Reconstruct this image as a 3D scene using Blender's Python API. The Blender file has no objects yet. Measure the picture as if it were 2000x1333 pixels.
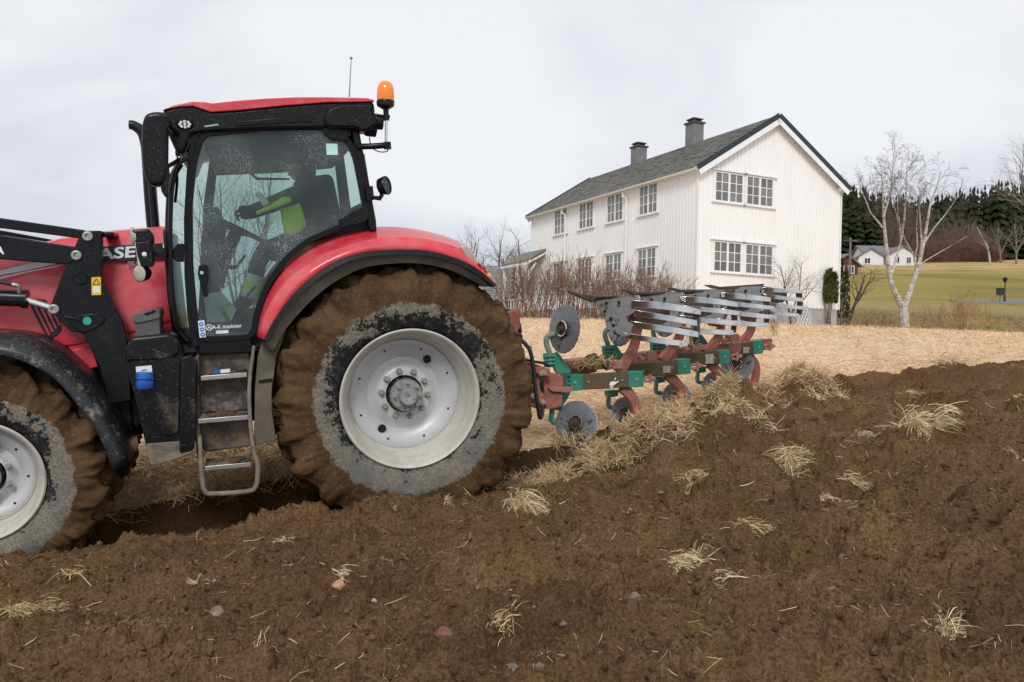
import bpy, math, random
import numpy as np
from mathutils import Vector, Matrix, noise as mnoise

scene = bpy.context.scene
COL = scene.collection
rad = math.radians

# ------------------------------------------------------------------ camera
FPX = 1550.0                      # focal length for a 2000 px wide frame
EYE = np.array([0.0, 0.0, 1.6])
ROLL = rad(1.4)
CR, SR = math.cos(ROLL), math.sin(ROLL)
cam = bpy.data.cameras.new('camera')
cam.sensor_width = 36.0
cam.lens = 36.0 * FPX / 2000.0
cam.clip_start = 0.05
cam.clip_end = 3000.0
cam_ob = bpy.data.objects.new('camera', cam)
COL.objects.link(cam_ob)
# image right maps to (cos, 0, -sin): the horizon falls to the right
cam_ob.matrix_world = Matrix(((CR, -SR, 0, EYE[0]), (0, 0, -1, EYE[1]), (SR, CR, 0, EYE[2]), (0, 0, 0, 1)))
scene.camera = cam_ob

# ------------------------------------------------------------------ sky, sun, exposure
SUN_EL, SUN_AZ = rad(37), rad(183)       # azimuth clockwise from +Y: behind the camera
world = bpy.data.worlds.new('World')
scene.world = world
world.use_nodes = True
wt = world.node_tree
wt.nodes.clear()
def wn(t):
    return wt.nodes.new(t)
w_out, w_bg, w_sky = wn('ShaderNodeOutputWorld'), wn('ShaderNodeBackground'), wn('ShaderNodeTexSky')
w_sky.sky_type = 'NISHITA'
w_sky.sun_disc = False
w_sky.sun_elevation = SUN_EL
w_sky.sun_rotation = SUN_AZ
w_tc, w_map, w_no, w_no2, w_rp, w_mix = wn('ShaderNodeTexCoord'), wn('ShaderNodeMapping'), wn('ShaderNodeTexNoise'), wn('ShaderNodeTexNoise'), wn('ShaderNodeValToRGB'), wn('ShaderNodeMixRGB')
w_map.inputs['Scale'].default_value = (1.0, 1.0, 2.2)
w_no.inputs['Scale'].default_value = 1.7
w_no.inputs['Detail'].default_value = 5.0
w_no.inputs['Roughness'].default_value = 0.5
w_no.inputs['Distortion'].default_value = 0.4
w_rp.color_ramp.elements[0].position = 0.38
w_rp.color_ramp.elements[0].color = (5.7, 6.05, 6.85, 1)
w_rp.color_ramp.elements[1].position = 0.66
w_rp.color_ramp.elements[1].color = (8.7, 8.8, 9.0, 1)
w_mix.inputs['Fac'].default_value = 0.93
wt.links.new(w_tc.outputs['Generated'], w_map.inputs['Vector'])
wt.links.new(w_map.outputs['Vector'], w_no.inputs['Vector'])
w_xyz, w_ma, w_ad = wn('ShaderNodeSeparateXYZ'), wn('ShaderNodeMath'), wn('ShaderNodeMath')
w_ma.operation = 'MULTIPLY_ADD'            # an overcast sky is brighter overhead than near the horizon
w_ma.inputs[1].default_value = 0.62
w_ma.inputs[2].default_value = -0.135
w_ad.operation = 'ADD'
wt.links.new(w_tc.outputs['Generated'], w_xyz.inputs[0])
wt.links.new(w_xyz.outputs['Z'], w_ma.inputs[0])
wt.links.new(w_ma.outputs[0], w_ad.inputs[0])
wt.links.new(w_no.outputs['Fac'], w_ad.inputs[1])
wt.links.new(w_ad.outputs[0], w_rp.inputs['Fac'])
wt.links.new(w_sky.outputs['Color'], w_mix.inputs['Color1'])
wt.links.new(w_rp.outputs['Color'], w_mix.inputs['Color2'])
wt.links.new(w_mix.outputs['Color'], w_bg.inputs['Color'])
w_bg.inputs['Strength'].default_value = 0.1
wt.links.new(w_bg.outputs['Background'], w_out.inputs['Surface'])

sun = bpy.data.lights.new('sun', 'SUN')
sun.energy = 1.5
sun.angle = rad(16)
sun.color = (1.0, 0.985, 0.965)
sun_ob = bpy.data.objects.new('sun', sun)
COL.objects.link(sun_ob)
sd = Vector((math.sin(SUN_AZ) * math.cos(SUN_EL), math.cos(SUN_AZ) * math.cos(SUN_EL), math.sin(SUN_EL)))
sun_ob.rotation_euler = sd.to_track_quat('Z', 'Y').to_euler()
sun_ob.location = (0, -20, 40)

scene.view_settings.view_transform = 'Standard'
scene.view_settings.look = 'None'
scene.view_settings.gamma = 1.0
scene.view_settings.exposure = 0.08
scene.view_settings.use_curve_mapping = False
try:
    scene.cycles.max_bounces = 8
    scene.cycles.transparent_max_bounces = 16
except Exception:
    pass

# ------------------------------------------------------------------ measuring helpers
def ray(px, py):
    """direction (with y = 1) seen at a point of the 2000 x 1333 photograph"""
    u, v = (px - 1000.0) / FPX, -(py - 666.5) / FPX
    return np.array([u * CR - v * SR, 1.0, u * SR + v * CR])

def W(px, py, Y):
    return EYE + ray(px, py) * Y

TH, PITCH, TROLL = rad(18), rad(6.8), rad(5)
C18, S18 = math.cos(TH), math.sin(TH)
def tractor_axes():
    fw, lf, up = np.array([-C18, -S18, 0]), np.array([S18, -C18, 0.0]), np.array([0, 0, 1.0])
    c, s = math.cos(PITCH), math.sin(PITCH)
    fw, up = fw * c - up * s, up * c + fw * s
    c, s = math.cos(TROLL), math.sin(TROLL)
    lf, up = lf * c - up * s, up * c + lf * s
    return np.array([fw, lf, up]).T
TM = tractor_axes()                       # local x forward, y to the left (near) side, z up; origin in the rear axle
TO = W(803, 780, 5.95) - TM @ np.array([0, 0.93, 0])

def T(px, py, y):
    """tractor coordinates of a photograph point on the plane y metres left of the tractor's middle"""
    d, o = TM.T @ ray(px, py), TM.T @ (EYE - TO)
    return o + d * ((y - o[1]) / d[1])

def TS(pts, y):
    return [T(a, b, y) for a, b in pts]

# ------------------------------------------------------------------ object helpers
FO = {}
def props(o, label=None, cat=None, group=None, kind=None):
    if label: o['label'] = label
    if cat: o['category'] = cat
    if group: o['group'] = group
    if kind: o['kind'] = kind
    return o

def empty(name, origin, label, cat, group=None, matrix=None):
    o = bpy.data.objects.new(name, None)
    COL.objects.link(o)
    o.empty_display_size = 0.2
    if matrix is not None:
        o.matrix_world = matrix
    else:
        o.location = [float(v) for v in origin]
    FO[o.name] = np.array(origin, float)
    return props(o, label, cat, group)

def link(name, me, parent=None, origin=(0, 0, 0)):
    o = bpy.data.objects.new(name, me)
    COL.objects.link(o)
    origin = np.array(origin, float)
    FO[o.name] = origin
    if parent is not None:
        o.parent = parent
        o.location = origin - FO[parent.name]
    else:
        o.location = origin
    return o

class MB:
    def __init__(s):
        s.v, s.f = [], []
    def add(s, vs, fs):
        n = len(s.v)
        s.v.extend([tuple(float(c) for c in p) for p in vs])
        s.f.extend([tuple(i + n for i in f) for f in fs])
        return s
    def box(s, c, size, R=None):
        c, h = np.array(c, float), np.array(size, float) / 2
        vs = []
        for i in (-1, 1):
            for j in (-1, 1):
                for k in (-1, 1):
                    p = np.array([i, j, k]) * h
                    vs.append(c + (R @ p if R is not None else p))
        return s.add(vs, [(0, 1, 3, 2), (4, 6, 7, 5), (0, 4, 5, 1), (2, 3, 7, 6), (0, 2, 6, 4), (1, 5, 7, 3)])
    def bar(s, a, b, w, h, up=(0, 0, 1)):
        a, b = np.array(a, float), np.array(b, float)
        d = b - a
        L = np.linalg.norm(d); d = d / L
        up = np.array(up, float)
        sd_ = np.cross(up, d)
        if np.linalg.norm(sd_) < 1e-4:
            sd_ = np.cross(np.array([1.0, 0, 0]), d)
        sd_ /= np.linalg.norm(sd_)
        u2 = np.cross(d, sd_)
        return s.box((a + b) / 2, (L, w, h), np.array([d, sd_, u2]).T)
    def prism(s, poly, vec):
        n = len(poly)
        vec = np.array(vec, float)
        a = [np.array(p, float) for p in poly]
        vs = a + [p + vec for p in a]
        fs = [tuple(range(n)), tuple(range(2 * n - 1, n - 1, -1))]
        fs += [(i, i + n, (i + 1) % n + n, (i + 1) % n) for i in range(n)]
        return s.add(vs, fs)
    def loft(s, rings, closed=True, caps=True):
        n = len(rings[0]); m = len(rings)
        vs = [p for r in rings for p in r]
        fs = []
        for i in range(m - 1):
            for j in range(n if closed else n - 1):
                k = (j + 1) % n
                fs.append((i * n + j, i * n + k, (i + 1) * n + k, (i + 1) * n + j))
        if caps and closed:
            fs += [tuple(range(n - 1, -1, -1)), tuple(range((m - 1) * n, m * n))]
        return s.add(vs, fs)
    def tube(s, pts, r, n=8, caps=True):
        pts = [np.array(p, float) for p in pts]
        m = len(pts)
        rs = list(r) if hasattr(r, '__len__') else [r] * m
        rings = []
        t = pts[1] - pts[0]
        t = t / (np.linalg.norm(t) + 1e-12)
        ref = np.array([0, 0, 1.0]) if abs(t[2]) < 0.9 else np.array([1.0, 0, 0])
        e = np.cross(t, ref); e /= np.linalg.norm(e)
        for i in range(m):
            t = pts[min(i + 1, m - 1)] - pts[max(i - 1, 0)]
            t = t / (np.linalg.norm(t) + 1e-12)
            e = e - t * (e @ t)
            e /= (np.linalg.norm(e) + 1e-12)
            b = np.cross(t, e)
            rings.append([pts[i] + rs[i] * (math.cos(q) * e + math.sin(q) * b) for q in [2 * math.pi * k / n for k in range(n)]])
        return s.loft(rings, True, caps)
    def lathe(s, prof, c, axis, n=32, caps=False, sq=1.0):
        """prof: (distance along axis, radius)"""
        axis = np.array(axis, float); axis /= np.linalg.norm(axis)
        ref = np.array([0, 0, 1.0]) if abs(axis[2]) < 0.9 else np.array([1.0, 0, 0])
        e = np.cross(axis, ref); e /= np.linalg.norm(e)
        b = np.cross(axis, e)
        c = np.array(c, float)
        rings = [[c + axis * a + r * (math.cos(q) * e + math.sin(q) * b * sq) for q in [2 * math.pi * k / n for k in range(n)]] for a, r in prof]
        return s.loft(rings, True, caps)
    def sphere(s, c, r, n=12, m=8):
        rx, ry, rz = (r if hasattr(r, '__len__') else (r, r, r))
        c = np.array(c, float)
        rings = [[c + np.array([rx * math.sin(t) * math.cos(q), ry * math.sin(t) * math.sin(q), rz * math.cos(t)]) for q in [2 * math.pi * k / n for k in range(n)]]
                 for t in [math.pi * (i + 0.02) / (m + 0.04) for i in range(m + 1)]]
        return s.loft(rings, True, True)
    def mesh(s, name, origin=(0, 0, 0)):
        me = bpy.data.meshes.new(name)
        o = np.array(origin, float)
        me.from_pydata([tuple(np.array(p) - o) for p in s.v], [], s.f)
        return me

def fix_normals(me):
    import bmesh
    bm = bmesh.new()
    bm.from_mesh(me)
    bmesh.ops.recalc_face_normals(bm, faces=bm.faces)
    bm.to_mesh(me)
    bm.free()

def obj(name, mb, mat, parent=None, origin=None, smooth=38, bevel=None, seg=2, sub=0, solid=None):
    if origin is None:
        origin = FO[parent.name] if parent is not None else (0, 0, 0)
    me = mb.mesh(name, origin)
    fix_normals(me)
    me.materials.append(mat)
    if smooth:
        me.polygons.foreach_set('use_smooth', [True] * len(me.polygons))
        me.set_sharp_from_angle(angle=rad(smooth))
    o = link(name, me, parent, origin)
    if solid:
        md = o.modifiers.new('thickness', 'SOLIDIFY'); md.thickness = solid; md.offset = 0
    if bevel:
        md = o.modifiers.new('bevel', 'BEVEL')
        md.width, md.segments, md.limit_method, md.angle_limit = bevel, seg, 'ANGLE', rad(35)
    if sub:
        md = o.modifiers.new('subdivision', 'SUBSURF'); md.levels = md.render_levels = sub
    return o

def np_mesh(name, V, F, mat, shade=None, smooth=True):
    """V n x 3, F m x k array; shade = per-vertex grey value kept as a colour attribute"""
    me = bpy.data.meshes.new(name)
    V = np.ascontiguousarray(V, dtype=np.float32)
    F = np.ascontiguousarray(F, dtype=np.int32)
    m, k = F.shape
    me.vertices.add(len(V)); me.vertices.foreach_set('co', V.ravel())
    me.loops.add(m * k); me.loops.foreach_set('vertex_index', F.ravel())
    me.polygons.add(m)
    me.polygons.foreach_set('loop_start', np.arange(0, m * k, k, dtype=np.int32))
    try:
        me.polygons.foreach_set('loop_total', np.full(m, k, dtype=np.int32))
    except Exception:
        pass
    me.update(calc_edges=True)
    me.polygons.foreach_set('use_smooth', np.full(m, smooth, dtype=bool))
    if shade is not None:
        at = me.attributes.new('shade', 'FLOAT', 'POINT')
        at.data.foreach_set('value', np.ascontiguousarray(shade, dtype=np.float32))
    me.materials.append(mat)
    return me

def dup(o, parent=None):
    c = o.copy()
    COL.objects.link(c)
    if parent is not None:
        c.parent = parent
    FO[c.name] = FO.get(o.name, np.zeros(3))
    for ch in list(o.children):
        dup(ch, c)
    return c

# ------------------------------------------------------------------ materials
class NT:
    def __init__(s, name):
        s.m = bpy.data.materials.new(name)
        s.m.use_nodes = True
        s.t = s.m.node_tree
        s.b = s.t.nodes['Principled BSDF']
        s.out = s.t.nodes['Material Output']
        s.tc = s.t.nodes.new('ShaderNodeTexCoord')
        s.co = s.tc.outputs['Object']
    def put(s, sock, v):
        if isinstance(v, bpy.types.NodeSocket):
            s.t.links.new(v, sock)
        elif hasattr(v, '__len__') and len(v) == 3 and sock.type == 'RGBA':
            sock.default_value = (*v, 1)
        else:
            sock.default_value = v
    def noise(s, scale, detail=4, rough=0.55, vec=None, dist=0.0, stretch=None, rot=0.0):
        n = s.t.nodes.new('ShaderNodeTexNoise')
        n.inputs['Scale'].default_value = scale
        n.inputs['Detail'].default_value = detail
        n.inputs['Roughness'].default_value = rough
        n.inputs['Distortion'].default_value = dist
        vec = vec or s.co
        if stretch:
            mp = s.t.nodes.new('ShaderNodeMapping')
            mp.inputs['Scale'].default_value = stretch
            mp.inputs['Rotation'].default_value = (0, 0, rot)
            s.t.links.new(vec, mp.inputs['Vector'])
            vec = mp.outputs['Vector']
        s.t.links.new(vec, n.inputs['Vector'])
        return n.outputs['Fac']
    def voronoi(s, scale, vec=None, feature='F1', out='Distance'):
        n = s.t.nodes.new('ShaderNodeTexVoronoi')
        n.feature = feature
        n.inputs['Scale'].default_value = scale
        s.t.links.new(vec or s.co, n.inputs['Vector'])
        return n.outputs[out]
    def math(s, op, a, b=0.0, clamp=False):
        n = s.t.nodes.new('ShaderNodeMath'); n.operation = op; n.use_clamp = clamp
        s.put(n.inputs[0], a); s.put(n.inputs[1], b)
        return n.outputs[0]
    def ss(s, x, lo, hi, a=0.0, b=1.0):
        n = s.t.nodes.new('ShaderNodeMapRange'); n.interpolation_type = 'SMOOTHSTEP'
        s.put(n.inputs['Value'], x)
        n.inputs['From Min'].default_value = lo; n.inputs['From Max'].default_value = hi
        n.inputs['To Min'].default_value = a; n.inputs['To Max'].default_value = b
        return n.outputs['Result']
    def mix(s, f, a, b):
        n = s.t.nodes.new('ShaderNodeMixRGB')
        s.put(n.inputs[0], f); s.put(n.inputs[1], a); s.put(n.inputs[2], b)
        return n.outputs[0]
    def xyz(s, vec=None):
        n = s.t.nodes.new('ShaderNodeSeparateXYZ')
        s.t.links.new(vec or s.co, n.inputs[0])
        return n.outputs
    def attr(s, name):
        n = s.t.nodes.new('ShaderNodeAttribute'); n.attribute_name = name
        return n.outputs['Fac']
    def bump(s, h, strength=0.3, dist=0.01):
        n = s.t.nodes.new('ShaderNodeBump')
        n.inputs['Strength'].default_value = strength
        n.inputs['Distance'].default_value = dist
        s.put(n.inputs['Height'], h)
        s.t.links.new(n.outputs['Normal'], s.b.inputs['Normal'])
    def set(s, **k):
        names = dict(col='Base Color', rough='Roughness', metal='Metallic', coat='Coat Weight', spec='Specular IOR Level', ec='Emission Color', es='Emission Strength', alpha='Alpha', trans='Transmission Weight')
        for a, v in k.items():
            s.put(s.b.inputs[names[a]], v)
        return s.m

def plain(name, col, rough=0.6, metal=0.0, var=0.25, scale=6.0, **k):
    n = NT(name)
    d = tuple(c * (1 - var) for c in col)
    n.set(col=n.mix(n.ss(n.noise(scale), 0.35, 0.65), d, col), rough=rough, metal=metal, **k)
    return n.m

def dirty(name, col, rough=0.4, metal=0.0, dirt=(0.20, 0.15, 0.10), lo=0.5, hi=0.7, amt=0.6, scale=5.0, spots=0.0, coat=0.0, bump=0.15, droplets=0.0, fine=40.0):
    n = NT(name)
    f = n.math('MULTIPLY', n.ss(n.noise(scale, 8, 0.65), lo, hi), amt)
    f2 = n.math('MULTIPLY', n.ss(n.noise(fine, 3, 0.6), 0.55, 0.75), amt * 0.5)
    f = n.math('ADD', f, f2, True)
    base = n.mix(n.ss(n.noise(scale * 0.6, 2), 0.3, 0.7), tuple(c * 0.86 for c in col), tuple(min(1, c * 1.08) for c in col))
    c = n.mix(f, base, dirt)
    if spots:
        sp = n.ss(n.voronoi(60.0), 0.10, 0.22, 1.0, 0.0)
        gate = n.ss(n.noise(9.0, 3), 0.48, 0.62)
        c = n.mix(n.math('MULTIPLY', n.math('MULTIPLY', sp, gate), spots), c, (0.42, 0.36, 0.29))
    n.set(col=c, rough=n.math('ADD', n.math('MULTIPLY', f, 0.45), rough, True), metal=metal, coat=coat)
    h = n.noise(90.0, 3)
    if droplets:
        dv = n.ss(n.voronoi(55.0), 0.0, 0.32, 1.0, 0.0)
        h = n.math('ADD', n.math('MULTIPLY', h, 0.2), n.math('MULTIPLY', dv, droplets))
    n.bump(h, bump, 0.01)
    return n.m

# ------------------------------------------------------------------ numpy noise
def _h(ix, iy, seed):
    h = (ix.astype(np.int64) * 374761393 + iy.astype(np.int64) * 668265263 + seed * 1274126177) & 0xffffffff
    h = ((h ^ (h >> 13)) * 1103515245) & 0xffffffff
    h = ((h ^ (h >> 15)) * 2246822519) & 0xffffffff
    return ((h ^ (h >> 16)) & 0xffffff) / float(0x1000000)

def perlin(x, y, seed=0):
    ix, iy = np.floor(x), np.floor(y)
    fx, fy = x - ix, y - iy
    def g(a, b):
        t = _h(ix + a, iy + b, seed) * 2 * np.pi
        return np.cos(t) * (fx - a) + np.sin(t) * (fy - b)
    u, v = fx * fx * fx * (fx * (fx * 6 - 15) + 10), fy * fy * fy * (fy * (fy * 6 - 15) + 10)
    return 1.5 * ((g(0, 0) * (1 - u) + g(1, 0) * u) * (1 - v) + (g(0, 1) * (1 - u) + g(1, 1) * u) * v)

def fbm(x, y, octs=4, seed=0, gain=0.5):
    s, a = 0, 1.0
    for i in range(octs):
        s = s + a * perlin(x * 2 ** i + 17.3 * i, y * 2 ** i - 9.1 * i, seed + i)
        a *= gain
    return s

def clods(x, y, cell, seed, density=0.7, tone=False):
    """lumps: rounded heaps on a jittered lattice, height in metres"""
    wx = x + 0.25 * cell * perlin(x / cell * 1.9, y / cell * 1.9, seed + 50)
    wy = y + 0.25 * cell * perlin(x / cell * 1.9 + 31, y / cell * 1.9, seed + 51)
    gx, gy = wx / cell, wy / cell
    ix, iy = np.floor(gx), np.floor(gy)
    out = np.zeros_like(x); tn = np.zeros_like(x)
    ir = np.clip(1 + 1.2 * perlin(x / cell * 2.6, y / cell * 2.6, seed + 60) + .5 * perlin(x / cell * 6.3, y / cell * 6.3, seed + 61), .45, 3)
    for a in (-1, 0, 1):
        for b in (-1, 0, 1):
            cx, cy = ix + a, iy + b
            px, py = cx + _h(cx, cy, seed), cy + _h(cx, cy, seed + 1)
            r = 0.18 + 0.50 * _h(cx, cy, seed + 2) ** 2
            on = _h(cx, cy, seed + 3) < density
            d2 = ((gx - px) ** 2 + (gy - py) ** 2) / (r * r) * ir
            hh = np.where(on & (d2 < 1), np.minimum(np.maximum(0, 1 - d2) ** .6, .5 + .5 * _h(cx, cy, seed + 7)) * r * cell * (0.4 + 0.5 * _h(cx, cy, seed + 4)), 0)
            tn = np.where(hh > out, _h(cx, cy, seed + 9), tn)
            out = np.maximum(out, hh)
    return (out, tn) if tone else out

def sstep(x, a, b):
    t = np.clip((x - a) / (b - a), 0, 1)
    return t * t * (3 - 2 * t)
# ================================================================== THE LAND
rng = np.random.default_rng(11)
def along_across(X, Y):
    return X * C18 + Y * S18, -X * S18 + Y * C18

def base(X, Y):
    al, ac = along_across(X, Y)
    S = np.where(al < 10, al, 10 + 3 * np.tanh((al - 10) / 3))
    S = np.where(S > -6, S, -6 + 3 * np.tanh((S + 6) / 3))
    near = .42 + .0875 * (S - 1.13) + .05 * (np.minimum(ac, 33) - 5.94)
    return near

def far_hill(X, Y):
    a = X / np.maximum(Y, 1)
    up = 0.045 + 0.105 * sstep(a, .22, .40)
    d = np.clip(Y - 40, 0, None)
    rise = up * np.where(d < 115, d, 115 + 60 * np.tanh((d - 115) / 60))
    return rise + 0.5 * perlin(X / 30, Y / 30, 5) * sstep(Y, 45, 90)

PL0, PL1 = 3.2, 6.1                       # where along the furrow the plough starts and ends cutting
def wall_ac(al):
    w = 6.98 + 1.58 * np.clip((al - PL0) / (PL1 - PL0), 0, 1) + .36 * np.clip(al - .3, -1.4, 0)
    return w + .06 * perlin(al * 2.1, al * 0 + 3.3, 91) + .025 * perlin(al * 8.1, al * 0 + 1.3, 92)

SODS = []                                  # turned slices: along, across, half length, half width, height

def soil_z(X, Y, fine=True):
    al, ac = along_across(X, Y)
    b = base(X, Y)
    d = wall_ac(al) - ac
    trench = sstep(al, PL0 + .3, PL0 - .4)
    behind = sstep(al, PL1 - .5, PL1 + .6)
    # open furrow beside the tractor: steep wall, flat floor, bank of turned earth
    floor = -.23 * sstep(d, -.03, .10) * (1 - sstep(d, .58, .98))
    lip = -.03 * (1 - sstep(d, -.1, .03))
    ridge = .19 * np.exp(-((d - .42) / .26) ** 2) - .05 * np.exp(-((d - .02) / .10) ** 2)
    bank = (.0 - .085 * sstep(al, -1.3, .4)) * np.exp(-((d - 1.0) / .55) ** 2) * trench
    h = lip + bank + floor * (trench + .55 * (1 - trench) * (1 - behind)) + ridge * behind
    on = sstep(d, .5, 2.1) * trench + sstep(d, .0, .3) * (1 - trench)
    wob = .10 * perlin(al * .7, ac * .7, 3)
    rows = .050 * np.sin((ac + wob * 1.6) * 2 * np.pi / .46) * (.5 + .5 * perlin(al * .8, ac * .5, 8))
    h = h + on * (rows + .075 * fbm(al * 1.1, ac * 2.3, 3, 20) + .01)
    sod = np.zeros_like(h)
    for a, c, ha, hc, hh in SODS:
        q = ((al - a) / ha) ** 2 + ((ac - c) / hc) ** 2
        sod = np.maximum(sod, hh * np.clip(1.25 * np.exp(-q * q * .8), 0, 1) * (1 + .40 * perlin(al * 4.6, ac * 4.6, 44) + .25 * perlin(al * 11, ac * 11, 45)))
    h = h + sod
    if fine:
        k = .35 + .65 * (sstep(d, .3, 1.9) * trench + sstep(d, .1, .9) * (1 - trench))
        h = h + k * (.034 * fbm(al * 3.6, ac * 5.2, 3, 31) + .012 * fbm(al * 17, ac * 17, 2, 37, .6) + .0065 * fbm(al * 52, ac * 52, 2, 39, .7))
        h = h + k * (1.0 * clods(al, ac, .34, 61, .34) + 1.15 * clods(al, ac, .16, 71, .60) + 1.05 * clods(al, ac, .07, 81, .70) + .9 * clods(al, ac, .032, 85, .55))
    return b + h

def hit(px, py, lift=0.0):
    d = ray(px, py)
    Y = np.linspace(1.5, 60, 30000)
    b = base(d[0] * Y, Y) + lift
    i = int(np.argmax(EYE[2] + d[2] * Y < b))
    return d[0] * Y[i], Y[i]

for px, py, lf, ha, hc, hh in [(1215, 850, .08, .42, .26, .18), (1290, 846, .10, .34, .27, .25), (1365, 822, .08, .5, .25, .19), (1345, 800, .12, .3, .22, .18), (1420, 792, .12, .34, .28, .31),
                               (1425, 850, .0, .4, .25, .06), (1510, 775, .12, .45, .26, .24), (1565, 768, .12, .34, .30, .21), (1120, 882, .02, .40, .22, .08), (1050, 898, .0, .40, .20, .06), (1175, 872, .04, .3, .2, .10)]:
    x, y = hit(px, py, lf)
    a, c = along_across(x, y)
    SODS.append((float(a), float(c), ha, hc, hh))

# ---- materials
def soil_material():
    n = NT('turned_earth')
    big, mid, fin = n.noise(1.1, 4), n.noise(7, 5, .6), n.noise(60, 4, .65)
    c = n.mix(n.ss(big, .32, .68), (.225, .118, .055), (.34, .186, .088))
    c = n.mix(n.math('MULTIPLY', n.ss(mid, .45, .75), .55), c, (.28, .168, .09))
    c = n.mix(n.math('MULTIPLY', n.ss(fin, .35, .62, 1, 0), .62), c, (.055, .028, .013))
    c = n.mix(n.math('MULTIPLY', n.ss(n.noise(150, 3, .7), .56, .70), .6), c, (.38, .26, .16))
    c = n.mix(n.math('MULTIPLY', n.attr('shade'), .70), c, (.030, .016, .008))      # moist fresh-cut earth, with the furrow's shade put into the colour
    n.set(col=c, rough=.95, spec=.12)
    n.bump(n.math('ADD', n.math('MULTIPLY', n.noise(38, 5, .7), 1.0), n.math('MULTIPLY', n.noise(130, 4, .7), .6)), 1.0, .03)
    return n.m
M_SOIL = soil_material()

def stubble_material():
    n = NT('stubble')
    c = n.mix(n.ss(n.noise(.45, 4), .35, .65), (.74, .515, .345), (.86, .645, .455))
    c = n.mix(n.math('MULTIPLY', n.ss(n.noise(16, 6, .7, stretch=(1, .35, 1)), .50, .70), .50), c, (.40, .25, .13))
    c = n.mix(n.math('MULTIPLY', n.ss(n.noise(3.0, 5, .7, stretch=(.5, 1.6, 1)), .52, .66), .45), c, (.48, .31, .17))
    c = n.mix(n.math('MULTIPLY', n.ss(n.noise(1.0, 5, .65, stretch=(.16, 2.6, 1), rot=rad(-18)), .46, .62), .50), c, (.56, .38, .225))
    c = n.mix(n.math('MULTIPLY', n.ss(n.noise(.16, 4, .6), .55, .68), .35), c, (.60, .47, .30))
    c = n.mix(n.math('MULTIPLY', n.ss(n.noise(70, 3, .7), .56, .72), .55), c, (.90, .72, .50))
    n.set(col=c, rough=.9, spec=.15)
    n.bump(n.noise(45, 5, .7), .8, .03)
    return n.m
M_STUBBLE = stubble_material()

def straw_material(name, a, b):
    n = NT(name)
    n.set(col=n.mix(n.attr('shade'), a, b), rough=.7, spec=.25)
    return n.m
M_STRAW = straw_material('straw', (.50, .34, .19), (.92, .72, .48))
M_STRAW_PALE = straw_material('pale_straw', (.46, .30, .14), (.95, .80, .56))
M_STRAW_OLD = straw_material('trampled_straw', (.26, .16, .07), (.90, .68, .40))
M_ROOT = straw_material('root_fibre', (.26, .165, .09), (.66, .49, .31))

def meadow_material():
    n = NT('winter_grass')
    x, y, z = n.xyz()
    c = n.mix(n.ss(n.noise(.06, 4), .35, .65), (.235, .19, .05), (.34, .265, .085))
    hi = n.ss(n.math('ADD', y, n.math('MULTIPLY', n.noise(.03, 3), 46.0)), 118, 142)
    c = n.mix(n.math('MULTIPLY', hi, .9), c, (.56, .40, .18))
    lowband = n.math('MULTIPLY', n.ss(y, 38, 44), n.ss(y, 60, 50))
    c = n.mix(n.math('MULTIPLY', lowband, .75), c, (.34, .24, .12))
    c = n.mix(n.math('MULTIPLY', n.ss(n.noise(.9, 6, .7, stretch=(.3, 1, 1)), .42, .7), .6), c, (.33, .22, .095))
    c = n.mix(n.math('MULTIPLY', n.ss(n.noise(.22, 5, .7, stretch=(.35, 1, 1)), .48, .62), .55), c, (.165, .155, .045))
    n.set(col=c, rough=.95, spec=.1)
    n.bump(n.noise(9, 5, .7), .6, .12)
    return n.m
M_MEADOW = meadow_material()

def polar(a0, a1, na, r0, r1, nr):
    a = np.linspace(a0, a1, na)
    r = np.exp(np.linspace(math.log(r0), math.log(r1), nr))
    A, R = np.meshgrid(a, r)
    X, Y = R * np.sin(A), R * np.cos(A)
    i = np.arange(na * nr).reshape(nr, na)
    F = np.stack([i[:-1, :-1], i[:-1, 1:], i[1:, 1:], i[1:, :-1]], -1).reshape(-1, 4)
    return X.ravel(), Y.ravel(), F

def cull(V, F, keep):
    F = F[keep[F].all(1)]
    used = np.unique(F)
    m = np.full(len(V), -1, dtype=np.int64); m[used] = np.arange(len(used))
    return V[used], m[F]

# ---- far ground: meadow and hill
X, Y, F = polar(rad(-60), rad(60), 260, 24, 900, 200)
Z = base(X, Y) + far_hill(X, Y) - .12
ground = link('ground', np_mesh('ground', np.stack([X, Y, Z], 1), F, M_MEADOW))
props(ground, 'olive winter meadow rising to the golden upper pasture below the wood', kind='structure')

# ---- stubble
X, Y, F = polar(rad(-55), rad(55), 620, 3.0, 46, 420)
al, ac = along_across(X, Y)
edge = 37.6 + .25 * perlin(X * .5, X * 0, 7)
Z = base(X, Y) + .012 * fbm(X * 2, Y * 2, 3, 15) + .012 * fbm(X * 9, Y * 9, 2, 18)
dd = ac - wall_ac(al)
Z = Z + (.03 * clods(X, Y, .5, 5, .3)) - .25 * sstep(Y, edge - .3, edge + .6) - .05 * (1 - sstep(dd, -.02, .10))
V, F = cull(np.stack([X, Y, Z], 1), F, (ac > wall_ac(al) + .004) & (Y < edge + .7))
stub = link('stubble_field', np_mesh('stubble_field', V, F, M_STUBBLE))
props(stub, 'pale harvested stubble field between the ploughed strip and the house', kind='structure')

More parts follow.
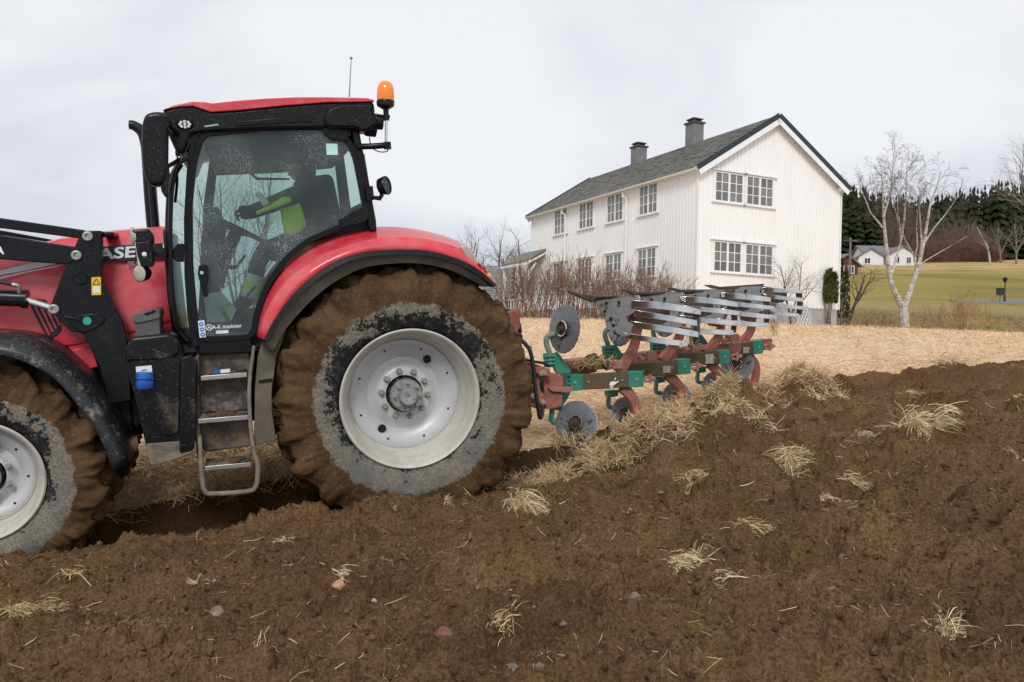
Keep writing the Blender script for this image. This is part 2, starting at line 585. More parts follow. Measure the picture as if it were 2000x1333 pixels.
# ---- ploughed soil
X, Y, F = polar(rad(-46), rad(45), 1040, 1.75, 30, 780)
al, ac = along_across(X, Y)
keep = (ac < wall_ac(al) + .30)
V, F = cull(np.stack([X, Y, 0 * X], 1), F, keep)
V[:, 2] = soil_z(V[:, 0], V[:, 1])
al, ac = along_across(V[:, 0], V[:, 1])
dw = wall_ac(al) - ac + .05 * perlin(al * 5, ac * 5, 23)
damp_shade = (1 - sstep(dw, .45, .85)) * sstep(al, 6.2, 2.5) + .55 * np.exp(-(dw / .55) ** 2) * sstep(al, 5.4, 6.6)  # furrow wall and floor: moist earth plus painted-in shade
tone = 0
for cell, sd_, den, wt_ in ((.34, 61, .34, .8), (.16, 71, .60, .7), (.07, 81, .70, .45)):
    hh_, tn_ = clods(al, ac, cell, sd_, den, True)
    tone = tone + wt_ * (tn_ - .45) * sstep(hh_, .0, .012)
damp_shade = np.clip(damp_shade + .16 + .55 * tone + .35 * sstep(perlin(al * .9, ac * 1.7, 29), .15, .6) * sstep(ac, 3.5, 7.0), 0, 1)
soil = link('ploughed_soil', np_mesh('ploughed_soil', V, F, M_SOIL, damp_shade))
props(soil, 'dark brown freshly ploughed soil with clods and an open furrow', kind='structure')

# ---- fibres
def fibres(P, D, L, w, sag, shade, r):
    """ribbons: P n x 3 middle, D unit directions, L lengths, w widths; sag bends the ends"""
    n = len(P)
    up = r.normal(size=(n, 3)); up[:, 2] = np.abs(up[:, 2]) + .6
    S = np.cross(D, up); S /= np.linalg.norm(S, axis=1)[:, None] + 1e-9
    B = np.cross(S, D)
    k = r.normal(size=(n, 1)) * sag[:, None]
    k2 = r.normal(size=(n, 1)) * sag[:, None]
    a = P - D * L[:, None] * .5 + S * k - B * np.abs(k2) * .5
    b = P + S * k2 * .3
    c = P + D * L[:, None] * .5 + S * k * .6 - B * np.abs(k2) * .6
    hw = S * w[:, None] * .5
    V = np.stack([a - hw, a + hw, b - hw, b + hw, c - hw * .6, c + hw * .6], 1).reshape(-1, 3)
    i = np.arange(n)[:, None] * 6
    F = np.concatenate([i + np.array([[0, 1, 3, 2]]), i + np.array([[2, 3, 5, 4]])], 0)
    return V, F, np.repeat(shade, 6)

def flat_dirs(n, r, tilt=.25, lean=None):
    t = r.uniform(0, 2 * np.pi, n) if lean is None else r.normal(lean, .9, n)
    z = r.normal(0, tilt, n)
    D = np.stack([np.cos(t), np.sin(t), z], 1)
    return D / np.linalg.norm(D, axis=1)[:, None]

def scatter(name, n, sampler, zf, Lr, wr, tilt, mat, label, seed, lift=.01, sag=.2, lean=None):
    r = np.random.default_rng(seed)
    X, Y = sampler(n, r)
    n = len(X)
    L = r.uniform(*Lr, n) * np.clip(.6 + .05 * Y, .6, 1.6)
    w = r.uniform(*wr, n) * np.clip(.35 + .1 * Y, .6, 3.0)
    D = flat_dirs(n, r, tilt, lean)
    Z = zf(X, Y) + lift + np.abs(D[:, 2]) * L * .45
    V, Fq, sh = fibres(np.stack([X, Y, Z], 1), D, L, w, L * sag * .5, r.uniform(0, 1, n) ** 1.2, r)
    o = link(name, np_mesh(name, V, Fq, mat, sh, False))
    return props(o, label, kind='stuff')

def wedge(a0, a1, y0, y1, cond, power=1.0):
    def f(n, r):
        a = np.tan(r.uniform(rad(a0), rad(a1), n * 3))
        Y = y0 + (y1 - y0) * r.uniform(0, 1, n * 3) ** power
        X = a * Y
        al, ac = along_across(X, Y)
        k = cond(al, ac, X, Y)
        return X[k][:n], Y[k][:n]
    return f

on_stub = lambda al, ac, X, Y: (ac > wall_ac(al) + .02)
scatter('stubble_straw', 62000, wedge(-40, 40, 5.4, 15, lambda al, ac, X, Y: on_stub(al, ac, X, Y) & (rng.uniform(0, 1, len(X)) > sstep(Y, 9.5, 15))), lambda X, Y: base(X, Y), (.05, .20), (.0025, .0055), .16, M_STRAW, 'loose straw lying on the stubble beside the plough', 1)
scatter('stubble_stalks', 42000, wedge(-36, 36, 9, 36, lambda al, ac, X, Y: on_stub(al, ac, X, Y) & (rng.uniform(0, 1, len(X)) < sstep(Y, 8.5, 14)), 1.3), lambda X, Y: base(X, Y), (.05, .14), (.003, .006), .55, M_STRAW, 'short cut stalks standing across the stubble field', 2)
# trampled darker straw between the tractor's wheels
scatter('trampled_straw', 15000, wedge(-32, -2, 5.6, 8.6, lambda al, ac, X, Y: (ac > wall_ac(al) + .0) & (al + rng.normal(0, .5, len(X)) < 4.2) & (Y + rng.normal(0, .4, len(X)) < 8.3)), lambda X, Y: base(X, Y), (.08, .28), (.0035, .007), .30, M_STRAW_OLD, 'matted trampled straw under the tractor beside the furrow wall', 3)
# straw hanging over the furrow wall
def wall_pts(n, r):
    al = r.uniform(-3, 4.6, n); w = wall_ac(al)
    ac = w - np.abs(r.normal(0, .07, n)) + .05
    g = perlin(al * 1.8, al * 0, 5) > -.12
    al, ac = al[g], ac[g]
    return al * C18 - ac * S18, al * S18 + ac * C18
def wall_z(X, Y):
    al, ac = along_across(X, Y)
    d = wall_ac(al) - ac
    return base(X, Y) - .20 * sstep(d, .0, .16) * np.random.default_rng(5).uniform(.3, 1, len(X))
scatter('furrow_wall_straw', 5200, wall_pts, wall_z, (.07, .24), (.003, .006), .8, M_STRAW_OLD, 'straw hanging down over the dark furrow wall', 4)

# straw turned up on the slices behind the plough
def sod_pts(n, r):
    xs, ys = [], []
    for a, c, ha, hc, hh in SODS:
        m = int(n * ha * hc * (.4 + hh * 3))
        al = a + r.normal(0, .55, m) * ha
        ac = c + r.normal(0, .60, m) * hc
        g = perlin(al * 2.4 + 7, ac * 2.4, 12) > -.03
        al, ac = al[g], ac[g]
        xs.append(al * C18 - ac * S18); ys.append(al * S18 + ac * C18)
    return np.concatenate(xs), np.concatenate(ys)
scatter('turned_straw', 26000, sod_pts, lambda X, Y: soil_z(X, Y), (.08, .26), (.0028, .0055), .45, M_STRAW_OLD, 'straw tangled over the freshly turned furrow slices', 6, .0, .35)
scatter('turned_straw_blades', 11000, sod_pts, lambda X, Y: soil_z(X, Y), (.06, .22), (.0025, .005), .55, M_STRAW, 'bleached straw blades sticking out of the turned slices', 7, .012, .3)

# stalks and roots strewn over the soil
on_soil = lambda al, ac, X, Y: (ac < wall_ac(al) - .55)
scatter('loose_stalks', 700, wedge(-40, 40, 2.3, 14, on_soil), lambda X, Y: soil_z(X, Y), (.04, .15), (.0022, .0042), .35, M_STRAW_PALE, 'single pale stalks strewn over the ploughed soil', 8, .006, .12)
scatter('soil_chaff', 9000, wedge(-40, 40, 2.3, 13, on_soil, .8), lambda X, Y: soil_z(X, Y), (.012, .05), (.0015, .0032), .4, M_ROOT, 'short bits of root and chaff mixed into the ploughed soil', 9, .003, .3)
scatter('root_threads', 2600, wedge(-40, 40, 2.3, 8, lambda al, ac, X, Y: on_soil(al, ac, X, Y) & (perlin(X * 1.7, Y * 1.7, 77) > .12)), lambda X, Y: soil_z(X, Y), (.03, .09), (.0012, .002), .6, M_ROOT, 'thin root threads poking out of broken clods', 10, .006, .7)

# crumbs of earth
def lumps(name, n, sampler, size, mat, label, seed, sink=.25):
    r = np.random.default_rng(seed)
    t = (1 + 5 ** .5) / 2
    I = np.array([(-1, t, 0), (1, t, 0), (-1, -t, 0), (1, -t, 0), (0, -1, t), (0, 1, t), (0, -1, -t), (0, 1, -t), (t, 0, -1), (t, 0, 1), (-t, 0, -1), (-t, 0, 1)]) / 1.9
    TF = np.array([(0, 11, 5), (0, 5, 1), (0, 1, 7), (0, 7, 10), (0, 10, 11), (1, 5, 9), (5, 11, 4), (11, 10, 2), (10, 7, 6), (7, 1, 8), (3, 9, 4), (3, 4, 2), (3, 2, 6), (3, 6, 8), (3, 8, 9), (4, 9, 5), (2, 4, 11), (6, 2, 10), (8, 6, 7), (9, 8, 1)])
    X, Y = sampler(n, r); n = len(X)
    s = size[0] + (size[1] - size[0]) * r.uniform(0, 1, n) ** 3
    q = r.normal(size=(n, 3, 3)); q, _ = np.linalg.qr(q)
    v = I[None] * (1 + r.normal(0, .24, (n, 12, 1)))
    v = np.einsum('nij,nkj->nki', q, v) * s[:, None, None] * r.uniform(.7, 1.2, (n, 1, 3))
    v[:, :, 0] += X[:, None]; v[:, :, 1] += Y[:, None]
    v[:, :, 2] += (soil_z(X, Y) + s * (1 - 2 * sink) * .5)[:, None]
    Fq = (TF[None] + (np.arange(n) * 12)[:, None, None]).reshape(-1, 3)
    o = link(name, np_mesh(name, v.reshape(-1, 3), Fq, mat, np.repeat(r.uniform(0, 1, n) ** 2 * .75, 12), False))
    return props(o, label, kind='stuff')
lumps('soil_crumbs', 26000, wedge(-42, 42, 2.0, 10, on_soil, .85), (.003, .019), M_SOIL, 'loose crumbs of brown earth over the ploughed ground', 21)
n_ = NT('pebble_stone')
n_.set(col=n_.mix(n_.attr('shade'), (.15, .095, .06), (.30, .22, .155)), rough=.85)
lumps('pebbles', 150, wedge(-42, 42, 2.2, 10, on_soil, .8), (.006, .026), n_.m, 'small dusty pebbles lying in the ploughed soil', 22)

# individual stones
def stone_mat(name, a, b):
    n = NT(name)
    c = n.mix(n.ss(n.noise(18, 5), .35, .65), a, b)
    c = n.mix(n.math('MULTIPLY', n.ss(n.noise(30, 4), .5, .68), .6), c, (.11, .066, .036))
    n.set(col=c, rough=.8); n.bump(n.noise(60, 4), .4, .01)
    return n.m
SM = dict(grey=stone_mat('grey_stone', (.11, .092, .078), (.19, .165, .14)), pink=stone_mat('pink_stone', (.36, .20, .12), (.55, .34, .22)), red=stone_mat('red_stone', (.14, .055, .03), (.22, .10, .06)), brown=stone_mat('brown_stone', (.14, .10, .07), (.24, .18, .13)))
def stone(px, py, size, kind, label, seed):
    r = np.random.default_rng(seed)
    x, y = hit(px, py, .02)
    z = float(soil_z(np.array([x]), np.array([y]))[0])
    mb = MB()
    mb.sphere((0, 0, 0), 1.0, 14, 9)
    sx, sy, sz = size, size * r.uniform(.7, .9), size * r.uniform(.5, .65)
    off = r.uniform(0, 20, 3)
    vs = []
    for p in mb.v:
        v = Vector(p)
        k = 1 + .30 * mnoise.noise(v * 1.1 + Vector(off)) + .10 * mnoise.noise(v * 3 + Vector(off))
        for ax in [Vector((1, .3, .5)), Vector((-.6, 1, .4)), Vector((.2, -.8, .9)), Vector((-1, -.4, .7))]:
            ax = ax.normalized(); dd = v.dot(ax) * k
            if dd > .72: k *= .72 / dd
        vs.append((x + v.x * k * sx, y + v.y * k * sy, z + sz * .35 + v.z * k * sz))
    mb.v = vs
    o = obj('stone', mb, SM[kind], None, (x, y, z))
    return props(o, label, 'stone', 'stones lying in the ploughed soil')
for i, a in enumerate([(867, 1250, .045, 'red', 'reddish brown stone half sunk in soil near the bottom middle of the photo'),
          (1000, 1306, .055, 'grey', 'rounded grey stone at the bottom edge of the ploughed soil'),
          (662, 1150, .042, 'pink', 'pinkish pale stone with dry stalks lying over it'),
          (424, 1194, .05, 'brown', 'dusty tan stone beside a white stalk left of the middle foreground'),
          (1102, 1236, .026, 'brown', 'small buff stone right of the reddish stone'),
          (1524, 1082, .045, 'brown', 'tan brown blocky stone standing up in the right foreground'),
          (1648, 1092, .034, 'grey', 'small grey stone right of the tan blocky stone'),
          (1100, 1232, .02, 'grey', 'tiny grey stone next to the small buff stone'),
          (1753, 928, .03, 'grey', 'grey stone in the soil below the large straw tuft at right'),
          (1290, 970, .026, 'grey', 'dull grey stone left of the forked white stalks'),
          (1240, 1172, .03, 'brown', 'flat buff stone in the lower foreground below the long bent stalk'),
          (730, 1188, .02, 'pink', 'tiny pale orange stone below the pinkish stone')]):
    stone(*a, 300 + i)

# straw tufts, each its own thing
def curved(P, D, L, w, droop, shade, r, seg=4, floor=None, curl=.12):
    """limp stalks: start points, start directions; they sag under their weight"""
    n = len(P); S = np.cross(D, r.normal(size=(n, 3))); S /= np.linalg.norm(S, axis=1)[:, None] + 1e-9
    p, d, V = P.copy(), D.copy(), []
    for k in range(seg + 1):
        hw = S * (w * (.5 if k < seg else .25))[:, None]
        V += [p - hw, p + hw]
        d = d + r.normal(0, curl, (n, 3)); d[:, 2] -= droop
        d /= np.linalg.norm(d, axis=1)[:, None]
        p = p + d * (L / seg)[:, None]
        if floor is not None:
            f_ = floor(p[:, 0], p[:, 1]) + .004
            p[:, 2] = np.maximum(p[:, 2], f_)
    V = np.stack(V, 1)
    i = np.arange(n)[:, None] * (2 * (seg + 1))
    F = np.concatenate([i + np.array([[2 * k, 2 * k + 1, 2 * k + 3, 2 * k + 2]]) for k in range(seg)], 0)
    return V.reshape(-1, 3), F, np.repeat(shade, 2 * (seg + 1))

def tuft(px, py, size, n, label, seed, tall=.5, lean=None, mat=None, name='straw_tuft'):
    r = np.random.default_rng(seed)
    n = int(n * 2.6); size = size * (1.12 if size >= .22 else 1.02)
    x, y = hit(px, py, .03)
    z0 = float(soil_z(np.array([x]), np.array([y]))[0])
    g = r.integers(0, 5, n)                          # a handful of separate wisps
    gx, gy = r.normal(0, .20, 5) * size, r.normal(0, .16, 5) * size
    ga = (lean if lean is not None else 1.0) + r.normal(0, .55, 5)
    cx, cy = x + gx[g] + r.normal(0, .10, n) * size, y + gy[g] + r.normal(0, .08, n) * size
    L = r.uniform(.25, .80, n) * size
    th = ga[g] + r.normal(0, .40, n) + np.pi * (r.uniform(0, 1, n) < .15)
    el = np.abs(r.normal(.25, .45, n)) * tall
    D = np.stack([np.cos(th) * np.cos(el), np.sin(th) * np.cos(el), np.sin(el)], 1)
    Z = soil_z(cx, cy) + np.abs(r.normal(0, .24, n)) * size * tall + .012
    w = np.full(n, .0029) * r.uniform(.6, 1.5, n) * max(1, y / 5)
    V, Fq, sh = curved(np.stack([cx, cy, Z], 1), D, L, w, .22, r.uniform(0, 1, n) ** 1.4, r, 4, lambda a, b: soil_z(a, b), .14)
    V -= np.array([x, y, z0])
    o = link(name, np_mesh(name, V, Fq, mat or M_STRAW_PALE, sh, False), None, (x, y, z0))
    return props(o, label, 'straw', 'straw tufts lying on the ploughed soil')
for i, a in enumerate([
    (1022, 995, .22, 230, 'large bushy straw tuft on the soil below the rear tyre, bending down to the right', .9, -1.0),
    (1785, 850, .30, 230, 'large upright straw tuft in the middle of the right half of the soil', 1.0, -.6),
    (1545, 928, .24, 150, 'straw tuft leaning to the left, in the middle of the soil at right', .6, .5),
    (1655, 945, .20, 70, 'loose straw tuft just right of the one leaning to the left', .5, -.4),
    (1622, 975, .15, 45, 'thin straw tuft below the loose pair at right', .4, 1.2),
    (1338, 940, .20, 60, 'pale forked straw tuft left of centre in the right half of the soil', .5, -.3),
    (1345, 968, .15, 45, 'small straw tuft right below the pale forked tuft', .3, .2),
    (1465, 1058, .19, 80, 'brownish straw tuft drooping over a clod in the right foreground', .6, -.7),
    (1345, 1098, .19, 70, 'flat straw tuft with a spray of pale ends in the foreground', .3, .1),
    (1838, 1232, .15, 55, 'upright straw tuft alone in the lower right corner of the soil', 1.3, 1.2),
    (1690, 856, .15, 34, 'small flat straw bunch left of the large upright tuft', .2, .2),
    (45, 1185, .19, 150, 'wide straw tuft at the left edge below the front tyre', .7, .3),
    (20, 1205, .16, 60, 'dull straw tuft at the lower left edge under the wide tuft', .5, .2),
    (965, 1245, .14, 42, 'yellowish straw tuft right of the reddish stone', .6, .7),
    (662, 1140, .12, 16, 'few curled stalks over the pinkish stone', .4, .3),
    (1772, 772, .19, 40, 'small flat straw tuft near the far ridge of the soil', .2, .1),
    (1850, 822, .19, 34, 'long thin wisp of straw right of the large upright tuft', .15, .1),
    (1968, 895, .16, 30, 'curled straw wisp at the right edge of the photo', .5, .2),
    (1720, 812, .17, 40, 'dark brown straw tuft left above the large upright tuft', .6, 1.0),
    (1845, 738, .30, 90, 'dull straw tuft hanging on the far ridge of the soil', .8, -1.2),
    (1975, 780, .2, 40, 'pale straw tuft near the right edge below the far ridge', .4, -.6),
    (545, 1056, .14, 14, 'crossed white stalks on the soil below the footstep', .2, .2),
    (378, 1138, .12, 12, 'small bundle of thin white stalks left of the pinkish stone', .4, .5),
    (520, 1282, .13, 30, 'small feathery straw tuft near the bottom left of the soil', .5, .8),
    (130, 1122, .13, 20, 'loose straw wisp right of the wide tuft at the left edge', .4, .4),
    (868, 1008, .09, 16, 'tiny straw tuft left of the large bushy one', .9, 1.0),
    (1320, 1150, .11, 14, 'few bent stalks standing in a clod in the right foreground', 1.0, 1.5),
    (1410, 1185, .13, 14, 'pale stalks forming a cross in the right foreground', .6, .5)]):
    tuft(a[0], a[1], a[2], a[3], a[4], 400 + i, a[5], a[6], M_STRAW_OLD if any(q in a[4] for q in ('dull', 'brown', 'yellowish', 'left edge')) else None)
# ================================================================== THE HOUSE
H_O = np.array([7.26, 31.55, 3.35]); H_YAW = 0.4432
HW, HL, HE, HR, HF = 7.78, 14.6, 5.30, 7.76, 1.15      # gable width, length, eave, ridge above the foundation, foundation depth
hg, hl = np.array([math.cos(H_YAW), math.sin(H_YAW), 0]), np.array([-math.sin(H_YAW), math.cos(H_YAW), 0])
HM = np.array([hg, hl, [0, 0, 1.0]]).T
def HP(px, py, axis, val):
    """house coordinates (x along the gable, y along the side, z up from the foundation) on the plane axis = val"""
    d, o = HM.T @ ray(px, py), HM.T @ (EYE - H_O)
    return o + d * ((val - o[axis]) / d[axis])

def white_paint():
    n = NT('white_boards')
    c = n.mix(n.ss(n.noise(1.2, 5, .6, stretch=(1, 1, .25)), .4, .7), (.87, .87, .865), (.84, .84, .83))
    c = n.mix(n.math('MULTIPLY', n.ss(n.noise(14, 4, .6, stretch=(1, 1, .06)), .52, .72), .28), c, (.74, .73, .70))
    n.set(col=c, rough=.55)
    n.bump(n.noise(40, 3, .6, stretch=(1, 1, .1)), .12, .004)
    return n.m
M_WHITE = white_paint()
M_TRIM = plain('white_trim', (.84, .84, .83), .45, var=.06, scale=3)
def slate_material():
    n = NT('mossy_slate')
    c = n.mix(n.ss(n.noise(9, 4), .35, .65), (.12, .12, .115), (.215, .21, .20))
    c = n.mix(n.math('MULTIPLY', n.ss(n.noise(1.4, 6, .7), .44, .66), .75), c, (.20, .19, .105))
    c = n.mix(n.math('MULTIPLY', n.ss(n.noise(24, 3, .7), .58, .7), .6), c, (.34, .34, .31))
    n.set(col=c, rough=.8)
    n.bump(n.noise(30, 4), .4, .02)
    return n.m
M_SLATE = slate_material()
M_DARKROOF = plain('dark_verge', (.022, .03, .034), .4)
M_CONC = dirty('grey_render', (.20, .205, .20), .85, dirt=(.11, .11, .09), scale=2.0)
M_FOUND = dirty('grey_foundation', (.42, .42, .43), .85, dirt=(.30, .29, .27), scale=1.5)
def pane_material():
    n = NT('window_pane')
    oi = n.t.nodes.new('ShaderNodeObjectInfo')
    x, y, z = n.xyz()
    fold = n.ss(n.noise(9, 2, .5, stretch=(1, 1, .02)), .35, .65)
    c = n.mix(oi.outputs['Random'], (.10, .107, .11), (.26, .265, .26))
    c = n.mix(n.math('MULTIPLY', fold, .5), c, (.10, .105, .105))
    n.set(col=c, rough=.08, spec=.6)
    return n.m
M_PANE = pane_material()

h_base = H_O - np.array([0, 0, HF])
house = empty('farmhouse', (0, 0, -HF), 'white two-storey wooden farmhouse with slate roof and two grey chimneys', 'house',
              matrix=Matrix(((*HM[0], h_base[0]), (*HM[1], h_base[1]), (*HM[2], h_base[2]), (0, 0, 0, 1))))
mb = MB()
mb.prism([(0, 0, 0), (HW, 0, 0), (HW, 0, HE), (HW / 2, 0, HR), (0, 0, HE)], (0, HL, 0))
obj('wall', mb, M_WHITE, house)
mb = MB(); mb.box((HW / 2, HL / 2, -HF / 2 - .005), (HW - .06, HL - .06, HF))
obj('foundation', mb, M_FOUND, house)

# windows: measured on the two visible walls
def wrect(tl, br, axis):
    a, b = HP(*tl, axis, 0.0), HP(*br, axis, 0.0)
    k = 1 - axis
    return [a[k], b[k], b[2], a[2]]
gab = [wrect((1397.8, 336.3), (1448, 396), 1), wrect((1458.9, 346), (1506.5, 405.3), 1), wrect((1395, 472.5), (1444.3, 532), 1), wrect((1456.5, 478.8), (1505.4, 536.8), 1)]
zz = lambda a, b: (1000 + a / 2.9, 200 + b / 2.9)
side_u = [wrect(zz(*a), zz(*b), 0) for a, b in [((730, 478), (823, 608)), ((546, 535), (629, 662)), ((389, 585), (460, 703)), ((248, 630), (311, 740))]]
side_l = [wrect(zz(*a), zz(*b), 0) for a, b in [((721, 838), (813, 972)), ((537, 872), (618, 1000)), ((380, 900), (452, 1022)), ((242, 920), (303, 1035))]]
for grp in (gab[:2], gab[2:], side_u, side_l):
    z0, z1 = np.mean([w[2] for w in grp]), np.mean([w[3] for w in grp])
    for w in grp:
        w[0], w[1] = min(w[0], w[1]), max(w[0], w[1])
        w[2], w[3] = z0, z1
wd = np.mean([w[1] - w[0] for w in side_u + side_l])
for w in side_u + side_l:
    c = (w[0] + w[1]) / 2
    w[0], w[1] = c - wd / 2, c + wd / 2

def P2(face, s, out, z):
    return (s, -out, z) if face == 'gable' else (-out, s, z)
def fbox(mb, face, s0, s1, z0, z1, o0, o1):
    a, b = np.array(P2(face, s0, o0, z0)), np.array(P2(face, s1, o1, z1))
    mb.box((a + b) / 2, np.abs(b - a))
# boards over boards, cut round the windows
def cladding(face, length, rects, top):
    mb = MB()
    pitch, w = .205, .115
    n = int(length / pitch)
    for i in range(n):
        s = (i + .5) * length / n
        segs = [(-.04, top(s) - .01)]
        for r in rects:
            if r[0] - .16 < s < r[1] + .16:
                new = []
                for a, b in segs:
                    if r[2] - .18 > a: new.append((a, min(b, r[2] - .13)))
                    if r[3] + .18 < b: new.append((max(a, r[3] + .13), b))
                segs = [q for q in new if q[1] - q[0] > .05]
        jit = .003 * math.sin(i * 12.9)
        for a, b in segs:
            fbox(mb, face, s - w / 2, s + w / 2, a, b, .002, .019 + jit)
    return mb
o = obj('cladding', cladding('gable', HW, gab, lambda s: HE + (HR - HE) * (1 - abs(s - HW / 2) / (HW / 2))), M_WHITE, house, smooth=0); o['kind'] = 'stuff'
o = obj('cladding', cladding('side', HL, side_u + side_l, lambda s: HE), M_WHITE, house, smooth=0); o['kind'] = 'stuff'
for c_, s_ in (((-.03, -.032, HE / 2 - .03), (.05, .05, HE)), ((HW + .01, -.032, HE / 2 - .03), (.06, .05, HE)), ((-.032, HL + .01, HE / 2 - .03), (.05, .06, HE))):
    mb = MB(); mb.box(c_, s_); obj('corner_board', mb, M_TRIM, house)

pane_mesh = {}
def window(face, r):
    s0, s1, z0, z1 = r
    mb = MB()
    t = .055
    for a in [(s0 - t, s1 + t, z1, z1 + t), (s0 - t, s1 + t, z0 - t, z0), (s0 - t, s0, z0, z1), (s1, s1 + t, z0, z1)]:
        fbox(mb, face, *a, .0, .055)
    mid = (s0 + s1) / 2
    fbox(mb, face, mid - .05, mid + .05, z0, z1, .0, .05)
    cells = []
    for c0, c1 in ((s0, mid - .05), (mid + .05, s1)):
        m = (c0 + c1) / 2
        fbox(mb, face, m - .016, m + .016, z0, z1, .0, .042)
        for k in (1, 2):
            zc = z0 + (z1 - z0) * k / 3
            fbox(mb, face, c0, m - .016, zc - .014, zc + .014, .0, .038)
            fbox(mb, face, m + .016, c1, zc - .014, zc + .014, .0, .038)
        for k in range(3):
            za, zb = z0 + (z1 - z0) * k / 3, z0 + (z1 - z0) * (k + 1) / 3
            cells += [(c0, m - .016, za, zb), (m + .016, c1, za, zb)]
    # casing
    for a in [(s0 - t - .09, s0 - t, z0 - t, z1 + t + .02), (s1 + t, s1 + t + .09, z0 - t, z1 + t + .02)]:
        fbox(mb, face, *a, .0, .034)
    wo = obj('window', mb, M_TRIM, house, P2(face, mid, 0, z0), smooth=0)
    key = (face, round(cells[0][1] - cells[0][0], 3))
    for c0, c1, za, zb in cells:
        ctr = P2(face, (c0 + c1) / 2, .016, (za + zb) / 2)
        if key not in pane_mesh:
            pm = MB(); fbox(pm, face, c0 + .001, c1 - .001, za + .001, zb - .001, .010, .020)
            po = obj('pane', pm, M_PANE, wo, ctr, smooth=0)
            pane_mesh[key] = po.data
        else:
            link('pane', pane_mesh[key], wo, ctr)
    sm = MB(); fbox(sm, face, s0 - .2, s1 + .2, z0 - t - .05, z0 - t - .002, .0, .11)
    obj('sill', sm, M_TRIM, wo, smooth=0)
    sm = MB(); fbox(sm, face, s0 - .22, s1 + .22, z1 + t + .022, z1 + t + .07, .0, .12)
    obj('header_board', sm, M_TRIM, wo, smooth=0)
for r in gab: window('gable', r)
for r in side_u + side_l: window('side', r)

# roof: two slopes with overlapping slates, dark verge, gutters
OV, OE, RT = .27, .26, .10              # gable overhang, eave overhang, thickness
sl = (HR - HE) / (HW / 2)
def roof_pt(side, u, y, lift=0.0):
    """u = horizontal distance from ridge, side -1 left / +1 right"""
    nrm = np.array([side * sl, 0, 1]) / math.hypot(sl, 1)
    return np.array([HW / 2 + side * u, y, HR + .12 - sl * u]) + nrm * lift
UE = HW / 2 + OE
mb = MB()
for sd_ in (-1, 1):
    mb.prism([roof_pt(sd_, 0.0, -OV), roof_pt(sd_, UE, -OV), roof_pt(sd_, UE, -OV, .05), roof_pt(sd_, 0.0, -OV, .05)], (0, HL + OV * 2, 0))
roof = obj('roof', mb, M_TRIM, house, smooth=0)
mb = MB(); r_ = random.Random(3)
rows = 17
for i in range(rows):
    u0, u1 = UE * i / rows, UE * (i + 1) / rows + .05
    ncol = 46
    for j in range(ncol):
        y0 = -OV + .13 + (HL + 2 * OV - .26) * (j + (.5 if i % 2 else 0)) / ncol
        y1 = min(y0 + (HL + 2 * OV) / ncol - .012, HL + OV - .1)
        if y1 <= y0: continue
        l0, l1 = .055, .085 + r_.uniform(-.006, .012)
        a = [roof_pt(-1, u0, y0, l0), roof_pt(-1, u1 + r_.uniform(-.02, .02), y0, l1), roof_pt(-1, u1 + r_.uniform(-.02, .02), y1, l1), roof_pt(-1, u0, y1, l0)]
        nrm = np.array([-sl, 0, 1]) / math.hypot(sl, 1) * -.022
        mb.prism(a, nrm)
o = obj('roof_slates', mb, M_SLATE, roof, (0, 0, HE), smooth=0); o['kind'] = 'stuff'
mb = MB(); mb.prism([roof_pt(1, 0, -OV + .1, .052), roof_pt(1, UE, -OV + .1, .052), roof_pt(1, UE, -OV + .1, .09), roof_pt(1, 0, -OV + .1, .09)], (0, HL + 2 * OV - .2, 0))
obj('rear_slope', mb, M_SLATE, roof, (0, 0, HE), smooth=0)
for y in (-OV - .012, HL + OV + .012):
    for sd_ in (-1, 1):
        for nm, mt_, l0, l1, w in (('verge_flashing', M_DARKROOF, -.09, .125, .035), ('barge_board', M_TRIM, -.30, -.093, .03)):
            pts = [roof_pt(sd_, 0, y, l0), roof_pt(sd_, UE + .02, y, l0), roof_pt(sd_, UE + .02, y, l1), roof_pt(sd_, 0, y, l1)]
            mb = MB(); mb.prism([p - np.array([0, w / 2, 0]) for p in pts], (0, w, 0)); obj(nm, mb, mt_, roof, pts[0], smooth=0)
mb = MB()
for sd_ in (-1, 1):
    a, b = roof_pt(sd_, UE - .0, -OV, -.02), roof_pt(sd_, UE, HL + OV, -.02)
    q = [(.07 * math.cos(t), .07 * math.sin(t)) for t in np.linspace(math.pi, 2 * math.pi, 9)]
    ring = lambda c: [c + np.array([x + sd_ * .06, 0, z]) for x, z in q] + [c + np.array([x * .8 + sd_ * .06, 0, z * .8]) for x, z in q[::-1]]
    mb.loft([ring(a), ring(b)], True, True)
    c0 = roof_pt(sd_, UE - .06, -OV + .03, -.14)
    mb.prism([c0, c0 + np.array([sd_ * -.36, 0, 0]), c0 + np.array([sd_ * -.36, 0, .12]), c0 + np.array([0, 0, .1])], (0, HL + 2 * OV - .06, 0))
obj('gutter', mb, M_TRIM, roof, (0, 0, HE))
for px in (1101, 1219):
    y = HP(px, 470, 0, -.1)[1]
    mb = MB(); g = roof_pt(-1, UE + .04, y, -.1)
    mb.tube([g, g + np.array([0, 0, -.22]), (-.12, y - .12, HE - .42), (-.10, y - .12, HE - .7), (-.10, y - .12, 0.1)], .045, 8)
    obj('downpipe', mb, M_TRIM, house)

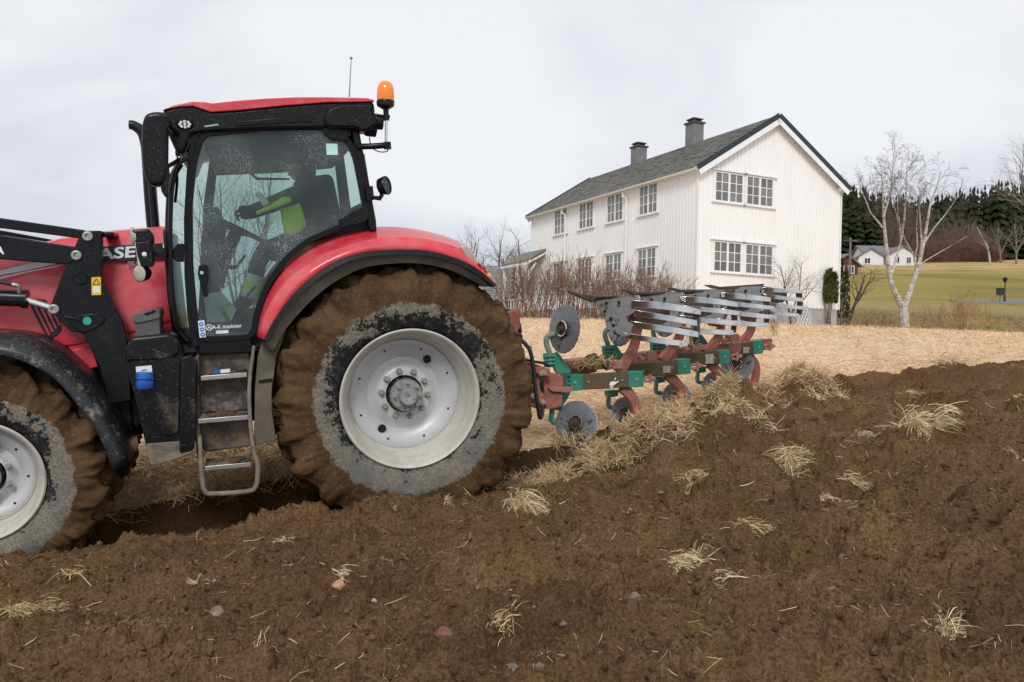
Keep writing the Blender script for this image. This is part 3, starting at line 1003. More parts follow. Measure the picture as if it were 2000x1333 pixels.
def chimney(pxl, pxr, pyt, name):
    # on the ridge: x = ridge, find y from the pixel middle
    pc = HP((pxl + pxr) / 2, pyt + 40, 0, HW / 2)
    top = HP((pxl + pxr) / 2, pyt, 0, HW / 2)[2]
    y = pc[1]
    mb = MB(); mb.box((HW / 2, y, (top - .25 + HR - .3) / 2), (.62, .62, top - .25 - HR + .3))
    ch = obj('chimney', mb, M_CONC, roof, (HW / 2, y, HR), bevel=.02)
    mb = MB(); mb.box((HW / 2, y, top - .21), (.74, .74, .08))
    mb.box((HW / 2, y, top - .02), (.58, .58, .05))
    for a in (-.18, .18):
        for b in (-.18, .18):
            mb.box((HW / 2 + a, y + b, top - .1), (.1, .1, .14))
    obj('chimney_cap', mb, plain(name, (.07, .075, .078), .6), roof, (HW / 2, y, top), smooth=0)
chimney(1341, 1371, 234, 'cap_metal'); chimney(1234, 1260.5, 281, 'cap_metal_two')

# porch on the near long side
pv = HP(1068, 490, 0, 0.0)
yv = pv[1]
pe = HP(1023.6, 514, 1, yv); xe = pe[0]
mb = MB()
pr = [np.array([0, yv, pv[2] + .02]), np.array([xe, yv, pe[2]]), np.array([xe, yv, pe[2] + .1]), np.array([0, yv, pv[2] + .12])]
mb.prism([p + np.array([0, .02, .01]) for p in pr], (0, 3.0, 0))
por = obj('porch', mb, M_SLATE, house, (xe, yv, 0), smooth=0)
mb = MB(); mb.prism([p + np.array([0, 0, -.16]) for p in pr], (0, .03, .0))
mb.prism([np.array([xe - .03, yv, pe[2] - .12]), np.array([xe - .03, yv + 3, pe[2] - .12]), np.array([xe - .03, yv + 3, pe[2] + .02]), np.array([xe - .03, yv, pe[2] + .02])], (.03, 0, 0))
obj('fascia_board', mb, M_TRIM, por, smooth=0)
for y in (yv + .1, yv + 2.8):
    mb = MB(); mb.box((xe + .15, y, pe[2] / 2 - .55), (.12, .12, pe[2] + 1.0))
    mb.bar((xe + .15, y, pe[2] - .75), (xe + .75, y, pe[2] + .05), .08, .08, (0, 1, 0)); obj('porch_post', mb, M_TRIM, por, smooth=0)
mb = MB(); mb.box((xe / 2 - .1, yv + 1.5, -.7), (abs(xe) + .3, 3.4, .3))
for k in range(9): mb.box((xe, yv + .2 + k * .33, .05), (.04, .05, .9))
mb.box((xe, yv + 1.5, .52), (.06, 3.1, .06))
obj('porch_deck', mb, M_TRIM, por, smooth=0)

# white lattice leaning on the foundation
lt = empty('garden_lattice', (0, 0, 0), 'white diagonal garden lattice leaning on the grey house foundation', 'trellis')
lc = H_O + HM @ HP(1572, 630, 1, -.25)
gz = float(base(lc[0], lc[1]))
lt.location = (lc[0], lc[1], gz - .05)
FO[lt.name] = np.array([lc[0], lc[1], gz - .05])
top_l = H_O + HM @ HP(1577, 600, 1, -.08)
hh_ = top_l[2] - gz + .15
for k in range(-3, 4):
    for sgn in (1, -1):
        mb = MB()
        a = lc + hg * (k * .17 - sgn * .28) - np.array([0, 0, lc[2] - gz]); b = lc + hg * (k * .17 + sgn * .28) + np.array([0, 0, gz - lc[2] + hh_]) + hl * .2
        lo, hi = lc + hg * -.42, lc + hg * .42
        def clipx(p, q):
            f0, f1 = (p - lc) @ hg, (q - lc) @ hg
            t0, t1 = 0.0, 1.0
            for lim in (-.42, .42):
                if (f0 - lim) * (f1 - lim) < 0:
                    t = (lim - f0) / (f1 - f0)
                    if abs(f0) > .42: t0 = max(t0, t)
                    else: t1 = min(t1, t)
            return p + (q - p) * t0, p + (q - p) * t1
        a, b = clipx(a, b)
        mb.bar(a + hl * (.01 * sgn), b + hl * (.01 * sgn), .018, .035, hl)
        obj('slat', mb, M_TRIM, lt, smooth=0)

# ================================================================== TREES AND SHRUBS
def grow(start, d, r, L, depth, P, rnd, out):
    """P: list of dicts per level: n children, len ratio, rad ratio, angle, wander, rise"""
    p = P[min(depth, len(P) - 1)]
    segs = p.get('segs', 6)
    pts, rs = [np.array(start, float)], [r]
    d = np.array(d, float); d /= np.linalg.norm(d)
    tip = p.get('tip', .25)
    dirs = []
    for i in range(segs):
        d = d + np.array([rnd.gauss(0, 1) for _ in range(3)]) * p['wander'] + np.array([0, 0, p['rise']])
        d /= np.linalg.norm(d)
        pts.append(pts[-1] + d * L / segs)
        rs.append(r * (1 - (1 - tip) * (i + 1) / segs))
        dirs.append(d.copy())
    out.append((pts, rs, depth))
    if depth + 1 < len(P):
        for k in range(p['n']):
            t = p.get('from', .25) + (1 - p.get('from', .25)) * (k + rnd.random()) / p['n']
            i = min(segs - 1, int(t * segs))
            pos = pts[i] + (pts[i + 1] - pts[i]) * (t * segs - i)
            rr = (rs[i] + (rs[i + 1] - rs[i]) * (t * segs - i)) * p['rad']
            q = rnd.random() * 2 * math.pi
            dd = dirs[i]
            e = np.cross(dd, [0.3, 0.2, 1.0]); e /= np.linalg.norm(e)
            b = np.cross(dd, e)
            an = rad(p['ang'] + rnd.gauss(0, 9))
            nd = dd * math.cos(an) + (e * math.cos(q) + b * math.sin(q)) * math.sin(an)
            grow(pos, nd, rr, L * p['len'] * (1.15 - .55 * t) * rnd.uniform(.75, 1.2), depth + 1, P, rnd, out)

def branch_mesh(out, lo, hi):
    mb = MB()
    for pts, rs, dp in out:
        if lo <= dp <= hi:
            mb.tube(pts, rs, 8 if dp == 0 else (5 if dp == 1 else 3), False)
    return mb

def bark(name, a, b, scale=8, bands=None):
    n = NT(name)
    c = n.mix(n.ss(n.noise(scale, 5, .65), .38, .65), a, b)
    if bands:
        z = n.ss(n.noise(5, 4, .7, stretch=(1, 1, 3.0)), .53, .62)
        c = n.mix(n.math('MULTIPLY', z, .85), c, bands)
    n.set(col=c, rough=.85, spec=.2)
    n.bump(n.noise(25, 4), .4, .02)
    return n.m
M_BIRCH = bark('birch_bark', (.38, .345, .30), (.62, .585, .54), 5, (.10, .08, .065))
M_TWIG = bark('dark_twigs', (.085, .06, .05), (.17, .125, .105))
M_TWIG_GREY = bark('grey_twigs', (.15, .125, .11), (.27, .235, .21))
M_TWIG_BIRCH = bark('birch_twigs', (.10, .068, .06), (.20, .145, .13))
M_TWIG_RED = bark('red_twigs', (.14, .082, .058), (.28, .175, .125))
M_TWIG_DRY = bark('dry_stems', (.28, .17, .08), (.46, .31, .17))

def tree(name, label, cat, pos, stems, P, seed, m_trunk, m_twig, split=1, group=None):
    rnd = random.Random(seed)
    out = []
    for d, r, L, off in stems:
        grow(np.array(pos) + np.array(off), d, r, L, 0, P, rnd, out)
    root = empty(name, pos, label, cat, group)
    obj('trunk', branch_mesh(out, 0, split), m_trunk, root)
    obj('crown', branch_mesh(out, split + 1, 9), m_twig, root)
    return root

def gp(px, py, Y):
    """ground point under a photograph column at distance Y"""
    p = W(px, py, Y)
    z = float((base(np.array([p[0]]), np.array([p[1]])) + (far_hill(np.array([p[0]]), np.array([p[1]])) - .12 if Y > 38.3 else 0))[0])
    return np.array([p[0], p[1], z])

# the birch by the field edge: two forking stems, then fine whippy twigs
bp = gp(1767, 638, 38.0)
rnd = random.Random(5); out = []
def path(pix, Y, r0, r1):
    pts = [W(a, b, Y + dy) for a, b, dy in pix]
    return pts, list(np.linspace(r0, r1, len(pts)))
BR = [([(1767, 640, 0), (1766, 618, 0), (1764, 600, 0)], .23, .19),
      ([(1764, 602, 0), (1750, 575, -.1), (1738, 545, -.2), (1733, 500, -.3), (1728, 450, -.4), (1725, 410, -.5), (1724, 375, -.5), (1722, 335, -.6)], .15, .02),
      ([(1728, 450, -.4), (1712, 430, -.6), (1700, 415, -.8), (1690, 390, -1), (1680, 365, -1.1)], .05, .012),
      ([(1725, 425, -.5), (1733, 400, -.3), (1740, 372, -.2), (1743, 335, 0), (1745, 305, .1)], .06, .012),
      ([(1766, 602, 0), (1778, 568, .3), (1788, 538, .5), (1797, 508, .6), (1805, 470, .7), (1812, 430, .8), (1818, 395, .9), (1830, 365, 1.0), (1838, 335, 1.1)], .14, .02),
      ([(1797, 505, .6), (1800, 470, .2), (1797, 430, .0), (1795, 395, -.2), (1800, 360, -.2)], .06, .012),
      ([(1738, 545, -.2), (1752, 500, .5), (1760, 470, .8), (1757, 440, .9), (1753, 405, 1.0), (1757, 370, 1.1)], .07, .012),
      ([(1760, 470, .8), (1766, 430, 1.2), (1769, 395, 1.4), (1770, 350, 1.5), (1772, 320, 1.5)], .06, .012),
      ([(1790, 530, .5), (1785, 500, .2), (1768, 470, .0), (1752, 425, -.2), (1745, 395, -.3)], .05, .012),
      ([(1803, 478, .7), (1825, 445, 1.4), (1850, 415, 1.8), (1868, 388, 2.1)], .045, .010),
      ([(1792, 520, .5), (1815, 505, .8), (1850, 485, 1.2), (1888, 462, 1.6)], .035, .010),
      ([(1785, 510, .3), (1792, 480, -.3), (1790, 440, -.6), (1793, 410, -.8)], .04, .01)]
TP = [dict(n=16, len=.34, rad=.42, ang=38, wander=.10, rise=.05, segs=4, **{'from': .15}), dict(n=6, len=.55, rad=.55, ang=30, wander=.16, rise=-.02, segs=4), dict(n=4, len=.55, rad=.6, ang=30, wander=.2, rise=-.07, segs=3), dict(n=0, len=.6, rad=.7, ang=30, wander=.2, rise=-.1, segs=3)]
trunkb = MB(); crownb = MB()
for pix, r0, r1 in BR:
    pts, rs = path(pix, 38.0, r0, r1)
    trunkb.tube(pts, rs, 7, False)
    if len(pts) > 3:
        for k in range(15):
            t = (.38 + .62 * (k + rnd.random()) / 15) * (len(pts) - 1); i = min(len(pts) - 2, int(t))
            p0 = pts[i] + (pts[i + 1] - pts[i]) * (t - i); dd = pts[i + 1] - pts[i]; dd = dd / np.linalg.norm(dd)
            nd = dd + np.array([rnd.gauss(0, .55), rnd.gauss(0, .55), rnd.gauss(.1, .3)])
            grow(p0, nd, .0105, rnd.uniform(.6, 1.5), 1, TP, rnd, out)
for pts, rs, dp in out:
    crownb.tube(pts, [max(q * .8, .0036) for q in rs], 3, False)
birch = empty('birch_tree', bp, 'white-barked forked bare birch standing at the edge of the stubble field right of the house', 'tree')
obj('trunk', trunkb, M_BIRCH, birch)
obj('crown', crownb, M_TWIG_BIRCH, birch)

BUSHY = [dict(n=9, len=.55, rad=.5, ang=42, wander=.08, rise=.03, segs=6), dict(n=7, len=.55, rad=.55, ang=40, wander=.12, rise=.04, segs=5), dict(n=5, len=.55, rad=.55, ang=36, wander=.15, rise=.02, segs=4), dict(n=4, len=.5, rad=.6, ang=35, wander=.2, rise=.0, segs=3), dict(n=0, len=.5, rad=.6, ang=35, wander=.2, rise=.0, segs=3)]
B4 = BUSHY[:3] + BUSHY[4:]
# big bare tree cut by the right edge of the frame
p = gp(2105, 640, 41)
tree('bare_tree', 'tall bare tree reaching in at the right edge of the photo', 'tree', p, [((-.12, 0, 1), .22, 9.0, (0, 0, 0)), ((-.30, .1, 1), .11, 7.0, (0, 0, 1.8)), ((.3, .1, 1), .14, 8.0, (0, 0, .8))], BUSHY, 12, M_TWIG_GREY, M_TWIG_GREY, 1)
# crooked fruit tree behind the thujas
p = gp(1652, 640, 39.0)
tree('fruit_tree', 'dark crooked leafless fruit tree just right of the house corner', 'tree', p, [((.40, 0, 1), .09, 2.9, (0, 0, 0)), ((.1, .2, 1), .07, 2.8, (0, 0, .3)), ((.8, -.2, 1), .06, 2.6, (.1, 0, .7))], BUSHY[1:], 21, M_TWIG, M_TWIG, 0)
# bare shrub in front of the gable
p = gp(1545, 636, 32.8)
tree('garden_shrub', 'leafless dark shrub growing in front of the white gable wall', 'shrub', p, [((-.1, 0, 1), .05, 2.6, (0, 0, 0)), ((.35, 0, 1), .035, 2.4, (0, 0, .3)), ((-.4, .1, 1), .03, 1.9, (0, 0, .4)), ((.8, 0, 1), .03, 2.0, (0, 0, .5))], B4[:3] + [BUSHY[4]], 33, M_TWIG, M_TWIG, 0)
# trees standing behind the tractor, seen through the cab
for i, (px, Y, h, lab) in enumerate([(475, 30, 6.6, 'bare many-stemmed tree seen through the cab glass in front of the driver'), (440, 33, 6.0, 'slender bare tree seen low through the front edge of the cab door')]):
    p = gp(px, 650, Y)
    tree('bare_tree', lab, 'tree', p, [((-.2, 0, 1), .07, h, (0, 0, 0)), ((.12, .1, 1), .07, h * 1.05, (.2, 0, 0)), ((.3, 0, 1), .05, h * .85, (.3, .1, 0)), ((-.2, 0, 1), .05, h * .8, (-.1, 0, 0))], [dict(q_, ang=q_['ang'] * .7) for q_ in B4], 40 + i, M_TWIG, M_TWIG, 0, 'bare trees behind the tractor')
# bare trees beyond the barn
for i, (px, py, Y, h, lab) in enumerate([(968, 640, 84, 12.3, 'slim bare birch standing behind the barn roof'), (1022, 640, 80, 11.6, 'spreading dark bare tree between the barn and the porch'), (912, 640, 88, 12.4, 'narrow bare tree half hidden behind the rear fender light'), (938, 640, 92, 9.0, 'low bare tree far behind the barn ridge'), (1003, 640, 60, 6.4, 'small bent leafless tree left of the porch')]):
    p = gp(px, py, Y)
    tree('bare_tree', lab, 'tree', p, [((rnd.gauss(0, .06), 0, 1), .16, h * .62, (0, 0, 0))] + ([((.3, 0, 1), .10, h * .6, (0, 0, 1.0)), ((-.4, 0, 1), .09, h * .5, (0, 0, 1.2))] if i != 0 else []), BUSHY[:3] + [BUSHY[4]], 60 + i, M_TWIG, M_TWIG, 0, 'bare trees beyond the barn')
# far trees on the pasture
for i, (px, Y, h, lab, m) in enumerate([(1934, 118, 8.5, 'thin white-stemmed birch standing alone on the golden pasture', M_BIRCH), (1955, 125, 7.6, 'round grey bare tree at the pasture edge near the lone birch', M_TWIG_GREY), (1985, 122, 9.0, 'grey bare tree at the wood edge close to the right side', M_TWIG_GREY)]):
    p = gp(px, 500, Y)
    tree('bare_tree', lab, 'tree', p, [((0, 0, 1), .17, h * .7, (0, 0, 0))] + ([((.4, 0, 1), .1, h * .55, (0, 0, 1.5)), ((-.4, 0, 1), .1, h * .5, (0, 0, 1.6))] if i else []), BUSHY[:3] + [BUSHY[4]], 80 + i, m, M_TWIG_GREY, 0, 'bare trees on the far pasture')

# dry stems bush near the road
def stem_bush(name, label, cat, p, h, n, spread, mat, seed, group=None, br=3):
    rnd = random.Random(seed); out = []
    PP = [dict(n=br, len=.42, rad=.6, ang=22, wander=.05, rise=.05, segs=4, **{'from': .35}), dict(n=2, len=.55, rad=.65, ang=22, wander=.08, rise=.05, segs=3), dict(n=0, len=.5, rad=.6, ang=25, wander=.1, rise=.04, segs=3)]
    for k in range(n):
        q = rnd.random() * 6.283; rr = spread * math.sqrt(rnd.random())
        o_ = np.array([rr * math.cos(q) * .45, rr * math.sin(q) * .3, -.05])
        grow(p + o_, (o_[0] * .9 / max(spread, .1) + rnd.gauss(0, .13), o_[1] / max(spread, .1) + rnd.gauss(0, .1), 1), .016 * rnd.uniform(.6, 1.2), h * rnd.uniform(.55, 1.0), 0, PP, rnd, out)
    mb = MB()
    for pts, rs, dp in out:
        mb.tube(pts, [max(a, .005) for a in rs], 3, False)
    o = obj(name, mb, mat, None, p)
    return props(o, label, cat, group)
p = gp(1890, 640, 38.2)
stem_bush('dry_bush', 'pale brown clump of dry stems right of the birch', 'shrub', p, 2.0, 60, 1.3, M_TWIG_DRY, 3, 'dry bushes by the field edge')
p = gp(1815, 640, 40)
stem_bush('dry_bush', 'thin reedy clump of dry stems close behind the birch', 'shrub', p, 1.3, 40, 1.6, M_TWIG_DRY, 4, 'dry bushes by the field edge')
p = gp(1715, 640, 39.5)
stem_bush('dry_bush', 'low dry bush left of the birch trunk', 'shrub', p, .9, 40, 1.5, M_TWIG_DRY, 5, 'dry bushes by the field edge')

# red-brown hedge shrubs along the long side of the house
HED = [(1003, 35.0, 1.9), (1030, 34.3, 2.5), (1060, 33.7, 2.65), (1090, 33.2, 2.4), (1118, 32.6, 2.45), (1148, 32.0, 2.35), (1180, 31.4, 2.25), (1212, 30.9, 2.1), (1244, 30.5, 2.2), (1276, 30.2, 2.0), (1305, 30.0, 1.75)]
WORDS = ['reddish bare hedge shrub under the porch eave at the left end of the hedge', 'reddish bare hedge shrub in front of the porch post, second from the left', 'tallest reddish bare hedge shrub, left of the first lower side window', 'reddish bare hedge shrub covering the leftmost lower side window', 'reddish bare hedge shrub between the first and second lower side windows',
         'reddish bare hedge shrub below the second lower side window', 'reddish bare hedge shrub left of the third lower side window', 'reddish bare hedge shrub below the third lower side window', 'reddish bare hedge shrub left of the lower side window nearest the corner', 'reddish bare hedge shrub below the lower side window nearest the corner', 'shortest reddish bare hedge shrub at the right end of the hedge']
for i, (px, Y, h) in enumerate(HED):
    stem_bush('hedge_shrub', WORDS[i], 'shrub', gp(px, 632, Y), h, 40, .95, M_TWIG_RED, 100 + i, 'reddish hedge shrubs along the house', 4)

# thujas at the house corner
def leafy(mb, c, rx, ry, z0, z1, n, rnd, size):
    for k in range(n):
        t = rnd.random()
        z = z0 + (z1 - z0) * t
        prof = math.sin(math.pi * min(1, .15 + .85 * t) ** .8) ** .5
        q = rnd.random() * 6.283; rr = prof * rnd.uniform(.35, 1.0)
        p = c + np.array([rx * rr * math.cos(q), ry * rr * math.sin(q), z])
        d = np.array([math.cos(q) * .5 + rnd.gauss(0, .3), math.sin(q) * .5 + rnd.gauss(0, .3), 1.0]); d /= np.linalg.norm(d)
        s = np.cross(d, [rnd.gauss(0, 1), rnd.gauss(0, 1), .1]); s /= np.linalg.norm(s)
        L = size * rnd.uniform(.6, 1.3)
        mb.add([p - s * L * .22, p + s * L * .22, p + d * L], [(0, 1, 2)])
def evergreen(name, a, b):
    n = NT(name)
    n.set(col=n.mix(n.ss(n.noise(3.5, 4), .35, .65), a, b), rough=.8, spec=.2)
    return n.m
M_THUJA = evergreen('thuja_green', (.030, .042, .008), (.085, .10, .018))
M_THUJA_D = evergreen('dark_thuja_green', (.012, .022, .010), (.035, .052, .018))
M_SPRUCE = evergreen('spruce_green', (.010, .016, .007), (.034, .046, .019))
for px, py, Y, h, w, m, lab in [(1621, 640, 34.3, 2.45, .25, M_THUJA, 'yellow-green thuja with bare pale stems beside the house corner'), (1642, 640, 35.2, 3.0, .24, M_THUJA_D, 'dark slim thuja right behind the yellow-green one')]:
    p = gp(px, py, Y); r2 = random.Random(int(px))
    root = empty('thuja_shrub', p, lab, 'shrub', 'thujas at the house corner')
    mb = MB(); 
    for k in range(5 if m is M_THUJA else 2):
        leafy(mb, p + np.array([r2.uniform(-.22, .22), r2.uniform(-.15, .15), 0]), w * .62, w * .6, h * (.40 if m is M_THUJA else .12), h * r2.uniform(.8, 1.0), 380, r2, .15)
    obj('foliage', mb, m, root, smooth=0)
    mb = MB()
    for k in range(6):
        a = p + np.array([r2.uniform(-.15, .15), r2.uniform(-.1, .1), -.05]); mb.tube([a, a + np.array([r2.uniform(-.1, .1), 0, h * .35]), a + np.array([r2.uniform(-.2, .2), 0, h * .7])], [.03, .025, .01], 5, False)
    obj('stem', mb, M_TWIG_GREY, root)

# the spruce wood on the hill
r = np.random.default_rng(77)
def spruces(n, xs, seed, Yr, hr):
    r = np.random.default_rng(seed)
    V, F, cnt = [], [], 0
    for k in range(n):
        px = r.uniform(*xs); Y = r.uniform(*Yr)
        d = ray(px, 600); X = d[0] * Y
        z = float((base(np.array([X]), np.array([Y])) + far_hill(np.array([X]), np.array([Y])))[0])
        h = r.uniform(*hr) * (1 + .12 * math.sin(px / 60.0)); w = h * r.uniform(.17, .24)
        lay, bl = 11, 9
        for i in range(lay):
            t = i / (lay - 1.0)
            zt = z + h * (1 - t) + .02 * h; rr = w * (.06 + .94 * t ** .85)
            for j in range(bl):
                q = 2 * math.pi * (j + r.random()) / bl; L = rr * r.uniform(.65, 1.25)
                c, s = math.cos(q), math.sin(q)
                wd_ = L * .42 + .12
                dz = -h * .075 - L * .25
                V += [(X, Y, zt + .3), (X + c * L * .6 - s * wd_, Y + s * L * .6 + c * wd_, zt + dz * .6), (X + c * L, Y + s * L, zt + dz), (X + c * L * .6 + s * wd_, Y + s * L * .6 - c * wd_, zt + dz * .6)]
                F.append((cnt, cnt + 1, cnt + 2, cnt + 3)); cnt += 4
    return np.array(V), np.array(F)
parts_ = [spruces(230, (1560, 2110), 1, (150, 168), (9.5, 13.5)), spruces(260, (1560, 2130), 2, (168, 195), (10, 14.5)), spruces(40, (1600, 1720), 3, (128, 150), (8, 11.5))]
off = 0; VV, FF = [], []
for v, f_ in parts_:
    VV.append(v); FF.append(f_ + off); off += len(v)
wood = link('spruce_wood', np_mesh('spruce_wood', np.concatenate(VV), np.concatenate(FF), M_SPRUCE, None, False))
props(wood, 'dark spruce wood along the top of the hill behind the house', kind='stuff')

# bare thickets at its foot
def thicket(name, label, blobs, mat, seed):
    r = np.random.default_rng(seed)
    Vs, Fs, Ss, off = [], [], [], 0
    for px, py, Y, rx, h, n in blobs:
        c = gp(px, py, Y)
        u = r.normal(size=(n, 3)); u /= np.linalg.norm(u, axis=1)[:, None]; u[:, 2] = np.abs(u[:, 2])
        k = r.uniform(.25, 1, n)[:, None]
        Pp = c + u * np.array([rx, rx * .7, h]) * k
        D = u * np.array([.7, .7, .4]) + np.array([0, 0, .8]) + r.normal(0, .2, (n, 3)); D /= np.linalg.norm(D, axis=1)[:, None]
        V, F, s = fibres(Pp, D, r.uniform(.7, 2.0, n), r.uniform(.02, .05, n), np.full(n, .15), r.uniform(0, 1, n), r)
        Vs.append(V); Fs.append(F + off); Ss.append(s); off += len(V)
    o = link(name, np_mesh(name, np.concatenate(Vs), np.concatenate(Fs), mat, np.concatenate(Ss), False))
    return props(o, label, kind='stuff')
M_TH_RED = straw_material('thicket_red', (.11, .05, .035), (.22, .115, .08))
M_TH_GREY = straw_material('thicket_grey', (.12, .085, .08), (.23, .175, .165))
thicket('bare_thicket', 'mauve grey crown of bare deciduous trees before the spruces', [(1868, 505, 140, 5.5, 9.0, 2600), (1842, 505, 142, 4, 7, 1400), (1895, 505, 141, 4, 7, 1400), (1760, 505, 146, 7, 9.5, 2200), (1715, 505, 146, 5, 8, 1500), (1740, 500, 148, 9, 12.0, 2600), (1690, 505, 147, 7, 9.5, 1900)], M_TH_GREY, 1)
thicket('brush_thicket', 'rusty brown brush along the upper edge of the golden pasture', [(1800, 512, 126, 6, 3.6, 2200), (1845, 512, 128, 6, 4.2, 2600), (1890, 510, 129, 6, 4.4, 2600), (1915, 508, 130, 4, 3.6, 1400), (1760, 512, 124, 5, 3.4, 1600)], M_TH_RED, 2)
scatter('verge_grass', 5200, wedge(20, 36, 37.6, 47, lambda al, ac, X, Y: X > 13.5, 1.4), lambda X, Y: base(X, Y) + far_hill(X, Y) * 1.0 - .12, (.10, .28), (.004, .008), .9, straw_material('verge_straw', (.22, .14, .06), (.50, .38, .19)), 'rough brown grass along the field edge below the birch', 41, .03)

# ---- road, far houses, lamp, pole
M_ASPH = plain('asphalt', (.20, .195, .19), .9, var=.2)
p0 = [(W(1868, 616, 56), 1), (W(1905, 611, 56.5), 1), (W(1950, 607, 57), 1), (W(2150, 592, 62), 1)]
mb = MB(); rows_ = []
for p, _ in p0:
    row = []
    for dy in (-1.1, -1.02, 1.02, 1.1):
        X, Y = np.array([p[0]]), np.array([p[1] + dy])
        z = float((base(X, Y) + far_hill(X, Y))[0]) - .12
        row.append((p[0], p[1] + dy, z + (.05 if abs(dy) < 1.05 else -.1)))
    rows_.append(row)
mb.loft(rows_, False, False)
road = obj('road', mb, M_ASPH, None, rows_[0][0]); props(road, 'narrow grey asphalt road crossing the slope behind the birch', kind='structure')

M_FARWHITE = plain('far_white_wall', (.74, .75, .77), .7, var=.08)
M_FARROOF = plain('far_grey_roof', (.20, .20, .21), .7)
M_FARRED = plain('far_red_wall', (.13, .05, .04), .8)
M_FARDARK = plain('far_window', (.03, .03, .035), .3)
def cottage(px, py, Y, w, l, e, rdg, yaw, mw, label, wins, name='cottage'):
    p = gp(px, py, Y)
    c, s = math.cos(yaw), math.sin(yaw)
    root = empty(name, p, label, 'house', 'far cottages on the slope', matrix=Matrix(((c, -s, 0, p[0]), (s, c, 0, p[1]), (0, 0, 1, p[2]), (0, 0, 0, 1))))
    FO[root.name] = np.zeros(3)
    mb = MB(); mb.prism([(-w / 2, 0, -1), (w / 2, 0, -1), (w / 2, 0, e), (0, 0, rdg), (-w / 2, 0, e)], (0, l, 0))
    obj('wall', mb, mw, root, smooth=0)
    mb = MB(); k = (rdg - e) / (w / 2)
    for sg in (-1, 1):
        mb.prism([(0, -.3, rdg + .04), (sg * (w / 2 + .4), -.3, e - .4 * k + .04), (sg * (w / 2 + .4), -.3, e - .4 * k + .22), (0, -.3, rdg + .22)], (0, l + .6, 0))
    obj('roof', mb, M_FARROOF, root, smooth=0)
    for x, z, ww, hh in wins:
        mb = MB(); mb.box((x, -.03, z), (ww, .06, hh))
        wo = obj('window', mb, M_FARDARK, root, (x, 0, z), smooth=0)
        mb = MB()
        for a, b, cw, ch in ((0, hh / 2 + .06, ww + .2, .1), (0, -hh / 2 - .06, ww + .2, .1), (-ww / 2 - .06, 0, .1, hh), (ww / 2 + .06, 0, .1, hh), (0, 0, .06, hh)):
            mb.box((x + a, -.05, z + b), (cw, .08, ch))
        obj('frame', mb, mw if mw is not M_FARRED else M_FARWHITE, wo, (x, 0, z), smooth=0)
    return root
cottage(1763, 520, 116, 4.2, 8, 1.5, 2.7, .12, M_FARWHITE, 'small white gabled cottage on the slope seen between the birch stems', [(-.9, .8, .6, .8), (.9, .8, .6, .8)])
cottage(1701, 520, 117, 3.4, 6, 1.2, 2.3, -.25, M_FARWHITE, 'white cottage with grey roof left of the small gabled one', [(-.5, .6, .7, .7)])
cottage(1728, 520, 122, 5.0, 4, 1.4, 2.5, 1.45, M_FARWHITE, 'low white wing with long grey roof between the two gabled cottages', [(1.2, .9, .8, .9)])
cottage(1652, 535, 88, 4.0, 6, 1.1, 2.1, .5, M_FARRED, 'dark red cottage with grey roof just past the house corner', [(-.9, .6, .8, .7), (.8, .6, .8, .7)])

# barn with a slate roof left of the hedge
bb = gp(925, 640, 50.0)
barn = empty('barn', (bb[0], bb[1], bb[2]), 'red wooden barn with weathered slate roof behind the rear fender', 'barn')
FO[barn.name] = bb
xr = W(999, 560, 50)[0]; ze, zr_ = W(960, 579, 49.6)[2], W(960, 520, 52.5)[2]
x0_ = xr - 12.0
def barn_boards():
    n = NT('red_boards')
    c = n.mix(n.ss(n.noise(6, 4, .6, stretch=(4, 4, .2)), .35, .65), (.20, .065, .035), (.30, .115, .065))
    n.set(col=c, rough=.85)
    return n.m
M_BARN = barn_boards()
mb = MB(); mb.prism([(x0_, 50, bb[2] - .4), (x0_, 56, bb[2] - .4), (x0_, 56, ze), (x0_, 53, zr_ - .1), (x0_, 50, ze)], (12.0, 0, 0))
obj('wall', mb, M_BARN, barn, smooth=0)
mb = MB()
for k in range(44):
    x = x0_ + .15 + k * .272
    mb.box((x, 49.985, (bb[2] - .4 + ze) / 2), (.05, .03, ze - bb[2] + .3))
o = obj('board_battens', mb, M_BARN, barn, smooth=0); o['kind'] = 'stuff'
mb = MB(); R3 = random.Random(9)
for i in range(14):
    for j in range(44):
        t0, t1 = i / 14, (i + 1) / 14 + .03
        fp = lambda t, x: np.array([x, 53 - 3.4 * t, zr_ + (ze - .25 - zr_) * t])
        x = x0_ - .2 + (j + (.5 if i % 2 else 0)) * .277
        if x + .27 > xr + .25: continue
        a = [fp(t0, x), fp(t0, x + .268), fp(t1, x + .268) + np.array([0, 0, .05 + R3.uniform(0, .02)]), fp(t1, x) + np.array([0, 0, .05 + R3.uniform(0, .02)])]
        mb.prism(a, (0, 0, -.03))
rf = obj('roof', mb, plain('weathered_slate', (.235, .25, .255), .8, var=.35, scale=2.5), barn, smooth=0)
mb = MB(); mb.prism([(x0_, 53, zr_ - .05), (x0_, 56.3, ze - .2), (x0_, 56.3, ze - .1), (x0_, 53, zr_ + .05)], (12.2, 0, 0))
obj('rear_slope', mb, M_FARROOF, rf, smooth=0)

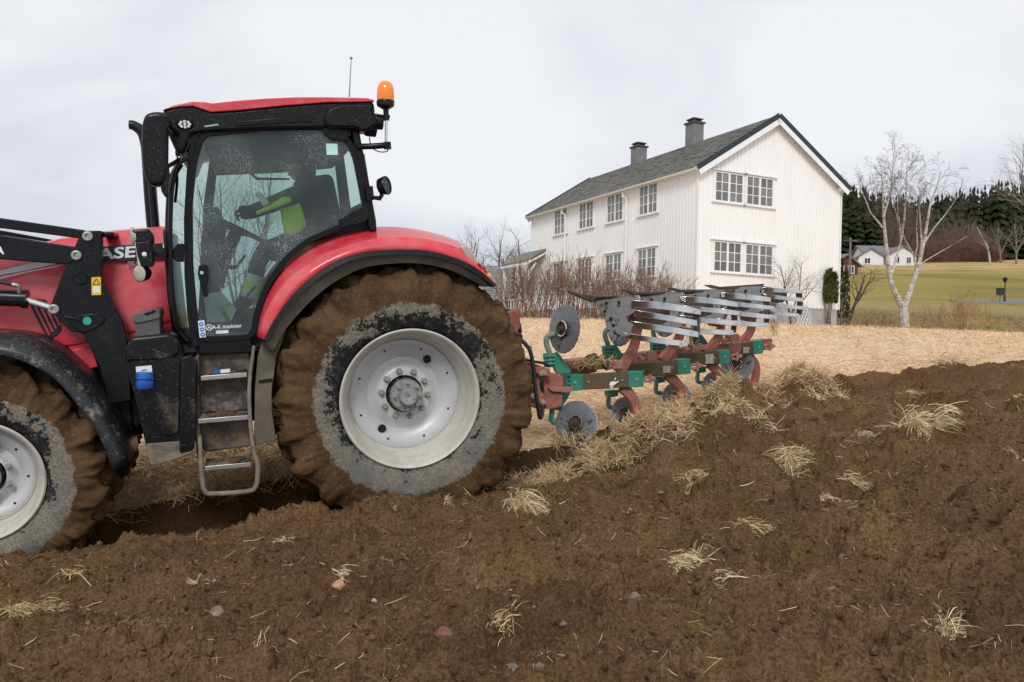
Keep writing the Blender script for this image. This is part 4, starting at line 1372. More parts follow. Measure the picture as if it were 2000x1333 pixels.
# lamp post and letter box by the road
p = gp(1962, 595, 57)
lp = empty('street_lamp', p, 'slim black old-fashioned lamp post standing on the green slope', 'street lamp')
zt = W(1962, 543, 57)[2]
mb = MB(); mb.tube([p, (p[0], p[1], p[2] + .5), (p[0], p[1], p[2] + .55), (p[0], p[1], zt - .35)], [.09, .08, .05, .04], 8)
M_BLACKMETAL = plain('black_iron', (.02, .02, .022), .5)
obj('pole', mb, M_BLACKMETAL, lp)
mb = MB(); mb.lathe([(-.33, .06), (-.30, .10), (-.08, .16), (-.05, .22), (.02, .08), (.10, .02)], (p[0], p[1], zt), (0, 0, 1), 8, True)
obj('lantern', mb, M_BLACKMETAL, lp)
p = gp(1953, 595, 56.5)
lb = empty('letter_box', p, 'small dark box on a short post left of the lamp post', 'mailbox')
mb = MB(); mb.tube([p, p + np.array([0, 0, .95])], .04, 6); obj('post', mb, M_TWIG_GREY, lb)
mb = MB(); mb.box(p + np.array([0, 0, .80]), (.42, .3, .5)); obj('box', mb, M_BLACKMETAL, lb, bevel=.02)
# utility pole with wires left of the far cottages
p = gp(1660, 520, 82)
zt = W(1660, 465, 82)[2]
up_ = empty('utility_pole', p, 'grey wooden utility pole with wires near the red cottage', 'utility pole')
mb = MB(); mb.tube([p, (p[0], p[1], zt)], [.15, .11], 8); obj('pole', mb, M_TWIG_GREY, up_)
mb = MB(); mb.box((p[0], p[1], zt - .3), (1.5, .1, .1)); obj('crossarm', mb, M_TWIG_GREY, up_)
for k in (-.6, 0, .6):
    mb = MB(); a = np.array([p[0] + k, p[1], zt - .2]); b = a + np.array([28, 10, 3.0]); c_ = a + np.array([-20, -4, -1])
    mb.tube([c_, (a + c_) / 2 - np.array([0, 0, .5]), a, a * .7 + b * .3 - np.array([0, 0, .5]), (a + b) / 2 - np.array([0, 0, .7]), b], .013, 3)
    obj('wire', mb, M_BLACKMETAL, up_)
# ================================================================== THE TRACTOR
M_RED = dirty('red_paint', (.64, .022, .046), .42, dirt=(.60, .26, .24), lo=.38, hi=.80, amt=.5, scale=4, spots=.3, coat=.4, bump=.05, droplets=.35, fine=55)
M_BLK = dirty('black_plastic', (.005, .0053, .006), .32, dirt=(.06, .053, .045), lo=.60, hi=.82, amt=.28, scale=5, spots=.28, bump=.35, droplets=.9)
M_BLKP = dirty('black_paint', (.006, .0065, .008), .28, dirt=(.07, .06, .05), lo=.55, hi=.8, amt=.35, scale=4, spots=.25, coat=.3, bump=.08, droplets=.3)
M_CABBLK = dirty('cab_black', (.004, .0042, .0045), .28, dirt=(.035, .032, .028), lo=.60, hi=.85, amt=.18, scale=6, bump=.06, droplets=.3)
M_CABBLK.node_tree.nodes['Principled BSDF'].inputs['Specular IOR Level'].default_value = .35
M_TANK = dirty('mud_splashed_tank', (.007, .0075, .0085), .34, dirt=(.17, .135, .095), lo=.53, hi=.74, amt=.55, scale=3.6, spots=.6, bump=.3, droplets=.6)
M_LINER = dirty('dusty_liner', (.115, .10, .078), .85, dirt=(.24, .20, .15), lo=.42, hi=.66, amt=.75, scale=3, bump=.3, fine=22)
M_STEP = dirty('worn_step', (.035, .035, .035), .6, dirt=(.22, .165, .105), lo=.38, hi=.62, amt=.85, scale=5, spots=.5, bump=.3)
M_RAIL = dirty('muddy_rail', (.16, .145, .12), .7, dirt=(.34, .27, .19), lo=.4, hi=.65, amt=.7, scale=9, bump=.3)
M_STEEL = dirty('bright_step_edge', (.55, .54, .52), .35, metal=.8, dirt=(.25, .19, .13), lo=.5, hi=.7, amt=.6, scale=10)
M_CHROME = plain('chrome', (.80, .80, .80), .12, 1.0, var=.05)
M_RIM = dirty('silver_rim', (.58, .59, .60), .42, metal=.15, dirt=(.33, .27, .20), lo=.55, hi=.80, amt=.55, scale=3.5, bump=.06, fine=70)
M_RIMD = dirty('dusty_rim_barrel', (.56, .54, .49), .6, metal=.05, dirt=(.42, .36, .28), lo=.45, hi=.7, amt=.6, scale=6, bump=.1)
M_BOLT = dirty('steel_bolt', (.46, .43, .36), .5, metal=.4, dirt=(.22, .11, .05), lo=.45, hi=.7, amt=.7, scale=14)
M_BLACKHOLE = plain('rim_hole', (.008, .008, .009), .9)
M_PIN = dirty('galvanised_pin', (.42, .41, .39), .4, metal=.6, dirt=(.16, .12, .08), scale=16)
M_WHITE_INK = plain('white_lettering', (.84, .85, .86), .5, var=.04)
M_BLACK_INK = plain('black_lettering', (.015, .015, .017), .5)
M_SILVER_INK = plain('silver_stripe', (.52, .53, .55), .35, .3, var=.1)
M_YELLOW = plain('warning_yellow', (.80, .50, .02), .5, var=.05)
M_ORANGE = NT('amber_lens')
M_ORANGE.set(col=(.95, .24, .012), rough=.15, coat=.5)
M_ORANGE = M_ORANGE.m
M_LENS = plain('lamp_lens', (.62, .62, .56), .15, .0, coat=.8)
M_LENS_DIRTY = dirty('dusty_lens', (.55, .53, .44), .35, dirt=(.33, .29, .21), lo=.3, hi=.6, amt=.7, scale=30)
M_CHIP = plain('led_chip', (.85, .86, .78), .15, .2)
M_REDLENS = plain('tail_lens', (.55, .03, .03), .15, coat=.8)
M_BLUE = plain('blue_cap', (.02, .12, .50), .45, var=.25, scale=20)
M_LABEL = plain('paper_label', (.78, .79, .80), .6, var=.06)
M_STICKBLUE = plain('blue_pictogram', (.03, .20, .62), .5)
M_TEAL = plain('green_disc_sticker', (.04, .38, .29), .5)
M_INT = plain('cab_trim', (.030, .033, .035), .75)
M_INT2 = plain('seat_cloth', (.018, .019, .021), .9)
M_TINT_PAPER = plain('inspection_sticker', (.55, .80, .74), .6, var=.08)
M_MUD = dirty('caked_mud', (.105, .060, .032), .95, dirt=(.19, .13, .075), lo=.5, hi=.7, amt=.7, scale=12, bump=.8)
M_HOSE = plain('rubber_hose', (.012, .012, .013), .5)
for m_ in (M_BLK, M_BLKP, M_TANK, M_CABBLK):
    m_.node_tree.nodes['Principled BSDF'].inputs['Specular IOR Level'].default_value = .25
    m_.node_tree.nodes['Principled BSDF'].inputs['Coat Weight'].default_value = .06

def glass(name, tint, drops):
    n = NT(name)
    t = n.t
    fres = t.nodes.new('ShaderNodeFresnel'); fres.inputs['IOR'].default_value = 1.45
    tr = t.nodes.new('ShaderNodeBsdfTransparent'); tr.inputs['Color'].default_value = (*tint, 1)
    gl = t.nodes.new('ShaderNodeBsdfGlossy'); gl.inputs['Roughness'].default_value = .03
    mx = t.nodes.new('ShaderNodeMixShader')
    t.links.new(n.math('MULTIPLY', fres.outputs[0], .9, True), mx.inputs[0]); t.links.new(tr.outputs[0], mx.inputs[1]); t.links.new(gl.outputs[0], mx.inputs[2])
    cur = mx.outputs[0]
    if drops:
        df = t.nodes.new('ShaderNodeBsdfPrincipled')
        df.inputs['Base Color'].default_value = (.88, .92, .92, 1); df.inputs['Roughness'].default_value = .25
        v1 = n.ss(n.voronoi(66.0), .11, .22, 1.0, 0.0)
        v2 = n.ss(n.voronoi(120.0), .14, .26, 1.0, 0.0)
        g1 = n.ss(n.noise(3.0, 3), .42, .78)
        g2 = n.ss(n.noise(2.6, 4), .42, .62)
        k = n.math('ADD', n.math('MULTIPLY', v1, g1), n.math('MULTIPLY', v2, n.math('MULTIPLY', g2, .8)), True)
        film = n.math('ADD', n.math('MULTIPLY', n.ss(n.noise(2.2, 4), .35, .75), .05), .022)
        k = n.math('ADD', n.math('MULTIPLY', k, drops), film, True)
        m2 = t.nodes.new('ShaderNodeMixShader')
        t.links.new(k, m2.inputs[0]); t.links.new(cur, m2.inputs[1]); t.links.new(df.outputs[0], m2.inputs[2])
        cur = m2.outputs[0]
    t.links.new(cur, n.out.inputs['Surface'])
    return n.m
M_GLASS = glass('wet_tinted_glass', (.70, .80, .775), .8)
M_GLASS_CLEAR = glass('tinted_glass', (.78, .86, .84), 0)

base_local = np.array([0, 0, -.95])
rt = TO + TM @ base_local
RM = Matrix(((*TM[0], rt[0]), (*TM[1], rt[1]), (*TM[2], rt[2]), (0, 0, 0, 1)))
tractor = empty('tractor', base_local, 'red farm tractor with black front loader arms and mud-caked tyres ploughing the field', 'tractor', matrix=RM)
YV = np.array([0, 1.0, 0])

def plate(name, pts, y0, y1, mat, parent=None, bevel=.008, smooth=38, seg=2, origin=None):
    p = TS(pts, y0)
    mb = MB(); mb.prism(p, (0, y1 - y0, 0))
    return obj(name, mb, mat, parent or tractor, origin if origin is not None else np.mean(p, axis=0), smooth, bevel, seg)

def pipe(name, pts, r, mat, parent=None, n=10, bevel=None):
    p = [T(*q) for q in pts]
    mb = MB(); mb.tube(smoothp(p), r if not hasattr(r, '__len__') else np.interp(np.linspace(0, 1, len(smoothp(p))), np.linspace(0, 1, len(r)), r), n)
    return obj(name, mb, mat, parent or tractor, p[0])

def smoothp(p, k=5):
    """Catmull-Rom through the points"""
    p = [np.array(q, float) for q in p]
    if len(p) < 3: return p
    out = []
    for i in range(len(p) - 1):
        a, b, c, d = p[max(i - 1, 0)], p[i], p[i + 1], p[min(i + 2, len(p) - 1)]
        for t in np.linspace(0, 1, k, endpoint=False):
            out.append(.5 * ((2 * b) + (-a + c) * t + (2 * a - 5 * b + 4 * c - d) * t * t + (-a + 3 * b - 3 * c + d) * t ** 3))
    out.append(p[-1])
    return out

def resample(pts, n):
    p = np.array(smoothp([np.array([a, b, 0.0]) for a, b in pts], 6))[:, :2]
    s = np.concatenate([[0], np.cumsum(np.linalg.norm(np.diff(p, axis=0), axis=1))])
    u = np.linspace(0, s[-1], n)
    return [(float(np.interp(q, s, p[:, 0])), float(np.interp(q, s, p[:, 1]))) for q in u]

def rounded(pts, r, k=4):
    """round the corners of a pixel polygon"""
    out = []; n = len(pts)
    for i in range(n):
        a, b, c = np.array(pts[i - 1], float), np.array(pts[i], float), np.array(pts[(i + 1) % n], float)
        la, lc = np.linalg.norm(a - b), np.linalg.norm(c - b)
        q = min(r, la * .45, lc * .45)
        p0, p1 = b + (a - b) / la * q, b + (c - b) / lc * q
        for t in np.linspace(0, 1, k):
            out.append(tuple((1 - t) ** 2 * p0 + 2 * t * (1 - t) * b + t * t * p1))
    return out

def offset2(pts, d):
    """offset a closed pixel polygon outwards by d pixels (clockwise on screen)"""
    p = [np.array(q, float) for q in pts]; n = len(p); out = []
    area = sum(p[i][0] * p[(i + 1) % n][1] - p[(i + 1) % n][0] * p[i][1] for i in range(n))
    sg = 1 if area > 0 else -1
    for i in range(n):
        e0, e1 = p[i] - p[i - 1], p[(i + 1) % n] - p[i]
        n0, n1 = np.array([e0[1], -e0[0]]) / (np.linalg.norm(e0) + 1e-9), np.array([e1[1], -e1[0]]) / (np.linalg.norm(e1) + 1e-9)
        m = n0 + n1; L = np.linalg.norm(m); m = m / (L + 1e-9)
        k = min(2.0, 1 / max(.5, L / 2))
        out.append(tuple(p[i] + sg * m * d * k))
    return out

def ring_plate(name, pts, d_out, d_in, y0, y1, mat, parent=None, bevel=.005):
    a, b = TS(offset2(pts, d_out), y0), TS(offset2(pts, -d_in), y0)
    v = np.array([0, y1 - y0, 0])
    n = len(pts)
    mb = MB()
    vs = a + b + [q + v for q in a] + [q + v for q in b]
    fs = []
    for i in range(n):
        k = (i + 1) % n
        fs += [(i, k, n + k, n + i), (2 * n + i, 3 * n + i, 3 * n + k, 2 * n + k), (i, 2 * n + i, 2 * n + k, k), (n + i, n + k, 3 * n + k, 3 * n + i)]
    mb.add(vs, fs)
    return obj(name, mb, mat, parent or tractor, np.mean(a, axis=0), 38, bevel)

def text(name, body, p0, p1, hpx, y, mat, parent=None, bold=0.0, slant=0.0, ext=.0015, squash=1.0):
    """lettering on the plane y from pixel p0 (baseline start) to p1 (baseline end)"""
    a, b = T(p0[0], p0[1], y), T(p1[0], p1[1], y)
    top = T(p0[0], p0[1] - hpx, y)
    cu = bpy.data.curves.new(name, 'FONT')
    cu.body = body; cu.size = 1.0; cu.offset = bold; cu.extrude = .02; cu.resolution_u = 3
    tmp = bpy.data.objects.new(name, cu); COL.objects.link(tmp)
    dg = bpy.context.evaluated_depsgraph_get()
    me = bpy.data.meshes.new_from_object(tmp.evaluated_get(dg))
    COL.objects.unlink(tmp); bpy.data.objects.remove(tmp)
    n = len(me.vertices); co = np.empty(n * 3); me.vertices.foreach_get('co', co); co = co.reshape(-1, 3)
    x0, x1 = co[:, 0].min(), co[:, 0].max(); y0_, y1_ = co[:, 1].min(), co[:, 1].max()
    H = np.linalg.norm(top - a)
    X = (co[:, 0] - x0) / (x1 - x0); Yn = (co[:, 1] - y0_) / (y1_ - y0_)
    ux = b - a; uy = (top - a) + slant * ux / np.linalg.norm(ux) * H
    P = X[:, None] * ux + Yn[:, None] * uy + (co[:, 2] / .02)[:, None] * ext * YV
    me.vertices.foreach_set('co', np.ascontiguousarray(P, dtype=np.float32).ravel()); me.update()
    me.polygons.foreach_set('use_smooth', [False] * len(me.polygons))
    me.materials.clear(); me.materials.append(mat)
    return link(name, me, parent or tractor, a)

# ------------------------------------------------------------------ wheels
def tyre_material(name, R, rr, mud):
    n = NT(name)
    x, y, z = n.xyz()
    r = n.math('SQRT', n.math('ADD', n.math('MULTIPLY', x, x), n.math('MULTIPLY', z, z)))
    t = n.math('DIVIDE', n.math('SUBTRACT', r, rr), R - rr)
    nz = n.noise(5, 6, .65); nf = n.noise(24, 5, .7); nv = n.noise(60, 4, .65)
    rub = n.mix(n.ss(nf, .4, .7), (.012, .012, .013), (.055, .055, .055))
    # dried splashes: more of them further out and towards the bottom
    low = n.ss(z, .35, -.45)
    k = n.math('ADD', n.math('ADD', n.math('MULTIPLY', t, .95), n.math('MULTIPLY', low, .34)), n.math('MULTIPLY', n.math('SUBTRACT', nz, .5), 1.7))
    k = n.math('ADD', k, n.math('MULTIPLY', n.math('SUBTRACT', nf, .5), .85))
    k = n.math('ADD', k, n.math('MULTIPLY', n.math('SUBTRACT', nv, .5), .5))
    grey = n.mix(n.ss(nv, .35, .65), (.15, .135, .11), (.27, .24, .195))
    grey = n.mix(n.math('MULTIPLY', low, n.ss(nz, .4, .6, .7, 0)), grey, (.12, .125, .13))
    c = n.mix(n.ss(k, .22, .30), rub, grey)
    brown = n.mix(n.ss(n.noise(4, 5, .6), .35, .65), (.066, .034, .015), (.125, .068, .032))
    brown = n.mix(n.math('MULTIPLY', n.ss(n.noise(30, 5, .7), .5, .7), .55), brown, (.20, .125, .065))
    brown = n.mix(n.math('MULTIPLY', n.ss(n.noise(11, 4, .7), .6, .72), .6), brown, (.035, .018, .010))
    edge = n.math('ADD', t, n.math('MULTIPLY', n.math('SUBTRACT', n.noise(14, 6, .75), .5), .42))
    m = n.ss(edge, mud, mud + .05)
    n.set(col=n.mix(m, c, brown), rough=n.mix(m, (.65, .65, .65), (.95, .95, .95)), spec=.2)
    h = n.math('ADD', n.math('MULTIPLY', n.noise(22, 6, .7), 1.0), n.math('MULTIPLY', n.ss(k, .22, .34), .25))
    n.bump(h, .8, .02)
    return n.m

def tyre_mesh(R, rr, wd, N, mat, seed):
    na = 360
    hs = R - rr
    prof = [(.035, -.015), (.0, .02), (-.022, .10), (-.045, .25), (-.055, .42), (-.052, .56), (-.040, .68), (-.020, .78), (.0, .85), (.022, .90), (.045, .94)]
    P = [(a, rr + f * hs) for a, f in prof]
    m = 26
    P += [(.045 + (wd - .09) * i / m, R - .030 - .012 * (2 * i / m - 1) ** 2 + .010) for i in range(m + 1)]
    P += [(wd - a, rr + f * hs) for a, f in prof[::-1]]
    P = np.array(P); npf = len(P)
    th = np.linspace(0, 2 * np.pi, na, endpoint=False)
    TH_, I = np.meshgrid(th, np.arange(npf), indexing='ij')
    A, Rr = P[I, 0], P[I, 1]
    u = np.clip(A / wd, 0, 1)
    left = u < .5
    s = np.where(left, u, 1 - u) * 2            # 0 at the shoulder, 1 in the middle
    ph = N * TH_ / (2 * np.pi) + np.where(left, 0, .5) + s * 1.05
    ph = ph - np.floor(ph)
    lug = sstep(.27 - np.abs(ph - .5), -.02, .09)
    tr = (Rr - rr) / hs
    zone = sstep(tr, .62, .80)
    fillm = .62 + .55 * perlin(TH_ * 3.0, u * 3 + seed, seed) + .3 * perlin(TH_ * 9.0, u * 7 + seed, seed + 2)
    hgt = lug * zone * .088 * fillm
    nzz = .022 * fbm(TH_ * R * 7, (tr + u) * 6, 4, seed + 3) * sstep(tr, .40, .60) + .006 * fbm(TH_ * R * 28, (tr + u) * 22, 3, seed + 9) * sstep(tr, .40, .58)
    # outward: mostly radial on the tread, sideways on the flank
    side = 1 - sstep(tr, .78, .97)
    Rn = Rr + (hgt + nzz) * (1 - .55 * side)
    An = A - np.sign(.5 - u) * (hgt * .55 + nzz) * side
    V = np.stack([Rn * np.cos(TH_), -An, Rn * np.sin(TH_)], -1).reshape(-1, 3)
    i = np.arange(na * npf).reshape(na, npf)
    j = np.roll(i, -1, axis=0)
    F = np.stack([i[:, :-1], i[:, 1:], j[:, 1:], j[:, :-1]], -1).reshape(-1, 4)
    return np_mesh('tyre', V, F, mat)

def wheel(center, R, rr, wd, dish, N, seed, mud, hubR, nb, rb, rot=0.0, hub_out=.0):
    """outer face looks along +y; origin of the wheel at the outer rim plane"""
    w = bpy.data.objects.new('wheel', None); COL.objects.link(w); w.empty_display_size = .2
    w.parent = tractor; w.location = np.array(center) - base_local
    FO[w.name] = np.zeros(3)
    link('tyre', tyre_mesh(R, rr, wd, N, tyre_material('tyre_rubber', R, rr, mud), seed), w)
    ax = (0, -1, 0)
    mb = MB()
    mb.lathe([(-.012, rr + .006), (-.022, rr - .004), (-.014, rr - .018), (.012, rr - .026), (.03, rr - .034), (.05, rr - .036), (.066, rr - .050), (.10, rr - .060), (.13, rr - .062), (.15, rr - .078), (dish - .02, rr - .088), (dish, rr - .095), (dish + .02, rr - .10), (wd - .16, rr - .09), (wd - .05, rr - .03), (wd, rr)], (0, 0, 0), ax, 72)
    obj('rim', mb, M_RIMD, w, (0, 0, 0), smooth=50)
    rd = rr - .094
    mb = MB()
    mb.lathe([(dish + .014, rd + .012), (dish - .006, rd), (dish - .012, rd - .014), (dish - .004, rd - .05), (dish + .004, rd * .80), (dish + .022, rd * .72), (dish + .050, rd * .66), (dish + .046, rd * .58), (dish + .020, rd * .52), (dish + .004, rd * .47), (dish, rd * .44), (dish + .002, hubR + .004), (dish + .05, hubR)], (0, 0, 0), ax, 72)
    obj('rim_disc', mb, M_RIM, w, (0, 0, 0), smooth=50)
    mb = MB()
    mb.lathe([(dish + .06, hubR + .02), (dish + .05, hubR - .004), (dish + .05, hubR * .9), (dish - hub_out, hubR * .88), (dish - hub_out - .012, hubR * .84), (dish - hub_out - .012, hubR * .48), (dish - hub_out - .075, hubR * .46), (dish - hub_out - .085, hubR * .40), (dish - hub_out - .085, .012), (dish - hub_out - .080, .001)], (0, 0, 0), ax, 40)
    obj('hub', mb, dirty('hub_paint', (.33, .34, .34), .5, metal=.2, dirt=(.15, .12, .085), lo=.45, hi=.65, amt=.6, scale=10), w, (0, 0, 0), smooth=40)
    me_b = None
    def bolts(n, r, size, dep, ph, nm):
        nonlocal me_b
        for k in range(n):
            q = 2 * math.pi * (k + ph) / n + rot
            c = np.array([r * math.cos(q), -dep, r * math.sin(q)])
            if nm not in mcache:
                mb = MB()
                mb.lathe([(.0, size * 1.25), (-.006, size * 1.25), (-.006, size), (-.026, size * .95), (-.028, size * .7)], c, ax, 6)
                mb.lathe([(-.02, size * .55), (-.040, size * .5), (-.042, size * .1)], c, ax, 8, True)
                o = obj('bolt', mb, M_BOLT, w, c, smooth=30); mcache[nm] = o.data
            else:
                link('bolt', mcache[nm], w, c)
    mcache = {}
    bolts(nb, rb, .023 if nb == 10 else .019, dish, .25, 'a')
    bolts(8, hubR * .70, .013, dish - hub_out - .012, .1, 'b')
    for q, r, s in [(rad(52) , rd * .74, .033), (rad(232), rd * .74, .033)] + [(rad(20 + 45 * k), rd * .86, .0085) for k in range(8)]:
        c = np.array([-r * math.cos(q + rot), -(dish + (.000 if s > .02 else -.006)), r * math.sin(q + rot)])
        mb = MB(); mb.lathe([(-.004, s), (-.0045, s * .6), (-.0045, .001)], c, ax, 16)
        obj('rim_hole', mb, M_BLACKHOLE, w, c, smooth=0)
    return w
wr = wheel((0, .93, 0), .972, .526, .62, .265, 21, 5, .40, .142, 10, .182, rot=.0, hub_out=.10)
wf = wheel((2.85, .93, -.205), .735, .395, .50, .16, 19, 8, .50, .125, 8, .155, rot=.3, hub_out=.03)
for w, y in ((wr, -.93), (wf, -.93)):
    c = dup(w, tractor)
    c.location = (w.location.x, y, w.location.z)
    c.rotation_euler = (0, 0, math.pi)

# ------------------------------------------------------------------ running gear between the wheels
mb = MB()
mb.box((1.9, 0, .12), (2.6, .52, .55)); mb.box((.25, 0, .05), (1.3, .6, .6)); mb.box((3.3, 0, .15), (1.0, .5, .5))
obj('chassis', mb, M_BLK, tractor, (1.5, 0, 0), bevel=.03)
mb = MB(); mb.tube([(0, -.75, 0), (0, -.45, 0), (0, .45, 0), (0, .72, 0)], [.13, .17, .17, .13], 16); obj('rear_axle', mb, M_BLK, tractor, (0, 0, 0))
mb = MB(); mb.tube([(2.85, -.8, -.2), (2.85, 0, -.14), (2.85, .8, -.2)], [.12, .15, .12], 12); obj('front_axle', mb, M_BLK, tractor, (2.85, 0, -.2))
plate('side_frame', [(196, 690), (255, 690), (262, 760), (285, 830), (235, 846), (190, 842)], .52, .30, M_BLK, bevel=.02)

# ------------------------------------------------------------------ bonnet
ST = [((322, 452), (348, 668)), ((222, 460), (238, 706)), ((112, 476), (155, 724)), ((0, 506), (25, 732)), ((-150, 550), (-130, 745)), ((-330, 612), (-300, 770))]
rings = []
for t, b in ST:
    tp, bt = T(*t, .36), T(*b, .47)
    ring = []
    for f, y in [(0, .30), (.03, .36), (.10, .405), (.20, .43), (.36, .455), (.40, .462), (.62, .462), (.74, .470), (.79, .462), (.80, .445), (.83, .445), (.84, .470), (1.0, .47)]:
        q = tp + (bt - tp) * f
        ring.append(np.array([q[0], y, q[2] + (.03 if f == 0 else 0)]))
    top = [np.array([tp[0], y, tp[2] + .045]) for y in (.2, 0, -.2)]
    full = ring[::-1] + top + [np.array([q[0], -q[1], q[2]]) for q in ring]
    rings.append(full)
mb = MB(); mb.loft(rings[::-1], True, True)
bonnet = obj('bonnet', mb, M_RED, tractor, T(200, 560, .4), smooth=32)
# rear edge seal of the bonnet
plate('bonnet_seal', [(318, 448), (326, 452), (350, 668), (338, 668), (322, 520)], .475, -.475, M_CABBLK, bevel=.006)
plate('badge_band', [(150, 485), (318, 475), (319, 505), (150, 515)], .4665, .455, M_BLACK_INK, bonnet, bevel=None)
text('lettering', 'CASE', (160, 510.5), (264, 503), 23, .470, M_WHITE_INK, bonnet, bold=.028, slant=.06)
text('lettering', 'PUMA', (248.4, 521.6), (292.5, 518.4), 10, .468, M_WHITE_INK, bonnet, bold=.03, slant=.25, ext=.0008)
text('lettering', 'PUMA', (249, 521), (292, 518), 9, .4700, M_BLACK_INK, bonnet, bold=.0, slant=.25, ext=.0006)
plate('side_stripe', [(-60, 546), (0, 529), (60, 514), (122, 510), (118, 514), (57, 527), (0, 538), (-60, 556)], .4675, .46, M_SILVER_INK, bonnet, bevel=None)
plate('side_stripe', [(-60, 560), (0, 541), (57, 529.5), (125, 516.5), (110, 522), (57, 531.5), (0, 546), (-60, 566)], .4675, .46, M_SILVER_INK, bonnet, bevel=None)
plate('side_vent', [(56, 592), (70, 584), (88, 586), (116, 632), (119, 645), (108, 657), (93, 664)], .478, .455, M_BLACK_INK, bonnet, bevel=.003)
for k in range(4):
    a = (66 + k * 11.5, 594 + k * 1.0); b = (97 + k * 6.5, 655 - k * 6.5)
    mb = MB(); mb.bar(T(*a, .482), T(*b, .482), .012, .010, (0, 1, 0)); obj('vent_slat', mb, M_RED, bonnet)

# ------------------------------------------------------------------ loader
BY = .66
bracket = plate('loader_bracket', [(164, 451), (197, 451), (198, 545), (240, 628), (248, 664), (256, 782), (214, 790), (192, 712), (162, 652), (138, 648), (114, 624), (96, 604), (129, 517), (153, 466)], BY, BY - .10, M_BLKP, bevel=.006)
plate('loader_mount', [(170, 655), (248, 664), (258, 810), (262, 850), (220, 842), (206, 770)], BY - .11, .30, M_BLK, bevel=.015)
plate('bracket_boss', [(136, 632), (150, 616), (190, 612), (206, 622), (200, 634), (180, 646), (158, 652)], BY + .012, BY, M_BLKP, bracket, bevel=.01)
mb = MB(); mb.bar(T(124, 620, BY + .03), T(160, 624, BY + .03), .02, .022); obj('latch_lever', mb, M_BLKP, bracket, bevel=.004)
mb = MB(); c = T(170, 627, BY + .014); mb.lathe([(0, .028), (-.006, .028), (-.006, .001)], c, (0, -1, 0), 20); obj('round_sticker', mb, M_TEAL, bracket, smooth=0)
mb = MB(); c = T(158, 545, BY + .004); mb.lathe([(0, .042), (-.008, .036), (-.008, .001)], c, (0, -1, 0), 20); obj('boss_cover', mb, M_BLKP, bracket)
ws = plate('warning_sticker', [(178.5, 542), (197, 541.5), (197.5, 576.5), (179, 577)], BY + .002, BY - .002, M_YELLOW, bracket, bevel=None)
plate('sticker_picture', [(182, 560), (195, 560), (195, 572), (182, 572)], BY + .003, BY, M_LABEL, bracket, bevel=None)
mb = MB(); tri = [(188, 545), (195, 556), (181, 556)]
for i in range(3): mb.bar(T(*tri[i], BY + .0035), T(*tri[(i + 1) % 3], BY + .0035), .004, .002, (0, 1, 0))
obj('warning_triangle', mb, M_BLACK_INK, bracket, smooth=0)
for i, (px, py) in enumerate([(172, 462), (150, 499), (106, 604)]):
    c = T(px, py, BY)
    mb = MB(); mb.lathe([(0, .034), (-.02, .034), (-.025, .028), (-.025, .016), (-.012, .014), (-.012, .001)], c, (0, -1, 0), 18)
    mb.bar(c + YV * .012, T(px + 9, py - 3, BY) + YV * .012, .02, .022, (0, 1, 0))
    obj('pivot_pin', mb, M_PIN, bracket, c, bevel=.002)
plate('loader_arm', [(-320, 395), (0, 426), (160, 449), (172, 452), (172, 472), (153, 466), (0, 446), (-320, 418)], BY - .015, BY - .085, M_BLKP, bevel=.006)
low = plate('loader_arm', [(-320, 430), (0, 459), (141, 482), (160, 490), (158, 510), (129, 517), (0, 507), (-320, 505)], BY + .004, BY - .12, M_BLKP, bevel=.008)
plate('loader_arm', [(-320, 410), (0, 450), (120, 472), (118, 477), (0, 459), (-320, 424)], -BY + .1, -BY, M_BLKP, bevel=.006)
text('lettering', 'A', (-8, 499), (8, 496.5), 16, BY + .0045, M_WHITE_INK, low, bold=.03)
plate('cross_tube', [(196, 452), (222, 454), (222, 462), (196, 464)], BY - .1, -BY, M_BLKP, bevel=.01)
mb = MB(); a, b = T(-90, 578, BY - .05), T(51, 584, BY - .05); mb.tube([a, b], .056, 16); mb.tube([T(44, 584, BY - .05), T(54, 585, BY - .05)], .064, 16); obj('lift_cylinder', mb, M_BLKP, tractor, a)
mb = MB(); mb.tube([T(50, 586, BY - .05), T(104, 603, BY - .05)], .024, 14); obj('piston_rod', mb, M_CHROME, tractor, T(50, 586, BY - .05))
pipe('hydraulic_hose', [(-60, 548, BY), (0, 551, BY), (22, 556, BY), (34, 558, BY)], .013, M_HOSE)
pipe('hose_fitting', [(24, 556, BY), (36, 559, BY), (38, 572, BY - .02)], .014, M_PIN)

# ------------------------------------------------------------------ cab
YC = .80
DOOR = rounded([(396, 264), (520, 252), (634, 250), (668, 264), (692, 300), (708, 380), (715, 420), (664, 440), (600, 468), (556, 505), (520, 556), (500, 610), (492, 656), (393, 662), (381, 610), (373, 520), (372, 400), (380, 320)], 16)
door = ring_plate('door_frame', DOOR, 9, 4, YC, YC - .055, M_CABBLK)
plate('door_glass', DOOR, YC - .008, YC - .014, M_GLASS, door, bevel=None, smooth=0)
